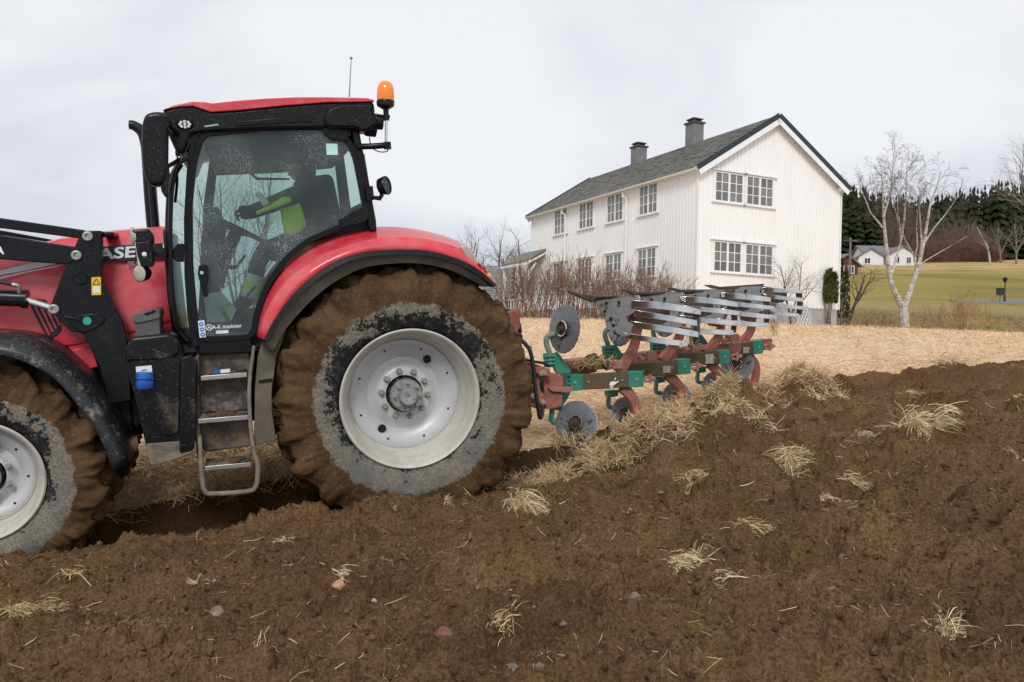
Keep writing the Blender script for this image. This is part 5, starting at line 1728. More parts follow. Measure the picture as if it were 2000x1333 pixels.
# windscreen corner pillars and pane
plate('front_pillar', rounded([(372, 258), (390, 254), (376, 330), (368, 420), (369, 520), (378, 630), (394, 676), (376, 680), (366, 620), (360, 540), (359, 430), (364, 340)], 6), YC - .002, YC - .09, M_CABBLK, bevel=.012)
plate('corner_glass', rounded([(352, 322), (368, 300), (362, 420), (362, 540), (370, 640), (352, 640), (337, 590), (331, 500), (332, 400), (338, 345)], 6), YC - .07, YC - .076, M_GLASS_CLEAR, bevel=None, smooth=0)
pipe('corner_pillar', [(352, 320, .74), (336, 352, .72), (330, 420, .71), (330, 500, .71), (334, 580, .72), (346, 640, .74), (368, 668, .76)], .024, M_CABBLK)
pipe('grab_rail', [(366, 310, YC + .03), (352, 318, YC + .05), (338, 350, YC + .06), (333, 420, YC + .06), (333, 500, YC + .06), (338, 590, YC + .05), (352, 650, YC + .02)], .015, M_CABBLK)
plate('rail_bracket', [(334, 492), (347, 476), (358, 476), (358, 512), (346, 512), (335, 502)], YC + .03, YC - .05, M_CABBLK, bevel=.006)
plate('rear_pillar', [(686, 256), (702, 256), (716, 330), (735, 432), (736, 452), (722, 450), (712, 400), (700, 320)], YC - .002, YC - .10, M_CABBLK, bevel=.01)
plate('rear_post', [(703, 300), (712, 300), (733, 430), (735, 448), (726, 448)], .55, .50, M_RAIL, bevel=.005)
# far side: pillars, sill and glass seen through the door
yf = -.80
plate('front_pillar', [(412, 300), (428, 300), (414, 420), (410, 560), (416, 640), (396, 640), (392, 540), (398, 400)], yf, yf + .07, M_INT, bevel=.01)
plate('rear_pillar', [(650, 290), (668, 290), (688, 440), (668, 446)], yf, yf + .07, M_INT, bevel=.01)
plate('cab_sill', [(396, 618), (500, 600), (520, 560), (570, 510), (640, 470), (692, 450), (692, 520), (560, 600), (500, 650), (396, 650)], yf, yf + .06, M_INT, bevel=.01)
plate('far_glass', [(412, 290), (660, 285), (684, 448), (570, 506), (500, 605), (400, 625)], yf + .02, yf + .014, M_GLASS_CLEAR, bevel=None, smooth=0)
plate('window_bar', rounded([(484, 300), (490, 300), (492, 336), (503, 347), (566, 348), (566, 352), (500, 352), (486, 338)], 3), yf + .08, yf + .06, M_INT, bevel=.004)
mb = MB(); mb.prism([T(392, 264, .7), T(690, 264, .7), T(690, 288, .7), T(600, 297, .7), T(470, 302, .7), T(405, 304, .7)], (0, -1.4, 0)); obj('headliner', mb, M_INT, tractor, T(500, 280, 0), bevel=.02)
mb = MB(); a = T(372, 655, .72); b = T(500, 655, .72); mb.box((a + b) / 2 * np.array([1, 0, 1]) - np.array([0, 0, .06]), (abs(a[0] - b[0]) + .3, 1.45, .08)); obj('cab_floor', mb, M_INT, tractor)
mb = MB(); p = [T(700, 300, 0), T(735, 450, 0)]; mb.prism([T(708, 395, .7), T(730, 448, .7), T(600, 470, .7), T(620, 440, .7)], (0, -1.4, 0)); obj('rear_shelf', mb, M_INT, tractor, T(660, 440, 0), bevel=.02)
# dash, console, seat, wheel
mb = MB(); mb.prism([T(398, 420, .25), T(424, 400, .25), T(440, 440, .25), T(432, 500, .25), T(420, 640, .25), T(385, 640, .25)], (0, -.5, 0)); obj('dashboard', mb, M_INT, tractor, T(410, 540, 0), bevel=.03)
pipe('steering_column', [(425, 560, 0), (440, 500, 0), (462, 452, 0)], .05, M_INT)
c = T(466, 448, 0); ax_ = T(440, 500, 0) - c; ax_ /= np.linalg.norm(ax_)
mb = MB(); e1 = np.cross(ax_, [0, 1, 0]); e2 = np.array([0, 1.0, 0])
mb.tube([c + .20 * (math.cos(q) * e1 + math.sin(q) * e2) for q in np.linspace(0, 2 * math.pi, 33)], .016, 8)
for q in (0.3, 2.4, 4.5): mb.tube([c + ax_ * .04, c + .2 * (math.cos(q) * e1 + math.sin(q) * e2)], .012, 6)
obj('steering_wheel', mb, M_INT2, tractor, c)
mb = MB(); mb.prism([T(604, 344, .26), T(650, 338, .26), T(672, 440, .26), T(660, 470, .26), T(612, 470, .26), T(600, 400, .26)], (0, -.52, 0)); seat = obj('seat_backrest', mb, M_INT2, tractor, T(630, 400, 0), bevel=.05, seg=3)
mb = MB(); mb.prism([T(520, 478, .27), T(640, 470, .27), T(640, 500, .27), T(530, 512, .27)], (0, -.54, 0)); obj('seat_cushion', mb, M_INT2, tractor, T(580, 490, 0), bevel=.04, seg=3)
mb = MB(); mb.prism([T(540, 510, .2), T(630, 500, .2), T(620, 620, .2), T(550, 640, .2)], (0, -.4, 0)); obj('seat_base', mb, M_INT, tractor, T(580, 560, 0), bevel=.03)
mb = MB(); mb.prism([T(560, 455, -.34), T(640, 430, -.34), T(650, 470, -.34), T(570, 500, -.34)], (0, -.18, 0)); obj('armrest', mb, M_INT, tractor, bevel=.02)
pipe('control_lever', [(446, 658, .45), (462, 610, .45), (488, 572, .45), (500, 560, .45)], .010, M_INT)
plate('side_console', [(392, 470), (404, 440), (414, 470), (414, 640), (388, 640)], -.45, -.60, M_INT, bevel=.02)
# folded leaflet lying in the door pocket
def thing_on(name, label, cat, o):
    return empty(name, o, label, cat, matrix=Matrix(((*TM[0], (TO + TM @ o)[0]), (*TM[1], (TO + TM @ o)[1]), (*TM[2], (TO + TM @ o)[2]), (0, 0, 0, 1))))
o_ = T(430, 632, .55)
leaf = thing_on('leaflet', 'folded white leaflet with yellow and green corner behind the lower door glass', 'leaflet', o_)
plate('sheet', [(397, 575), (432, 570), (462, 604), (452, 628), (404, 630)], .55, .545, M_LABEL, leaf, bevel=None, smooth=0)
plate('green_corner', [(432, 612), (440, 606), (452, 628), (444, 632)], .553, .55, plain('leaflet_green', (.05, .35, .10), .6), leaf, bevel=None, smooth=0)
plate('yellow_stripe', [(428, 604), (450, 590), (454, 596), (433, 610)], .553, .55, plain('leaflet_yellow', (.65, .50, .05), .6), leaf, bevel=None, smooth=0)
# door furniture
hd = plate('door_handle', rounded([(388, 518), (405, 518), (408, 540), (403, 560), (407, 580), (398, 581), (391, 555), (386, 535)], 4), YC + .035, YC - .002, M_CABBLK, door, bevel=.006)
mb = MB(); c = T(394, 533, YC + .036); mb.lathe([(0, .012), (-.004, .012), (-.005, .001)], c, (0, -1, 0), 12); obj('key_lock', mb, M_CHROME, door, c)
mb = MB(); mb.bar(T(405, 524, YC - .04), T(462, 522, YC - .04), .02, .03); mb.bar(T(462, 522, YC - .04), T(480, 498, YC - .04), .02, .02); obj('inner_door_bar', mb, M_INT, door, bevel=.004)
plate('upper_hinge', rounded([(626, 250), (680, 250), (682, 276), (654, 274), (640, 268)], 8), YC + .022, YC - .002, M_BLK, door, bevel=.006)
plate('lower_hinge', rounded([(660, 432), (688, 412), (716, 402), (722, 420), (716, 434), (690, 440), (666, 447)], 6), YC + .022, YC - .002, M_BLK, door, bevel=.006)
for px, py in [(637, 257), (662, 267), (668, 432), (689, 418)]:
    mb = MB(); c = T(px, py, YC + .022); mb.lathe([(0, .018), (-.006, .017), (-.006, .009), (-.002, .008), (-.002, .001)], c, (0, -1, 0), 14); obj('hinge_bolt', mb, M_BLKP, door, c)
plate('inspection_sticker', [(637, 281), (659, 281), (660, 303), (638, 303)], YC - .004, YC - .0075, M_TINT_PAPER, door, bevel=None, smooth=0)
sk = plate('safety_sticker', [(386.5, 627), (399, 626), (402, 659), (390, 660)], YC + .003, YC - .004, M_LABEL, door, bevel=None, smooth=0)
for px, py in ((393, 633.5), (394.5, 644), (396, 654)):
    mb = MB(); c = T(px, py, YC + .0035); mb.lathe([(0, .0155), (-.001, .0155), (-.001, .001)], c, (0, -1, 0), 18); obj('pictogram', mb, M_STICKBLUE, door, c, smooth=0)
    mb = MB(); mb.box(T(px, py, YC + .0052), (.014, .001, .008)); obj('pictogram_mark', mb, M_LABEL, door, smooth=0)
text('lettering', 'A-K maskiner', (414.5, 643.5), (472, 640), 8, YC - .0055, M_WHITE_INK, door, bold=.008)
mb = MB(); c = T(408.5, 640, YC - .006)
mb.tube([c + .0205 * np.array([math.cos(q), 0, math.sin(q)]) for q in np.linspace(0, 6.2832, 25)], .0028, 5)
mb.bar(c + np.array([.010, 0, -.010]), c + np.array([0, 0, .010]), .006, .002, (0, 1, 0)); mb.bar(c + np.array([-.010, 0, -.010]), c + np.array([0, 0, .010]), .006, .002, (0, 1, 0))
obj('dealer_logo', mb, M_WHITE_INK, door, c)
plate('small_label', [(422, 646.5), (446, 645), (446.3, 651), (422.3, 652.5)], YC - .005, YC - .0075, M_LABEL, door, bevel=None, smooth=0)
# roof
RB = [(318, 216), (345, 208), (380, 206), (398, 214), (414, 219), (460, 216), (550, 207), (640, 200), (722, 196), (731, 202), (733, 222), (722, 240), (708, 252), (694, 256), (640, 250), (520, 252), (396, 258), (372, 262), (358, 300), (345, 300), (326, 258), (316, 235)]
roofb = plate('roof_shell', RB, .84, -.84, M_BLK, bevel=.03, seg=3)
RC = [(317, 215), (340, 205.5), (376, 198.6), (400, 199.5), (415, 202), (460, 197), (520, 192.5), (580, 190), (640, 190), (716, 191.5), (731, 195.5), (731, 199), (640, 200), (550, 207), (460, 216), (412, 219), (397, 214), (376, 207), (349, 209)]
plate('roof_panel', RC, .855, -.855, M_RED, bevel=.012, seg=3)
plate('roof_vent_strip', [(458, 238), (600, 226), (612, 230), (610, 238), (460, 247)], .846, .83, M_CABBLK, roofb, bevel=.004)
plate('roof_corner_pod', rounded([(640, 212), (665, 204), (726, 203), (732, 225), (738, 232), (738, 242), (726, 252), (712, 258), (690, 250), (640, 250), (632, 236)], 8), .875, .70, M_BLK, roofb, bevel=.02)
mb = MB(); c = T(734, 238, .80); mb.lathe([(-.05, .055), (.02, .06), (.06, .04), (.07, .005)], c, (1, .0, .1), 16, True); obj('rear_work_lamp', mb, M_BLKP, roofb, c)
mb = MB(); c = T(722, 250, .76); mb.lathe([(-.05, .06), (.02, .065), (.06, .04), (.07, .005)], c, (1, .0, .2), 16, True); obj('rear_work_lamp', mb, M_BLKP, roofb, c)
fl = MB(); c = T(361, 243.5, .845); fl.lathe([(.02, .052), (-.006, .056), (-.012, .052), (-.004, .046), (-.004, .001)], c, (.05, -1, .08), 24, False, .60); lamp = obj('front_work_lamp', fl, M_CABBLK, roofb, c)
for k in range(9):
    q = 2 * math.pi * k / 8; r_ = 0 if k == 8 else .031
    mb = MB(); cc = c + np.array([r_ * math.cos(q), .008, r_ * .62 * math.sin(q)]); mb.lathe([(0, .0105), (-.004, .009), (-.005, .001)], cc, (0, -1, 0), 10); obj('led', mb, M_CHIP, lamp, cc)
plate('roof_badge', rounded([(398, 246), (426, 242), (428, 245), (400, 249)], 2), .846, .835, M_PIN, roofb, bevel=None)
# under-roof clutter by the front pillar
for i, (px, py, s) in enumerate([(352, 282, .05), (362, 292, .035), (347, 300, .03)]):
    mb = MB(); mb.box(T(px, py, .76), (s, s, s * 1.3)); obj('bracket_block', mb, M_CABBLK, roofb, bevel=.006)
pipe('lamp_cable', [(364, 258, .8), (370, 276, .82), (360, 300, .82), (350, 296, .8), (344, 320, .8)], .005, M_HOSE)
# aerial, beacon, lamps
mb = MB(); mb.tube([T(682, 190, .3), T(684, 150, .3), T(686, 116, .3)], [.006, .004, .003], 5); mb.sphere(T(686, 114, .3), .012, 8, 6); obj('aerial', mb, plain('aerial_grey', (.30, .31, .33), .4), tractor, T(682, 190, .3))
yb = .86
mb = MB(); c = T(754, 286, yb); mb.tube([T(700, 287, yb - .05), T(730, 286, yb), T(757, 284, yb)], .022, 10); mb.tube([T(756, 278, yb), T(757, 292, yb)], .028, 10); arm = obj('beacon_arm', mb, M_CABBLK, tractor, c)
mb = MB(); mb.tube([T(754.5, 280, yb), T(755, 231, yb)], .012, 10); obj('beacon_pole', mb, M_CHROME, arm)
mb = MB(); mb.tube([T(755, 236, yb), T(754, 222, yb), T(753.5, 206, yb)], [.022, .020, .022], 10); mb.sphere(T(758, 228, yb), .016, 8, 6)
b0 = T(753, 205, yb); upv = T(753, 165, yb) - b0; upv /= np.linalg.norm(upv)
mb.lathe([(-.03, .03), (-.01, .062), (.022, .066), (.03, .062)], b0, upv, 24, True); obj('beacon_base', mb, M_BLKP, arm)
mb = MB(); mb.lathe([(.03, .062), (.06, .064), (.11, .060), (.145, .050), (.163, .032), (.168, .002)], b0, upv, 28); obj('beacon_lens', mb, M_ORANGE, arm)
mb = MB(); mb.lathe([(.03, .02), (.11, .02), (.12, .005)], b0, upv, 12); obj('beacon_bulb', mb, plain('amber_reflector', (.7, .45, .2), .3), arm)
pipe('beacon_cable', [(723, 262, .8), (722, 275, .84), (728, 290, .86), (742, 297, .86), (756, 296, .86), (757, 290, .86)], .004, M_HOSE)
mb = MB(); mb.tube([T(716, 372, .80), T(724, 370, .84), T(727, 386, .86), (T(742, 388, .86)), T(746, 380, .86)], .018, 8); mb.box(T(722, 378, .84), (.05, .04, .10)); wl = obj('lamp_bracket', mb, M_CABBLK, tractor)
mb = MB(); c = T(752, 363, .86); mb.lathe([(-.055, .030), (-.04, .058), (.012, .070), (.02, .066), (.012, .060), (.012, .001)], c, (-.75, .55, .1), 22, True); obj('round_work_lamp', mb, M_CABBLK, wl, c)
# mirrors and exhaust
ym = 1.12
mirror = plate('mirror_housing', rounded([(283, 222), (302, 217), (324, 219), (327, 240), (326, 330), (318, 362), (300, 364), (287, 358), (278, 330), (275, 270), (277, 240)], 12), ym, ym - .13, M_BLK, bevel=.035, seg=4)
plate('wide_angle_mirror', rounded([(315, 322), (327, 318), (330, 345), (328, 380), (322, 386), (314, 372)], 6), ym - .02, ym - .12, M_BLK, bevel=.02, seg=3)
pipe('mirror_arm', [(300, 235, ym - .1), (325, 240, .95), (345, 262, .84)], .022, M_CABBLK)
pipe('mirror_arm', [(318, 330, ym - .1), (334, 322, .95), (350, 312, .82)], .014, M_CABBLK)
pipe('wiper_arm', [(341, 322, .70), (346, 350, .70), (342, 396, .70)], .010, M_CABBLK)
ye = -.60
pipe('exhaust_stack', [(300, 452, ye), (294, 380, ye), (289, 300, ye), (286, 280, ye), (278, 258, ye), (262, 246, ye), (252, 244, ye)], [.052, .052, .052, .050, .046, .04, .036], M_BLKP, n=16)
pipe('exhaust_guard', [(304, 450, ye + .09), (296, 360, ye + .09), (290, 290, ye + .09)], .03, M_BLK, n=10)
# lamps beside the bonnet
yl = .88
lb_ = plate('lamp_bracket', [(298, 491), (326, 491), (326, 502), (298, 503)], yl - .06, yl - .10, M_CABBLK, bevel=.004)
lh = plate('headlamp', rounded([(256, 449), (290, 447), (297, 456), (299, 474), (292, 480), (266, 476), (257, 462)], 5), yl, yl - .13, M_BLK, lb_, bevel=.02, seg=3)
mb = MB(); c = T(258.5, 463, yl - .055); mb.lathe([(-.02, .062), (.006, .064), (.012, .05), (.014, .001)], c, (1, .15, 0), 22, True, 1.0); obj('lens', mb, M_LENS_DIRTY, lb_, c)
lm = plate('indicator_lamp', rounded([(264, 474), (294, 472), (298, 500), (299, 518), (294, 522), (276, 522), (268, 500)], 4), yl + .005, yl - .11, M_BLK, lb_, bevel=.015, seg=3)
plate('lens_strip', [(263, 475), (269, 474), (278, 521), (270, 521)], yl - .01, yl - .09, M_LENS, lb_, bevel=.004)
mb = MB(); c = T(282, 497, yl + .005); mb.lathe([(0, .016), (-.006, .014), (-.010, .001)], c, (0, -1, 0), 14); obj('reflector_dot', mb, M_LABEL, lb_, c)
mb = MB(); c = T(279, 534, yl - .04); mb.lathe([(-.05, .030), (-.02, .052), (.03, .058)], c, (.6, .75, 0), 22, True); obj('lower_lamp', mb, M_BLK, lb_, c)
mb = MB(); mb.lathe([(.0305, .053), (.036, .045), (.038, .001)], c, (.6, .75, 0), 22); obj('lens', mb, M_LENS_DIRTY, lb_, c)

# ------------------------------------------------------------------ fuel tank, toolbox, steps
YT = .90
tank = plate('fuel_tank', rounded([(243, 690), (252, 664), (330, 656), (352, 668), (356, 700), (374, 694), (386, 710), (384, 800), (382, 884), (330, 900), (294, 908), (284, 868), (262, 770), (250, 734), (246, 712)], 9), YT, .45, M_TANK, bevel=.045, seg=4)
plate('tank_shoulder', rounded([(252, 700), (318, 694), (352, 704), (348, 846), (320, 852), (296, 820), (282, 770), (272, 740)], 8), YT + .022, YT - .02, M_TANK, tank, bevel=.018, seg=3)
plate('tank_side', rounded([(352, 700), (376, 694), (384, 712), (380, 880), (350, 888)], 8), YT + .015, YT - .05, M_TANK, tank, bevel=.025, seg=3)
plate('tank_top', rounded([(243, 686), (254, 660), (330, 652), (348, 664), (352, 690), (330, 704), (246, 708)], 8), YT + .03, YT - .2, M_TANK, tank, bevel=.02, seg=3)
plate('tank_foot', rounded([(284, 868), (382, 860), (384, 882), (330, 902), (294, 910)], 6), YT + .012, YT - .3, dirty('dried_mud_foot', (.09, .08, .065), .85, dirt=(.27, .22, .155), lo=.35, hi=.6, amt=.8, scale=6), tank, bevel=.015)
mb = MB(); c = T(322, 676, YT - .06); mb.lathe([(-.05, .060), (.02, .060), (.025, .052), (.03, .001)], c, T(322, 660, .9) - T(322, 676, .9), 20, True); obj('filler_cap', mb, M_BLK, tank, c)
plate('tank_label', [(265, 717), (296, 714), (299, 742), (268, 744)], YT + .026, YT + .02, M_LABEL, tank, bevel=None, smooth=0)
mb = MB(); mb.bar(T(276, 724, YT + .027), T(287, 722.5, YT + .027), .006, .002, (0, 1, 0)); mb.bar(T(279, 729, YT + .027), T(290, 727, YT + .027), .004, .002, (0, 1, 0)); obj('label_mark', mb, M_BLACK_INK, tank, smooth=0)
c = T(283, 743, YT + .05); ud = T(283, 730, YT + .05) - T(283, 756, YT + .05); ud /= np.linalg.norm(ud)
mb = MB(); mb.lathe([(-.055, .050), (-.045, .056), (-.012, .057), (-.006, .046), (.010, .046), (.016, .057), (.048, .055), (.055, .048)], c, ud, 22, True); obj('blue_cap', mb, M_BLUE, tank, c)
tb = plate('tool_box', rounded([(262, 625), (311, 618), (313, 660), (306, 668), (268, 671)], 4), YT - .04, YT - .30, dirty('grey_box_plastic', (.085, .088, .086), .55, dirt=(.17, .15, .12), scale=7, spots=.7, bump=.3, droplets=.8), bevel=.014)
plate('tool_box_lid', rounded([(256, 630), (260, 615), (302, 604), (311, 607), (313, 622), (268, 632)], 4), YT - .025, YT - .32, dirty('grey_lid_plastic', (.10, .102, .10), .55, dirt=(.17, .15, .12), scale=7, spots=.7, bump=.3, droplets=.8), tb, bevel=.012)
plate('lid_clasp', [(280, 613), (300, 605), (306, 609), (286, 617)], YT - .018, YT - .06, M_BLKP, tb, bevel=.005)

YS = .86
steps = plate('step_housing', rounded([(384, 690), (486, 684), (492, 720), (488, 850), (490, 872), (400, 884), (386, 860)], 5), YS - .13, .40, M_STEP, bevel=.012)
plate('sill_plate', [(388, 664), (492, 658), (494, 690), (386, 694)], YC - .01, .45, M_CABBLK, bevel=.01)
plate('step_side', [(380, 700), (388, 694), (390, 870), (396, 900), (386, 902), (381, 860)], YS - .01, YS - .18, M_STEP, steps, bevel=.004)
for i, (pa, pb, hgt) in enumerate([((392, 738), (482, 731), 8), ((386, 822), (484, 814), 9), ((400, 914), (490, 906), 8)]):
    a0, b0 = T(*pa, YS), T(*pb, YS)
    mb = MB()
    mb.prism([a0, b0, b0 + np.array([0, -.20, .015]), a0 + np.array([0, -.20, .015])], (0, 0, -.022))
    st = obj('step', mb, M_STEP, steps, (a0 + b0) / 2, bevel=.004)
    mb = MB(); mb.bar(a0 + YV * .006 + np.array([0, 0, -.004]), b0 + YV * .006 + np.array([0, 0, -.004]), .014, .034); obj('step_edge', mb, M_STEEL, st, bevel=.004)
    mb = MB(); r2 = random.Random(i + 4)
    for k in range(5 + 6 * (i == 1)):
        t = .05 + (.65 if i == 1 else .9) * r2.random(); q = a0 + (b0 - a0) * t + np.array([0, -r2.uniform(.02, .15), .018])
        mb.sphere(q, (r2.uniform(.02, .05), r2.uniform(.02, .04), r2.uniform(.008, .022) * (1.5 if i == 1 else 1)), 7, 5)
    o = obj('mud_lumps', mb, M_MUD, st, (a0 + b0) / 2); o['kind'] = 'stuff'
plate('riser_plate', [(392, 770), (484, 762), (485, 800), (390, 806)], YS - .115, YS - .135, dirty('scraped_riser', (.05, .05, .05), .5, dirt=(.24, .20, .15), lo=.45, hi=.6, amt=.7, scale=12), steps, bevel=.003)
pipe('step_loop', [(389, 850, YS + .005), (392, 900, YS + .005), (396, 945, YS + .005), (400, 958, YS + .005), (412, 965, YS + .005), (484, 960, YS + .005), (498, 952, YS + .005), (503, 935, YS + .005), (503, 905, YS + .005), (496, 880, YS + .005), (490, 840, YS + .005), (487, 780, YS + .005), (488, 740, YS + .005), (493, 700, YS + .005), (496, 676, YS - .02)], [.016, .017, .018, .018, .018, .018, .018, .018, .018, .017, .015, .014, .014, .013, .012], M_RAIL)
# blue and white packet lying on the top step
o_ = T(434, 729, YS - .05)
pk_ = thing_on('packet', 'small blue and white packet lying on the top step of the tractor', 'packet', o_)
mb = MB(); mb.box(o_ + np.array([0, 0, .012]), (.11, .06, .022)); obj('carton', mb, M_LABEL, pk_, bevel=.003)
mb = MB(); mb.box(o_ + np.array([.032, .001, .0125]), (.047, .061, .0235)); obj('blue_wrap', mb, M_BLUE, pk_, bevel=.003)

# ------------------------------------------------------------------ fenders
NF = 40
U = resample([(500, 655), (506, 604), (525, 552), (553, 514), (595, 484), (645, 463), (700, 449), (740, 445), (785, 446), (830, 453), (878, 466), (908, 481), (926, 503), (946, 530), (967, 551)], NF)
Mi = resample([(506, 660), (519, 615), (541, 575), (571, 540), (612, 511), (660, 488), (710, 472), (755, 465), (795, 465), (835, 469), (878, 480), (905, 492), (927, 511), (946, 533), (967, 554)], NF)
Lo = resample([(517, 664), (530, 637), (560, 592), (600, 550), (650, 515), (700, 496), (750, 490), (800, 489), (830, 491), (860, 497), (890, 506), (915, 517), (938, 531), (955, 546), (967, 557)], NF)
rows_ = []
for a, b, c in zip(U, Mi, Lo):
    u, m_, l_ = T(*a, .66), T(*b, .93), T(*c, .985)
    inn = u.copy(); inn[1] = .40
    rows_.append([inn, u, u * .5 + m_ * .5, m_, m_ * .5 + l_ * .5 + YV * .006, l_])
mb = MB(); mb.loft(rows_, False, False)
fend = obj('rear_fender', mb, M_RED, tractor, T(700, 480, .8), smooth=24, solid=.012)
mb = MB(); ring = []
for i, c in enumerate(Lo):
    a = Lo[max(i - 1, 0)]; b = Lo[min(i + 1, NF - 1)]
    tx, ty = b[0] - a[0], b[1] - a[1]; q = math.hypot(tx, ty); nx, ny = -ty / q, tx / q
    k = 1.0 if i < NF - 3 else .7
    o0, o1 = T(c[0] - nx * 1.0, c[1] - ny * 1.0, 1.0), T(c[0] + nx * 9 * k, c[1] + ny * 9 * k, 1.01)
    ring.append([o0, o0 + YV * .022, o1 + YV * .022, o1, o1 - YV * .10, o0 - YV * .10])
mb.loft(ring, True, True); obj('fender_lip', mb, M_BLK, fend, T(700, 500, 1.0), smooth=45)
Li = resample([(530, 690), (552, 650), (586, 608), (628, 568), (674, 538), (724, 519), (800, 513), (850, 519), (890, 530), (922, 546), (950, 560)], NF)
mb = MB(); rows_ = []
for a, b in zip(Lo, Li):
    p, q = T(*a, .97), T(*b, .93)
    q2 = q.copy(); q2[1] = .30
    q3 = q2 * .55; q3[1] = .28
    rows_.append([p, q, q2, q3])
mb.loft(rows_, False, False); obj('fender_liner', mb, M_LINER, fend, T(700, 520, .9), smooth=60, solid=.01)
plate('mud_guard', [(512, 668), (530, 672), (548, 640), (562, 618), (560, 640), (540, 700), (531, 760), (531, 800), (540, 860), (496, 872), (498, 760), (503, 700)], .84, .78, M_LINER, fend, bevel=.006)
mb = MB(); mb.bar(T(505, 746, .845), T(532, 742, .845), .012, .02); obj('guard_seam', mb, M_BLK, fend)
plate('fender_lamp', rounded([(900, 484), (908, 478), (920, 484), (928, 500), (924, 513), (914, 512)], 4), .95, .70, M_LENS_DIRTY, fend, bevel=.02, seg=3)
for px, py in ((931, 522), (933, 528), (941, 525), (943, 531)):
    mb = MB(); mb.lathe([(-.03, .022), (.03, .020), (.035, .001)], T(px, py, .93), (-.9, .4, .5), 14, True); obj('tail_light', mb, M_BLACK_INK if px < 940 else M_REDLENS, fend, T(px, py, .93))
mb = MB(); mb.lathe([(-.01, .018), (.02, .018), (.024, .001)], T(953, 540, .94), (-.7, .7, .5), 14, True); obj('reflector', mb, M_YELLOW, fend, T(953, 540, .94))
plate('tail_light_panel', rounded([(918, 512), (932, 516), (950, 530), (966, 552), (958, 552), (936, 536)], 3), .95, .72, M_REDLENS, fend, bevel=.01)
farf = dup(fend, tractor)
farf.scale = (1, -1, 1); farf.location = (fend.location.x, -fend.location.y, fend.location.z)
# front fender
FO_ = resample([(-120, 668), (-60, 656), (0, 658), (50, 667), (101, 694), (151, 740), (192, 785), (217, 826), (237, 861), (250, 903)], 30)
FI_ = resample([(-120, 700), (-60, 692), (0, 694), (50, 708), (101, 736), (136, 771), (167, 812), (192, 847), (207, 880), (221, 921)], 30)
rows_ = []
for a, b in zip(FO_, FI_):
    p, q = T(*a, .93), T(*b, 1.02)
    inn = p.copy(); inn[1] = .42; inn[2] += .0
    e = p * .5 + q * .5 + YV * .01
    rows_.append([inn, p * .4 + inn * .6, p, e, q])
mb = MB(); mb.loft(rows_, False, False)
ff = obj('front_fender', mb, dirty('scuffed_fender', (.013, .014, .016), .36, dirt=(.34, .31, .26), lo=.56, hi=.72, amt=.75, scale=6, spots=.8, bump=.3, droplets=.6), tractor, T(100, 720, .9), smooth=60, solid=.016)
plate('fender_stay', [(150, 730), (196, 780), (206, 850), (176, 830), (140, 760)], .55, .45, M_BLK, bevel=.01)
# rear linkage towards the plough
M_HITCH = dirty('faded_red_steel', (.34, .085, .06), .6, dirt=(.13, .09, .06), lo=.4, hi=.65, amt=.75, scale=9, spots=.2, bump=.3)
plate('lift_arm', [(870, 640), (1008, 606), (1016, 612), (1016, 640), (1006, 660), (880, 690)], .35, .28, M_HITCH, bevel=.01)
plate('lift_arm', [(870, 640), (1008, 606), (1016, 612), (1016, 640), (1006, 660), (880, 690)], -.28, -.35, M_HITCH, bevel=.01)
mb = MB(); mb.tube([(-.2, .4, -.1), (-.98, .36, -.25)], .05, 8); obj('lower_link', mb, M_HITCH, tractor)
mb = MB(); mb.tube([(-.2, -.4, -.1), (-.98, -.40, -.25)], .05, 8); obj('lower_link', mb, M_HITCH, tractor)
mb = MB(); mb.tube([(-.35, 0, .5), (-1.05, 0, .40)], .03, 8); obj('top_link', mb, M_HITCH, tractor)

# ------------------------------------------------------------------ the driver
seat_o = T(600, 490, 0)
driver = thing_on('person', 'driver in dark jacket with yellow-green high-visibility panels leaning at the wheel in the cab', 'person', seat_o)
M_JKT = plain('dark_jacket', (.020, .023, .026), .9, var=.35)
M_HIVIS = NT('high_visibility_cloth'); M_HIVIS.set(col=(.74, 1.0, .06), rough=.7); M_HIVIS = M_HIVIS.m
M_BAND = plain('reflective_band', (.88, .89, .90), .35, .1, var=.03)
M_SKIN = plain('skin', (.48, .27, .19), .55, var=.15)
J = dict(pelvis=(600, 474, 0, .15), spine=(602, 432, 0, .155), chest=(598, 386, 0, .165), neck=(592, 352, 0, .068), head=(586, 330, 0, .090), crown=(583, 308, 0, .085),
         shl=(588, 378, .20, .085), ell=(530, 398, .27, .060), wrl=(488, 412, .17, .042), hal=(466, 410, .12, .038),
         shr=(594, 374, -.20, .085), elr=(535, 402, -.26, .060), wrr=(488, 420, -.17, .042), har=(470, 420, -.12, .038),
         hil=(592, 480, .11, .11), knl=(512, 492, .16, .075), anl=(484, 590, .16, .050), tol=(462, 606, .17, .045),
         hir=(592, 478, -.11, .11), knr=(512, 486, -.16, .075), anr=(482, 585, -.16, .050), tor=(458, 602, -.17, .045))
E_ = [('pelvis', 'spine'), ('spine', 'chest'), ('chest', 'neck'), ('neck', 'head'), ('head', 'crown'), ('chest', 'shl'), ('shl', 'ell'), ('ell', 'wrl'), ('wrl', 'hal'), ('chest', 'shr'), ('shr', 'elr'), ('elr', 'wrr'), ('wrr', 'har'),
      ('pelvis', 'hil'), ('hil', 'knl'), ('knl', 'anl'), ('anl', 'tol'), ('pelvis', 'hir'), ('hir', 'knr'), ('knr', 'anr'), ('anr', 'tor')]
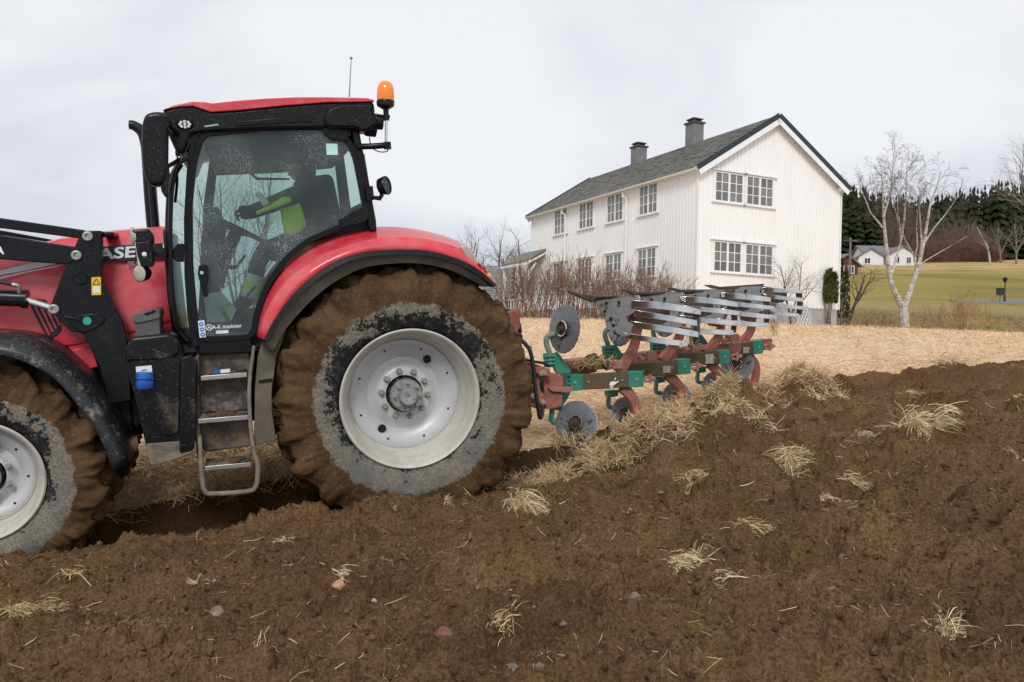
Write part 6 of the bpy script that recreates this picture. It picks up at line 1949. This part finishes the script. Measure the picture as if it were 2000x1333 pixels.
def skin_body(name, J, E_, root, mat, parent, origin):
    ks = list(J)
    P = {k: T(J[k][0], J[k][1], J[k][2]) for k in ks}
    me = bpy.data.meshes.new(name)
    me.from_pydata([tuple(P[k] - origin) for k in ks], [(ks.index(a), ks.index(b)) for a, b in E_], [])
    me.materials.append(mat)
    o = link(name, me, parent, origin)
    md = o.modifiers.new('skin', 'SKIN'); md.use_smooth_shade = True
    sv = me.skin_vertices[0].data if me.skin_vertices else None
    if sv is None:
        bpy.context.view_layer.update()
        sv = o.data.skin_vertices[0].data
    for i, k in enumerate(ks):
        sv[i].radius = (J[k][3], J[k][3]); sv[i].use_root = (k == root)
    md = o.modifiers.new('subdivision', 'SUBSURF'); md.levels = md.render_levels = 2
    return o, P
body, PJ = skin_body('body', J, E_, 'pelvis', M_JKT, driver, seat_o)
# head with face, cap, hands
hd_c = T(584, 326, 0)
mb = MB(); mb.sphere(hd_c, (.098, .078, .122), 18, 12)
mb.lathe([(0, .020), (.028, .012), (.034, .002)], hd_c + np.array([.085, 0, -.015]), (1, 0, -.3), 8)
for s in (-1, 1): mb.sphere(hd_c + np.array([-.01, s * .078, -.01]), (.022, .012, .034), 8, 6)
mb.sphere(hd_c + np.array([.082, 0, -.062]), (.016, .03, .008), 8, 6)
obj('head', mb, M_SKIN, body, hd_c)
mb = MB()
for s in (-1, 1): mb.sphere(hd_c + np.array([.086, s * .032, .018]), .011, 8, 6)
obj('eyes', mb, M_BLACK_INK, body, hd_c)
mb = MB(); mb.lathe([(-.03, .108), (.03, .112), (.07, .100), (.10, .06), (.11, .004)], hd_c + np.array([-.012, 0, .03]), (-.12, 0, 1), 18, False, .86); mb.box(hd_c + np.array([.12, 0, .045]), (.09, .13, .010)); obj('cap', mb, M_JKT, driver, hd_c, bevel=.004)
mb = MB(); mb.sphere(hd_c + np.array([-.035, 0, -.02]), (.098, .092, .14), 16, 12); obj('hood', mb, M_JKT, driver, hd_c)
def hand(w, h, mat, side):
    mb = MB(); d = (h - w); d /= np.linalg.norm(d); lat = np.array([0, 1.0, 0]); dn = np.cross(d, lat)
    if dn[2] > 0: dn = -dn
    mb.loft([[w + d * s_ + lat * a * ww + dn * b * .014 for a, b in ((-1, -1), (1, -1), (1, 1), (-1, 1))] for s_, ww in ((-.01, .028), (.04, .042), (.085, .042))], True, True)
    for k, L in enumerate((.062, .072, .068, .052)):
        b0 = w + d * .08 + lat * (-.030 + .020 * k)
        mb.tube([b0, b0 + d * L * .55 + dn * .012, b0 + d * L * .7 + dn * .042, b0 + d * L * .35 + dn * .062], [.0105, .010, .009, .008], 6)
    b0 = w + d * .03 + lat * (-side) * .04
    mb.tube([b0, b0 + d * .03 + lat * (-side) * .02 + dn * .02, b0 + d * .055 + lat * (-side) * .010 + dn * .045], [.013, .012, .009], 6)
    return obj('hand', mb, mat, body, w, smooth=60, sub=1)
M_GLOVE = plain('worn_glove', (.16, .11, .085), .8, var=.4, scale=14)
hand(PJ['wrl'], PJ['hal'], M_GLOVE, 1); hand(PJ['wrr'], PJ['har'], M_GLOVE, -1)
# clothing: vest panel, sleeve strip, bands
def limb_band(name, a, b, t0, t1, r0, r1, mat):
    p, q = PJ[a] + (PJ[b] - PJ[a]) * t0, PJ[a] + (PJ[b] - PJ[a]) * t1
    mb = MB(); mb.tube([p, (p + q) / 2, q], [r0, (r0 + r1) / 2, r1], 16, True); return obj(name, mb, mat, driver, p)
mb = MB(); mb.prism(TS([(497, 379), (508, 374), (527, 397), (515, 403)], .345), (0, -.03, 0)); obj('reflective_band', mb, M_BAND, driver, bevel=.006)
mb = MB(); mb.prism(TS([(498, 414), (520, 404), (554, 384), (568, 386), (570, 394), (548, 403), (520, 413), (503, 420)], .33), (0, -.05, 0)); obj('sleeve_panel', mb, M_HIVIS, driver, bevel=.012)
limb_band('reflective_band', 'knl', 'anl', .46, .60, .082, .078, M_BAND)
limb_band('trouser_panel', 'knl', 'anl', .60, .80, .079, .072, M_HIVIS)
limb_band('reflective_band', 'knl', 'anl', .80, .92, .074, .068, M_BAND)
limb_band('reflective_band', 'knr', 'anr', .46, .60, .082, .078, M_BAND)
mb = MB(); pv_ = TS([(546, 404), (556, 390), (571, 384), (584, 392), (592, 412), (599, 440), (590, 452), (574, 462), (558, 460), (553, 440), (550, 420)], .235)
mb.prism(pv_, (0, -.10, 0)); obj('vest_panel', mb, M_HIVIS, driver, pv_[0], bevel=.02, seg=3)
# ================================================================== THE PLOUGH
M_PRED = dirty('faded_plough_red', (.50, .115, .095), .6, dirt=(.17, .115, .075), lo=.36, hi=.60, amt=.85, scale=6, spots=.5, bump=.3)
M_PGREEN = dirty('plough_green', (.015, .22, .15), .5, dirt=(.14, .11, .06), lo=.50, hi=.72, amt=.6, scale=10, spots=.15, bump=.2)
M_PGREEN_MUD = dirty('muddy_green_beam', (.055, .085, .048), .7, dirt=(.125, .085, .045), lo=.28, hi=.55, amt=.92, scale=5, spots=.0, bump=.3)
M_MOULD = dirty('polished_mouldboard', (.66, .65, .64), .17, metal=1.0, dirt=(.06, .045, .035), lo=.66, hi=.72, amt=.9, scale=5, bump=.02, fine=18)
M_PLATE = dirty('worn_plate_steel', (.105, .105, .108), .48, metal=.35, dirt=(.075, .055, .04), lo=.56, hi=.64, amt=.9, scale=11, bump=.05, fine=24)
M_SHARE = dirty('earthy_share', (.085, .075, .068), .6, metal=.3, dirt=(.08, .05, .03), lo=.4, hi=.6, amt=.8, scale=8, bump=.4)
M_DISC = dirty('coulter_disc', (.27, .28, .30), .42, metal=.5, dirt=(.055, .04, .03), lo=.56, hi=.64, amt=.9, scale=11, bump=.06, fine=26)
M_OLDPIPE = dirty('worn_green_pipe', (.10, .25, .19), .6, dirt=(.30, .27, .20), lo=.40, hi=.62, amt=.7, scale=12)
M_SHACKLE = dirty('pink_red_steel', (.40, .16, .13), .6, dirt=(.20, .15, .11), lo=.4, hi=.65, amt=.6, scale=16)
pl_o = W(1230, 800, 8.0); pl_o[2] = float(base(np.array([pl_o[0]]), np.array([pl_o[1]]))[0])
plough = empty('reversible_plough', pl_o, 'four-furrow reversible plough in faded red and green with polished slatted mouldboards behind the tractor', 'plough')
ACR = np.array([-S18, C18, 0.0])                     # across the furrows, away from the camera
ALN = np.array([C18, S18, 0.0])

def wplate(name, pts, Ys, th, mat, parent=None, bevel=.004, smooth=38):
    """pixel outline at distance(s) Ys, thickness th metres away from the camera"""
    Ys = Ys if hasattr(Ys, '__len__') else [Ys] * len(pts)
    p = [W(a, b, y) for (a, b), y in zip(pts, Ys)]
    mb = MB(); mb.prism(p, ACR * th)
    return obj(name, mb, mat, parent or plough, np.mean(p, axis=0), smooth, bevel)
def wtube(name, pts, r, mat, parent=None, n=10):
    p = smoothp([W(*q) for q in pts]); mb = MB(); mb.tube(p, r, n); return obj(name, mb, mat, parent or plough, p[0])
def box_leg(name, pts, w, th, mat, parent=None):
    """curved flat-sided leg: pts (px, py, Y), width in the picture plane, thickness across"""
    p = smoothp([W(*q[:3]) for q in pts], 5); mb = MB(); rings = []
    ws = np.interp(np.linspace(0, 1, len(p)), np.linspace(0, 1, len(w)), w)
    for i, c in enumerate(p):
        t = p[min(i + 1, len(p) - 1)] - p[max(i - 1, 0)]; t = t / np.linalg.norm(t)
        s = np.cross(t, ACR); s /= np.linalg.norm(s)
        rings.append([c + s * ws[i] * a + ACR * th * b for a, b in ((-.5, -.5), (.5, -.5), (.5, .5), (-.5, .5))])
    mb.loft(rings, True, True)
    return obj(name, mb, mat, parent or plough, p[0], 38, .012)
def bolt_at(p, r, mat, parent):
    mb2 = MB(); mb2.lathe([(.0, r), (-.012, r * .9), (-.014, r * .2)], p, ACR, 8); return obj('bolt', mb2, mat, parent, p)

BEAM = [((1109, 733.5), (1256, 726), (1256, 755.5), (1109, 764), 7.80), ((1222, 712), (1348, 701.5), (1348, 730), (1222, 742), 8.50), ((1316, 692.5), (1425.5, 684), (1425.5, 710), (1316, 719), 9.15), ((1394, 678), (1490, 665), (1490, 690), (1394, 703), 9.80)]
beams = []
for i, (a, b, c, d, Y) in enumerate(BEAM):
    dY = .22
    bm_ = wplate('beam', [a, b, c, d], [Y, Y + dY, Y + dY, Y], .13, M_PGREEN_MUD, bevel=.008)
    beams.append(bm_)
    for t0, t1 in ((-.01, .20), (.81, 1.01)):
        if i and t0 < 0: continue
        lp_ = lambda p, q, t: (p[0] + (q[0] - p[0]) * t, p[1] + (q[1] - p[1]) * t)
        q0, q1, q2, q3 = lp_(a, b, t0), lp_(a, b, t1), lp_(d, c, t1), lp_(d, c, t0)
        e = .6
        gp_ = wplate('end_plate', [(q0[0], q0[1] - e), (q1[0], q1[1] - e), (q2[0], q2[1] + e), (q3[0], q3[1] + e)], [Y - .008 + dY * t0, Y - .008 + dY * t1, Y - .008 + dY * t1, Y - .008 + dY * t0], .15, M_PGREEN, bm_, bevel=.005)
        m = lp_(lp_(a, b, (t0 + t1) / 2), lp_(d, c, (t0 + t1) / 2), .5)
        bolt_at(W(m[0], m[1], Y - .009 + dY * (t0 + t1) / 2), .016, M_BOLT, bm_)
        for f in (.12, .36, .64, .88):                 # locking holes along the edge
            ee = lp_(lp_(a, b, t1 - .02 if t0 > .5 else t0 + .03), lp_(d, c, t1 - .02 if t0 > .5 else t0 + .03), f)
            p = W(ee[0], ee[1], Y - .010 + dY * (t1 if t0 > .5 else t0))
            mb = MB(); mb.box(p, (.022, .004, .012)); obj('slot', mb, M_BLACKHOLE, bm_, p, smooth=0)
    for t in (.27, .72):
        m = lp_(lp_(a, b, t), lp_(d, c, t), .5); bolt_at(W(m[0], m[1], Y - .001 + dY * t), .013, M_BOLT, bm_)
    # shackle at the trailing end
    x, y = b[0], (b[1] + c[1]) / 2
    mb = MB(); p = W(x, y - 1, Y + dY + .05)
    mb.tube([p, W(x + 10, y - 4, Y + dY + .05), W(x + 22, y - 2, Y + dY + .06)], .016, 8); mb.tube([W(x + 2, y + 4, Y + dY + .05), W(x + 12, y + 5, Y + dY + .05), W(x + 24, y - 2, Y + dY + .05)], .014, 8)
    mb.tube([W(x + 14, y - 9, Y + dY + .04), W(x + 14, y + 8, Y + dY + .04)], .016, 8)
    obj('shackle', mb, M_SHACKLE, bm_, p)
def white_patch(name, polys, Y, mat, parent):
    mb = MB()
    for pts in polys: mb.prism([W(a, b, Y) for a, b in pts], ACR * .004)
    return obj(name, mb, mat, parent, W(*polys[0][0], Y), 0)
white_patch('leaping_emblem', [[(1200, 742), (1203, 737), (1203, 741), (1201, 743)], [(1190, 753), (1192, 747), (1198, 745), (1204, 746), (1209.5, 743.5), (1207, 747), (1200, 752), (1195, 754)], [(1190, 757.5), (1194, 754.5), (1199, 755.5), (1196, 757.5)]], 7.80 + .12, M_WHITE_INK, beams[0])
white_patch('maker_sticker', [[(1295, 715.5), (1310, 714.5), (1310, 728), (1295, 729)]], 8.50 + .12, plain('yellowed_sticker', (.55, .47, .33), .7, var=.5, scale=60), beams[1])
white_patch('maker_sticker', [[(1377.5, 693), (1394, 691.5), (1394.5, 710), (1378, 711)]], 9.15 + .10, plain('scuffed_sticker', (.60, .56, .45), .7, var=.5, scale=50), beams[2])
white_patch('maker_sticker', [[(1451.5, 678.5), (1463, 677.5), (1463, 689.5), (1451.5, 690.5)]], 9.80 + .10, plain('faded_sticker', (.55, .50, .36), .7, var=.5, scale=60), beams[3])

LEGS = [([(1208, 728, 7.92), (1222, 706, 7.92), (1237, 680, 7.93), (1243, 650, 7.95), (1240, 615, 8.0)], [(1214, 756, 7.92), (1229, 770, 7.92), (1240, 790, 7.93), (1243, 820, 7.95), (1238, 850, 7.98)]),
        ([(1292, 706, 8.62), (1308, 686, 8.62), (1324, 664, 8.63), (1331, 640, 8.65), (1328, 606, 8.7)], [(1302, 732, 8.62), (1318, 745, 8.62), (1330, 762, 8.63), (1333, 785, 8.65), (1329, 812, 8.68)]),
        ([(1378, 690, 9.26), (1390, 676, 9.26), (1403, 658, 9.27), (1408, 634, 9.28), (1403, 598, 9.3)], [(1385, 710, 9.26), (1398, 722, 9.26), (1409, 738, 9.27), (1411, 758, 9.28), (1407, 785, 9.3)]),
        ([(1444, 674, 9.92), (1455, 662, 9.92), (1466, 646, 9.93), (1468, 622, 9.94), (1464, 588, 9.96)], [(1452, 688, 9.92), (1466, 700, 9.92), (1476, 716, 9.93), (1475, 738, 9.94), (1470, 760, 9.96)])]
for u, l in LEGS:
    u = [(a, b, c + .13) for a, b, c in u]; l = [(a, b, c + .13) for a, b, c in l]
    box_leg('leg', u, [.125, .105, .092, .088, .084], .07, M_PRED)
    box_leg('leg', l, [.12, .105, .095, .09, .085], .07, M_PRED)

# mouldboards of the raised bodies: share, shin plate, four slats each
MOULD = [
 dict(Y=7.82, share=[(1108, 569.5), (1118, 569), (1134, 574), (1160, 577.5), (1237, 579), (1236, 582), (1166, 582), (1158, 591), (1138, 583), (1120, 575)],
      plate=[(1160, 578), (1236, 580), (1246, 588), (1244, 607), (1226, 619), (1226, 628), (1238, 634), (1234, 643), (1230, 656), (1217, 659), (1206, 652), (1187, 644), (1182, 624), (1172, 606), (1160, 592)],
      slats=[((1234, 588, 600), (1302, 593, 605), (1369, 605.5, 615.5)), ((1240, 606.5, 618), (1300, 616, 626), (1362, 626.5, 637.5)), ((1232, 628, 640), (1300, 638, 648.5), (1364.5, 648.5, 659.5)), ((1214, 650, 659), (1280, 660, 670), (1344, 667, 677))]),
 dict(Y=8.52, share=[(1214, 566), (1226, 565.5), (1244, 570), (1330, 571), (1330, 575), (1258, 576), (1240, 577), (1228, 572)],
      plate=[(1246, 572), (1330, 572), (1336, 580), (1338, 606), (1334, 634), (1322, 646), (1304, 648), (1290, 640), (1278, 622), (1262, 596)],
      slats=[((1328, 580, 589.5), (1386, 583, 593), (1442, 592, 600.5)), ((1328, 597.5, 606.5), (1388, 602, 610.5), (1445, 608.5, 617)), ((1324, 616, 626), (1388, 623, 632), (1448.5, 628, 637.5)), ((1316, 637, 648), (1376, 643, 652), (1433, 645.5, 654.5))]),
 dict(Y=9.17, share=[(1304, 563), (1316, 562.5), (1332, 566), (1436, 565), (1436, 571), (1346, 572), (1328, 571)],
      plate=[(1332, 567), (1414, 567), (1422, 576), (1420, 602), (1412, 624), (1396, 634), (1380, 632), (1364, 610), (1348, 588)],
      slats=[((1408, 572, 581), (1460, 576, 585.5), (1506, 582, 590)), ((1410, 587, 595.5), (1462, 593, 601), (1513, 599, 606)), ((1406, 603, 612), (1462, 611, 619), (1517, 616.5, 624)), ((1398, 622, 632), (1452, 628.5, 637), (1502, 631, 638.5))]),
 dict(Y=9.82, share=[(1377, 557), (1390, 556.5), (1406, 560.5), (1494, 554.5), (1489, 562), (1420, 566), (1394, 564)],
      plate=[(1408, 562), (1486, 559), (1494, 566), (1494, 590), (1488, 608), (1472, 616), (1456, 612), (1440, 594), (1424, 576)],
      slats=[((1486, 562, 570.5), (1530, 564.5, 571.5), (1570, 567.5, 573.5)), ((1488, 574.5, 582.5), (1530, 579, 586), (1569, 583, 590)), ((1488, 590, 598), (1532, 595, 602), (1574, 599.5, 605.5)), ((1482, 606, 614), (1524, 610, 617), (1561, 613, 619))])]
def slat(parent, s, Y, dY):
    n = 12; rings = []
    (x0, t0, b0), (x1, t1, b1), (x2, t2, b2) = s
    for i in range(n + 1):
        u = i / n
        q = lambda a, b, c: (1 - u) * (1 - 2 * u) * a + 4 * u * (1 - u) * b + u * (2 * u - 1) * c
        x, t, b = q(x0, x1, x2), q(t0, t1, t2), q(b0, b1, b2)
        if i == n: x -= .2
        y = Y + dY * (u ** 1.6) - .05 * math.sin(math.pi * u)
        k = 1.0 if i < n else .88
        m = (t + b) / 2; h = (b - t) / 2 * k * 1.14
        tw = -.016 * (1 - u) + .006                        # the blade twists as it runs back
        a_, b_ = W(x, m - h, y + tw), W(x, m + h, y - tw)
        rings.append([a_, b_, b_ + ACR * .014, a_ + ACR * .014])
    mb = MB(); mb.loft(rings, True, True)
    so = obj('slat', mb, M_MOULD, parent, rings[0][0], 45, .003)
    p = W(x2 - 8, (t2 + b2) / 2, Y + dY - .005)
    mb = MB(); mb.lathe([(.0, .017), (-.004, .015), (-.005, .001)], p, ACR, 10); obj('slat_bolt', mb, M_BLACKHOLE, parent, p)
    return so
for k, m in enumerate(MOULD):
    Y = m['Y']
    p = m['plate']
    xs = [q[0] for q in p]; ymid = np.mean([q[1] for q in p])
    Ys = [Y + .05 - .10 * (x - min(xs)) / (max(xs) - min(xs)) + .0012 * (ymid - yy) for x, yy in p]
    mo = wplate('mouldboard', p, Ys, .016, M_PLATE, bevel=.003)
    wplate('share', m['share'], [Y + .04 - .002] * len(m['share']), .05, M_SHARE, mo, bevel=.006)
    for s in m['slats']:
        slat(mo, s, Y - .045, .18)
    s0, s3 = m['slats'][0], m['slats'][-1]
    mx = max(xs)
    wplate('gap_shade_plate', [(mx - 10, m['slats'][0][0][1] - 4), (s0[1][0] - 12, s0[1][1] - 1), (s0[1][0] + 8, s0[1][2] + 4), (m['slats'][1][1][0] + 2, m['slats'][1][1][2] + 4), (m['slats'][2][1][0] - 30, m['slats'][2][1][1] + 2), (mx - 8, m['slats'][2][0][1])], Y + .09, .02, M_SHARE, mo, bevel=.004)  # added dark sheet for the shade seen between the slats
    xx = min(s0[2][0], s3[2][0]) + 2
    wplate('tail_brace', [(s0[2][0] - 14, s0[2][1] + 2), (s0[2][0] - 3, s0[2][1] + 4), (s0[2][0] - 1, (s0[2][1] + s3[2][2]) / 2), (s0[2][0] - 4, s3[2][2] - 4), (s0[2][0] - 12, s3[2][2] - 3), (s0[2][0] - 11, (s0[2][1] + s3[2][2]) / 2)], Y + .17, .03, M_SHARE, mo, bevel=.005)
    for fx, fy in ((.30, .18), (.26, .38), (.40, .55), (.46, .72), (.58, .16), (.50, .9)):
        if k == 0 or fy < .6:
            pq = W(min(xs) + (max(xs) - min(xs)) * fx, min(q[1] for q in p) + (max(q[1] for q in p) - min(q[1] for q in p)) * fy, Y - .03)
            mb = MB(); mb.lathe([(.02, .017), (.006, .016), (.004, .001)], pq, ACR, 10); obj('plough_bolt', mb, M_BLACKHOLE, mo, pq)
# backs of the mouldboards: red frogs behind the gaps
for k, (fx, fy, Y) in enumerate([(1246, 615, 7.98), (1330, 605, 8.7), (1408, 596, 9.32), (1472, 586, 9.98)]):
    wplate('frog', [(fx - 24, fy - 18), (fx + 14, fy - 22), (fx + 18, fy + 10), (fx + 4, fy + 44), (fx - 22, fy + 40), (fx - 30, fy + 5)], Y, .05, M_PRED, bevel=.01)

# coulters: jointed arm, bracket and disc, above and below the beam
def disc(px, py, Y, R, nrm, parent_name='coulter'):
    c = W(px, py, Y); nrm = np.array(nrm, float); nrm /= np.linalg.norm(nrm)
    n = 60; ref = np.array([0, 0, 1.0]); e = np.cross(nrm, ref); e /= np.linalg.norm(e); b = np.cross(nrm, e)
    mb = MB(); rings = []
    for off, rr in ((.006, .30), (.006, .9), (.0, 1.0), (-.006, .9), (-.006, .30)):
        ring = []
        for k in range(n):
            q = 2 * math.pi * k / n; s = 1 + (.007 * (1 if k % 3 else -1.2) if rr == 1.0 else 0)
            ring.append(c + nrm * (off - .03 * (1 - rr) ** 2) + R * rr * s * (math.cos(q) * e + math.sin(q) * b))
        rings.append(ring)
    mb.loft(rings, True, True)
    dk = obj('coulter_disc', mb, M_DISC, plough, c, 35)
    mb = MB(); mb.lathe([(.012, R * .34), (.030, R * .33), (.034, R * .28), (.022, R * .26), (.022, R * .12), (.045, R * .10), (.048, .001)], c, nrm, 22)
    mb.lathe([(-.012, R * .30), (-.05, R * .22), (-.055, .001)], c, nrm, 18); obj('disc_hub', mb, M_SHARE, dk, c)
    mb = MB(); mb.tube([c + nrm * .034 + R * .305 * (math.cos(q) * e + math.sin(q) * b) for q in np.linspace(0, 6.2832, 33)], .006, 6); obj('hub_ring', mb, M_CHROME, dk, c)
    return dk
disc(1102, 643, 7.60, .236, (-.80, -.56, .05)); disc(1126, 827, 7.60, .215, (-.42, -.90, .12))
disc(1222, 806, 8.25, .165, (-.55, -.80, .1)); disc(1322, 776, 8.9, .17, (-.45, -.85, .1)); disc(1397, 752, 9.55, .16, (-.45, -.85, .1))
disc(1212, 640, 8.40, .20, (-.80, -.56, .05)); disc(1300, 625, 9.1, .20, (-.80, -.56, .05)); disc(1440, 712, 10.05, .21, (-.45, -.85, .1))
CB = [(1066, 690, 7.72, 1.0), (1181, 675, 8.38, .92), (1275, 668, 9.05, .86), (1352, 655, 9.7, .8)]
for i, (x, y, Y, s) in enumerate(CB):
    br = wplate('coulter_bracket', [(x + 17 * s, y), (x + 24 * s, y - 2 * s), (x + 49 * s, y + 33 * s), (x + 47 * s, y + 40 * s), (x + 24 * s, y + 42 * s), (x + 17 * s, y + 30 * s)], Y, .05, M_PGREEN, bevel=.006)
    wplate('clamp_block', [(x, y + 1), (x + 18 * s, y), (x + 19 * s, y + 28 * s), (x + 2, y + 28 * s)], Y - .02, .09, M_PGREEN, br, bevel=.008)
    for dy in (7, 15, 22):
        wtube('clamp_rib', [(x - 3 * s, y + dy * s, Y - .03), (x + 18 * s, y + (dy - 1) * s, Y - .03)], .012, M_PGREEN, br, 6)
    wtube('coulter_arm', [(x + 8 * s, y + 20 * s, Y), (x + 7 * s, y, Y), (x + 2 * s, y - 15 * s, Y), (x + 1 * s, y - 27 * s, Y), (x + 6 * s, y - 34 * s, Y), (x + 18 * s, y - 37 * s, Y)], .028 * s ** .3, M_OLDPIPE, br)
CBL = [(1076, 764, 7.72, 1.0, True), (1187, 764, 8.38, .9, False), (1280, 737, 9.05, .85, False), (1361, 718, 9.7, .8, False)]
for i, (x, y, Y, s, big) in enumerate(CBL):
    if big:
        br = wplate('coulter_bracket', [(1077, 797), (1092, 785), (1100, 766), (1116, 763), (1110, 778), (1093, 803), (1079, 800)], Y, .05, M_PGREEN, bevel=.006)
        yy = 798
    else:
        br = wplate('coulter_bracket', [(x, y), (x + 24 * s, y - 2), (x + 23 * s, y + 11 * s), (x + 12 * s, y + 14 * s), (x + 1, y + 11 * s)], Y - .02, .10, M_PGREEN, bevel=.008)
        yy = y + 8
    wtube('coulter_arm', [(x + 3 * s, yy - 4, Y), (x + 2 * s, yy + 8 * s, Y), (x + 1 * s, yy + 18 * s, Y), (x + 4 * s, yy + 26 * s, Y), (x + 18 * s, yy + 28 * s, Y)], .026, M_OLDPIPE if not big else M_PGREEN, br)

# headstock, main frame, hoses
hs = wplate('headstock', [(1068, 727), (1080, 728), (1098, 733), (1101, 740), (1100, 792), (1095, 797), (1079, 800), (1066, 799), (1052, 796), (1046, 770), (1046, 740), (1056, 730)], 7.62, .30, M_PRED, bevel=.03)
wplate('headstock_arm', [(1018, 703), (1028, 705), (1075, 721), (1075, 737), (1066, 736), (1022, 722)], 7.5, .16, M_PRED, hs, bevel=.01)
wplate('headstock_plate', [(1020, 724), (1062, 737), (1064, 797), (1052, 800), (1030, 790), (1018, 770)], 7.56, .10, M_PRED, hs, bevel=.01)
wplate('step_flange', [(1071, 758), (1076, 757), (1119, 757), (1119, 764), (1108, 768), (1078, 765)], 7.58, .10, M_SHACKLE, hs, bevel=.006)
wplate('lug', [(1066, 780), (1076, 779), (1076, 800), (1066, 799)], 7.54, .05, M_PRED, hs, bevel=.006)
for px, py in ((1057, 730), (1062, 729), (1041, 752), (1041, 774), (1060, 786)):
    mb = MB(); p = W(px, py, 7.5); mb.lathe([(.08, .03), (.0, .03), (-.02, .022), (-.022, .001)], p, ACR, 8); obj('bolt', mb, M_BOLT, hs, p)
wplate('waist_hole', [(1054, 748), (1062, 742), (1063, 768), (1056, 762)], 7.548, .02, M_BLACKHOLE, hs, bevel=None)
mb = MB(); mb.bar(W(1100, 716, 8.15), W(1500, 672, 10.4), .14, .14); obj('main_frame', mb, M_PRED, plough, W(1100, 716, 8.15), bevel=.012)
mb = MB(); mb.bar(W(1096, 722, 8.0), W(1160, 712, 8.25), .10, .16); obj('frame_gusset', mb, M_PRED, plough, bevel=.012)
for i, (x, y, Y) in enumerate([(1262, 700, 8.3), (1350, 682, 8.95), (1424, 664, 9.6), (1196, 716, 8.0)]):
    mb = MB()
    mb.tube([W(x - 14, y + 2, Y), W(x + 18, y - 6, Y + .1)], .035, 8); mb.tube([W(x - 8, y - 9, Y), W(x + 20, y - 1, Y + .05)], .02, 8); mb.box(W(x + 10, y - 4, Y + .02), (.10, .06, .09))
    mb.tube([W(x + 4, y + 6, Y), W(x + 6, y - 12, Y)], .018, 8)
    obj('overload_link', mb, M_SHACKLE, plough, W(x, y, Y), bevel=.006)
wtube('hydraulic_hose', [(1016, 664, 7.4), (1026, 672, 7.4), (1036, 688, 7.4), (1042, 720, 7.4), (1045, 755, 7.4), (1050, 790, 7.4), (1054, 815, 7.42), (1058, 812, 7.44), (1060, 798, 7.5)], .020, M_HOSE, hs)
wtube('hydraulic_hose', [(1018, 700, 7.45), (1040, 706, 7.45), (1062, 710, 7.5), (1072, 716, 7.55)], .014, M_HOSE, hs)
wtube('hose_fitting', [(1020, 668, 7.4), (1030, 673, 7.4), (1040, 679, 7.4)], .012, M_PIN, hs, 6)
wtube('hydraulic_hose', [(985, 606, 7.35), (1000, 612, 7.3), (1011, 628, 7.3), (1015, 645, 7.3), (1013, 662, 7.35)], .02, M_HOSE, hs)
wplate('stay', [(994, 604), (1016, 602), (1014, 616), (998, 618)], 7.6, .06, M_PRED, hs, bevel=.008)
wplate('stay_plate', [(1000, 634), (1010, 630), (1016, 652), (1012, 668), (1004, 658)], 7.6, .03, plain('bright_red_plate', (.55, .03, .02), .4), hs, bevel=.004)
wplate('white_plate', [(1004, 650), (1012, 648), (1014, 658), (1008, 662)], 7.58, .01, M_LABEL, hs, bevel=None)
# earth and straw caught on the frame
mb = MB(); r2 = random.Random(8)
for k in range(46):
    x = r2.uniform(1112, 1196); c = W(x, 722 - .11 * (x - 1112) - abs(r2.gauss(0, 9)) * math.sin(math.pi * (x - 1105) / 100), 8.05 + r2.uniform(-.08, .12))
    s = r2.uniform(.018, .048); mb.sphere(c, (s, s * r2.uniform(.6, 1), s * r2.uniform(.6, 1.1)), 7, 5)
o = obj('clinging_earth', mb, M_MUD, plough, W(1150, 712, 8.1)); o['kind'] = 'stuff'
rr_ = np.random.default_rng(3); n = 420
px = rr_.uniform(1112, 1200, n); Pp = np.array([W(a, 718 - .1 * (a - 1112) - abs(rr_.normal(0, 7)), 8.0 + rr_.uniform(-.1, .15)) for a in px])
V, Fq, sh = fibres(Pp, flat_dirs(n, rr_, .6), rr_.uniform(.05, .18, n), np.full(n, .004), np.full(n, .03), rr_.uniform(0, 1, n), rr_)
V -= pl_o
o = link('clinging_straw', np_mesh('clinging_straw', V, Fq, M_STRAW_OLD, sh, False), plough, pl_o); o['kind'] = 'stuff'
# tufts hanging from the slats
for (x, y, Y, n) in [(1512, 626, 9.35, 90), (1348, 640, 8.0, 26), (1500, 590, 9.35, 30)]:
    Pp = np.array([W(x + rr_.normal(0, 4), y + rr_.uniform(0, 26), Y + rr_.uniform(-.03, .03)) for _ in range(n)])
    D = np.stack([rr_.normal(.15, .3, n), rr_.normal(0, .3, n), np.full(n, -1.0)], 1); D /= np.linalg.norm(D, axis=1)[:, None]
    V, Fq, sh = fibres(Pp, D, rr_.uniform(.05, .16, n), np.full(n, .004), np.full(n, .02), rr_.uniform(0, 1, n), rr_)
    V -= pl_o
    o = link('caught_straw', np_mesh('caught_straw', V, Fq, M_STRAW_OLD, sh, False), plough, pl_o); o['kind'] = 'stuff'
# tips of the working bodies where they leave the earth
for pts, Y in [([(1286, 811), (1300, 811), (1343, 815), (1342, 822), (1318, 822), (1290, 816)], 7.75), ([(1400, 776), (1430, 776), (1431, 782), (1404, 782)], 8.9), ([(1484, 751), (1505, 750), (1506, 756), (1486, 757)], 9.7)]:
    wplate('lower_slat', pts, Y, .03, M_SHARE, bevel=.004)
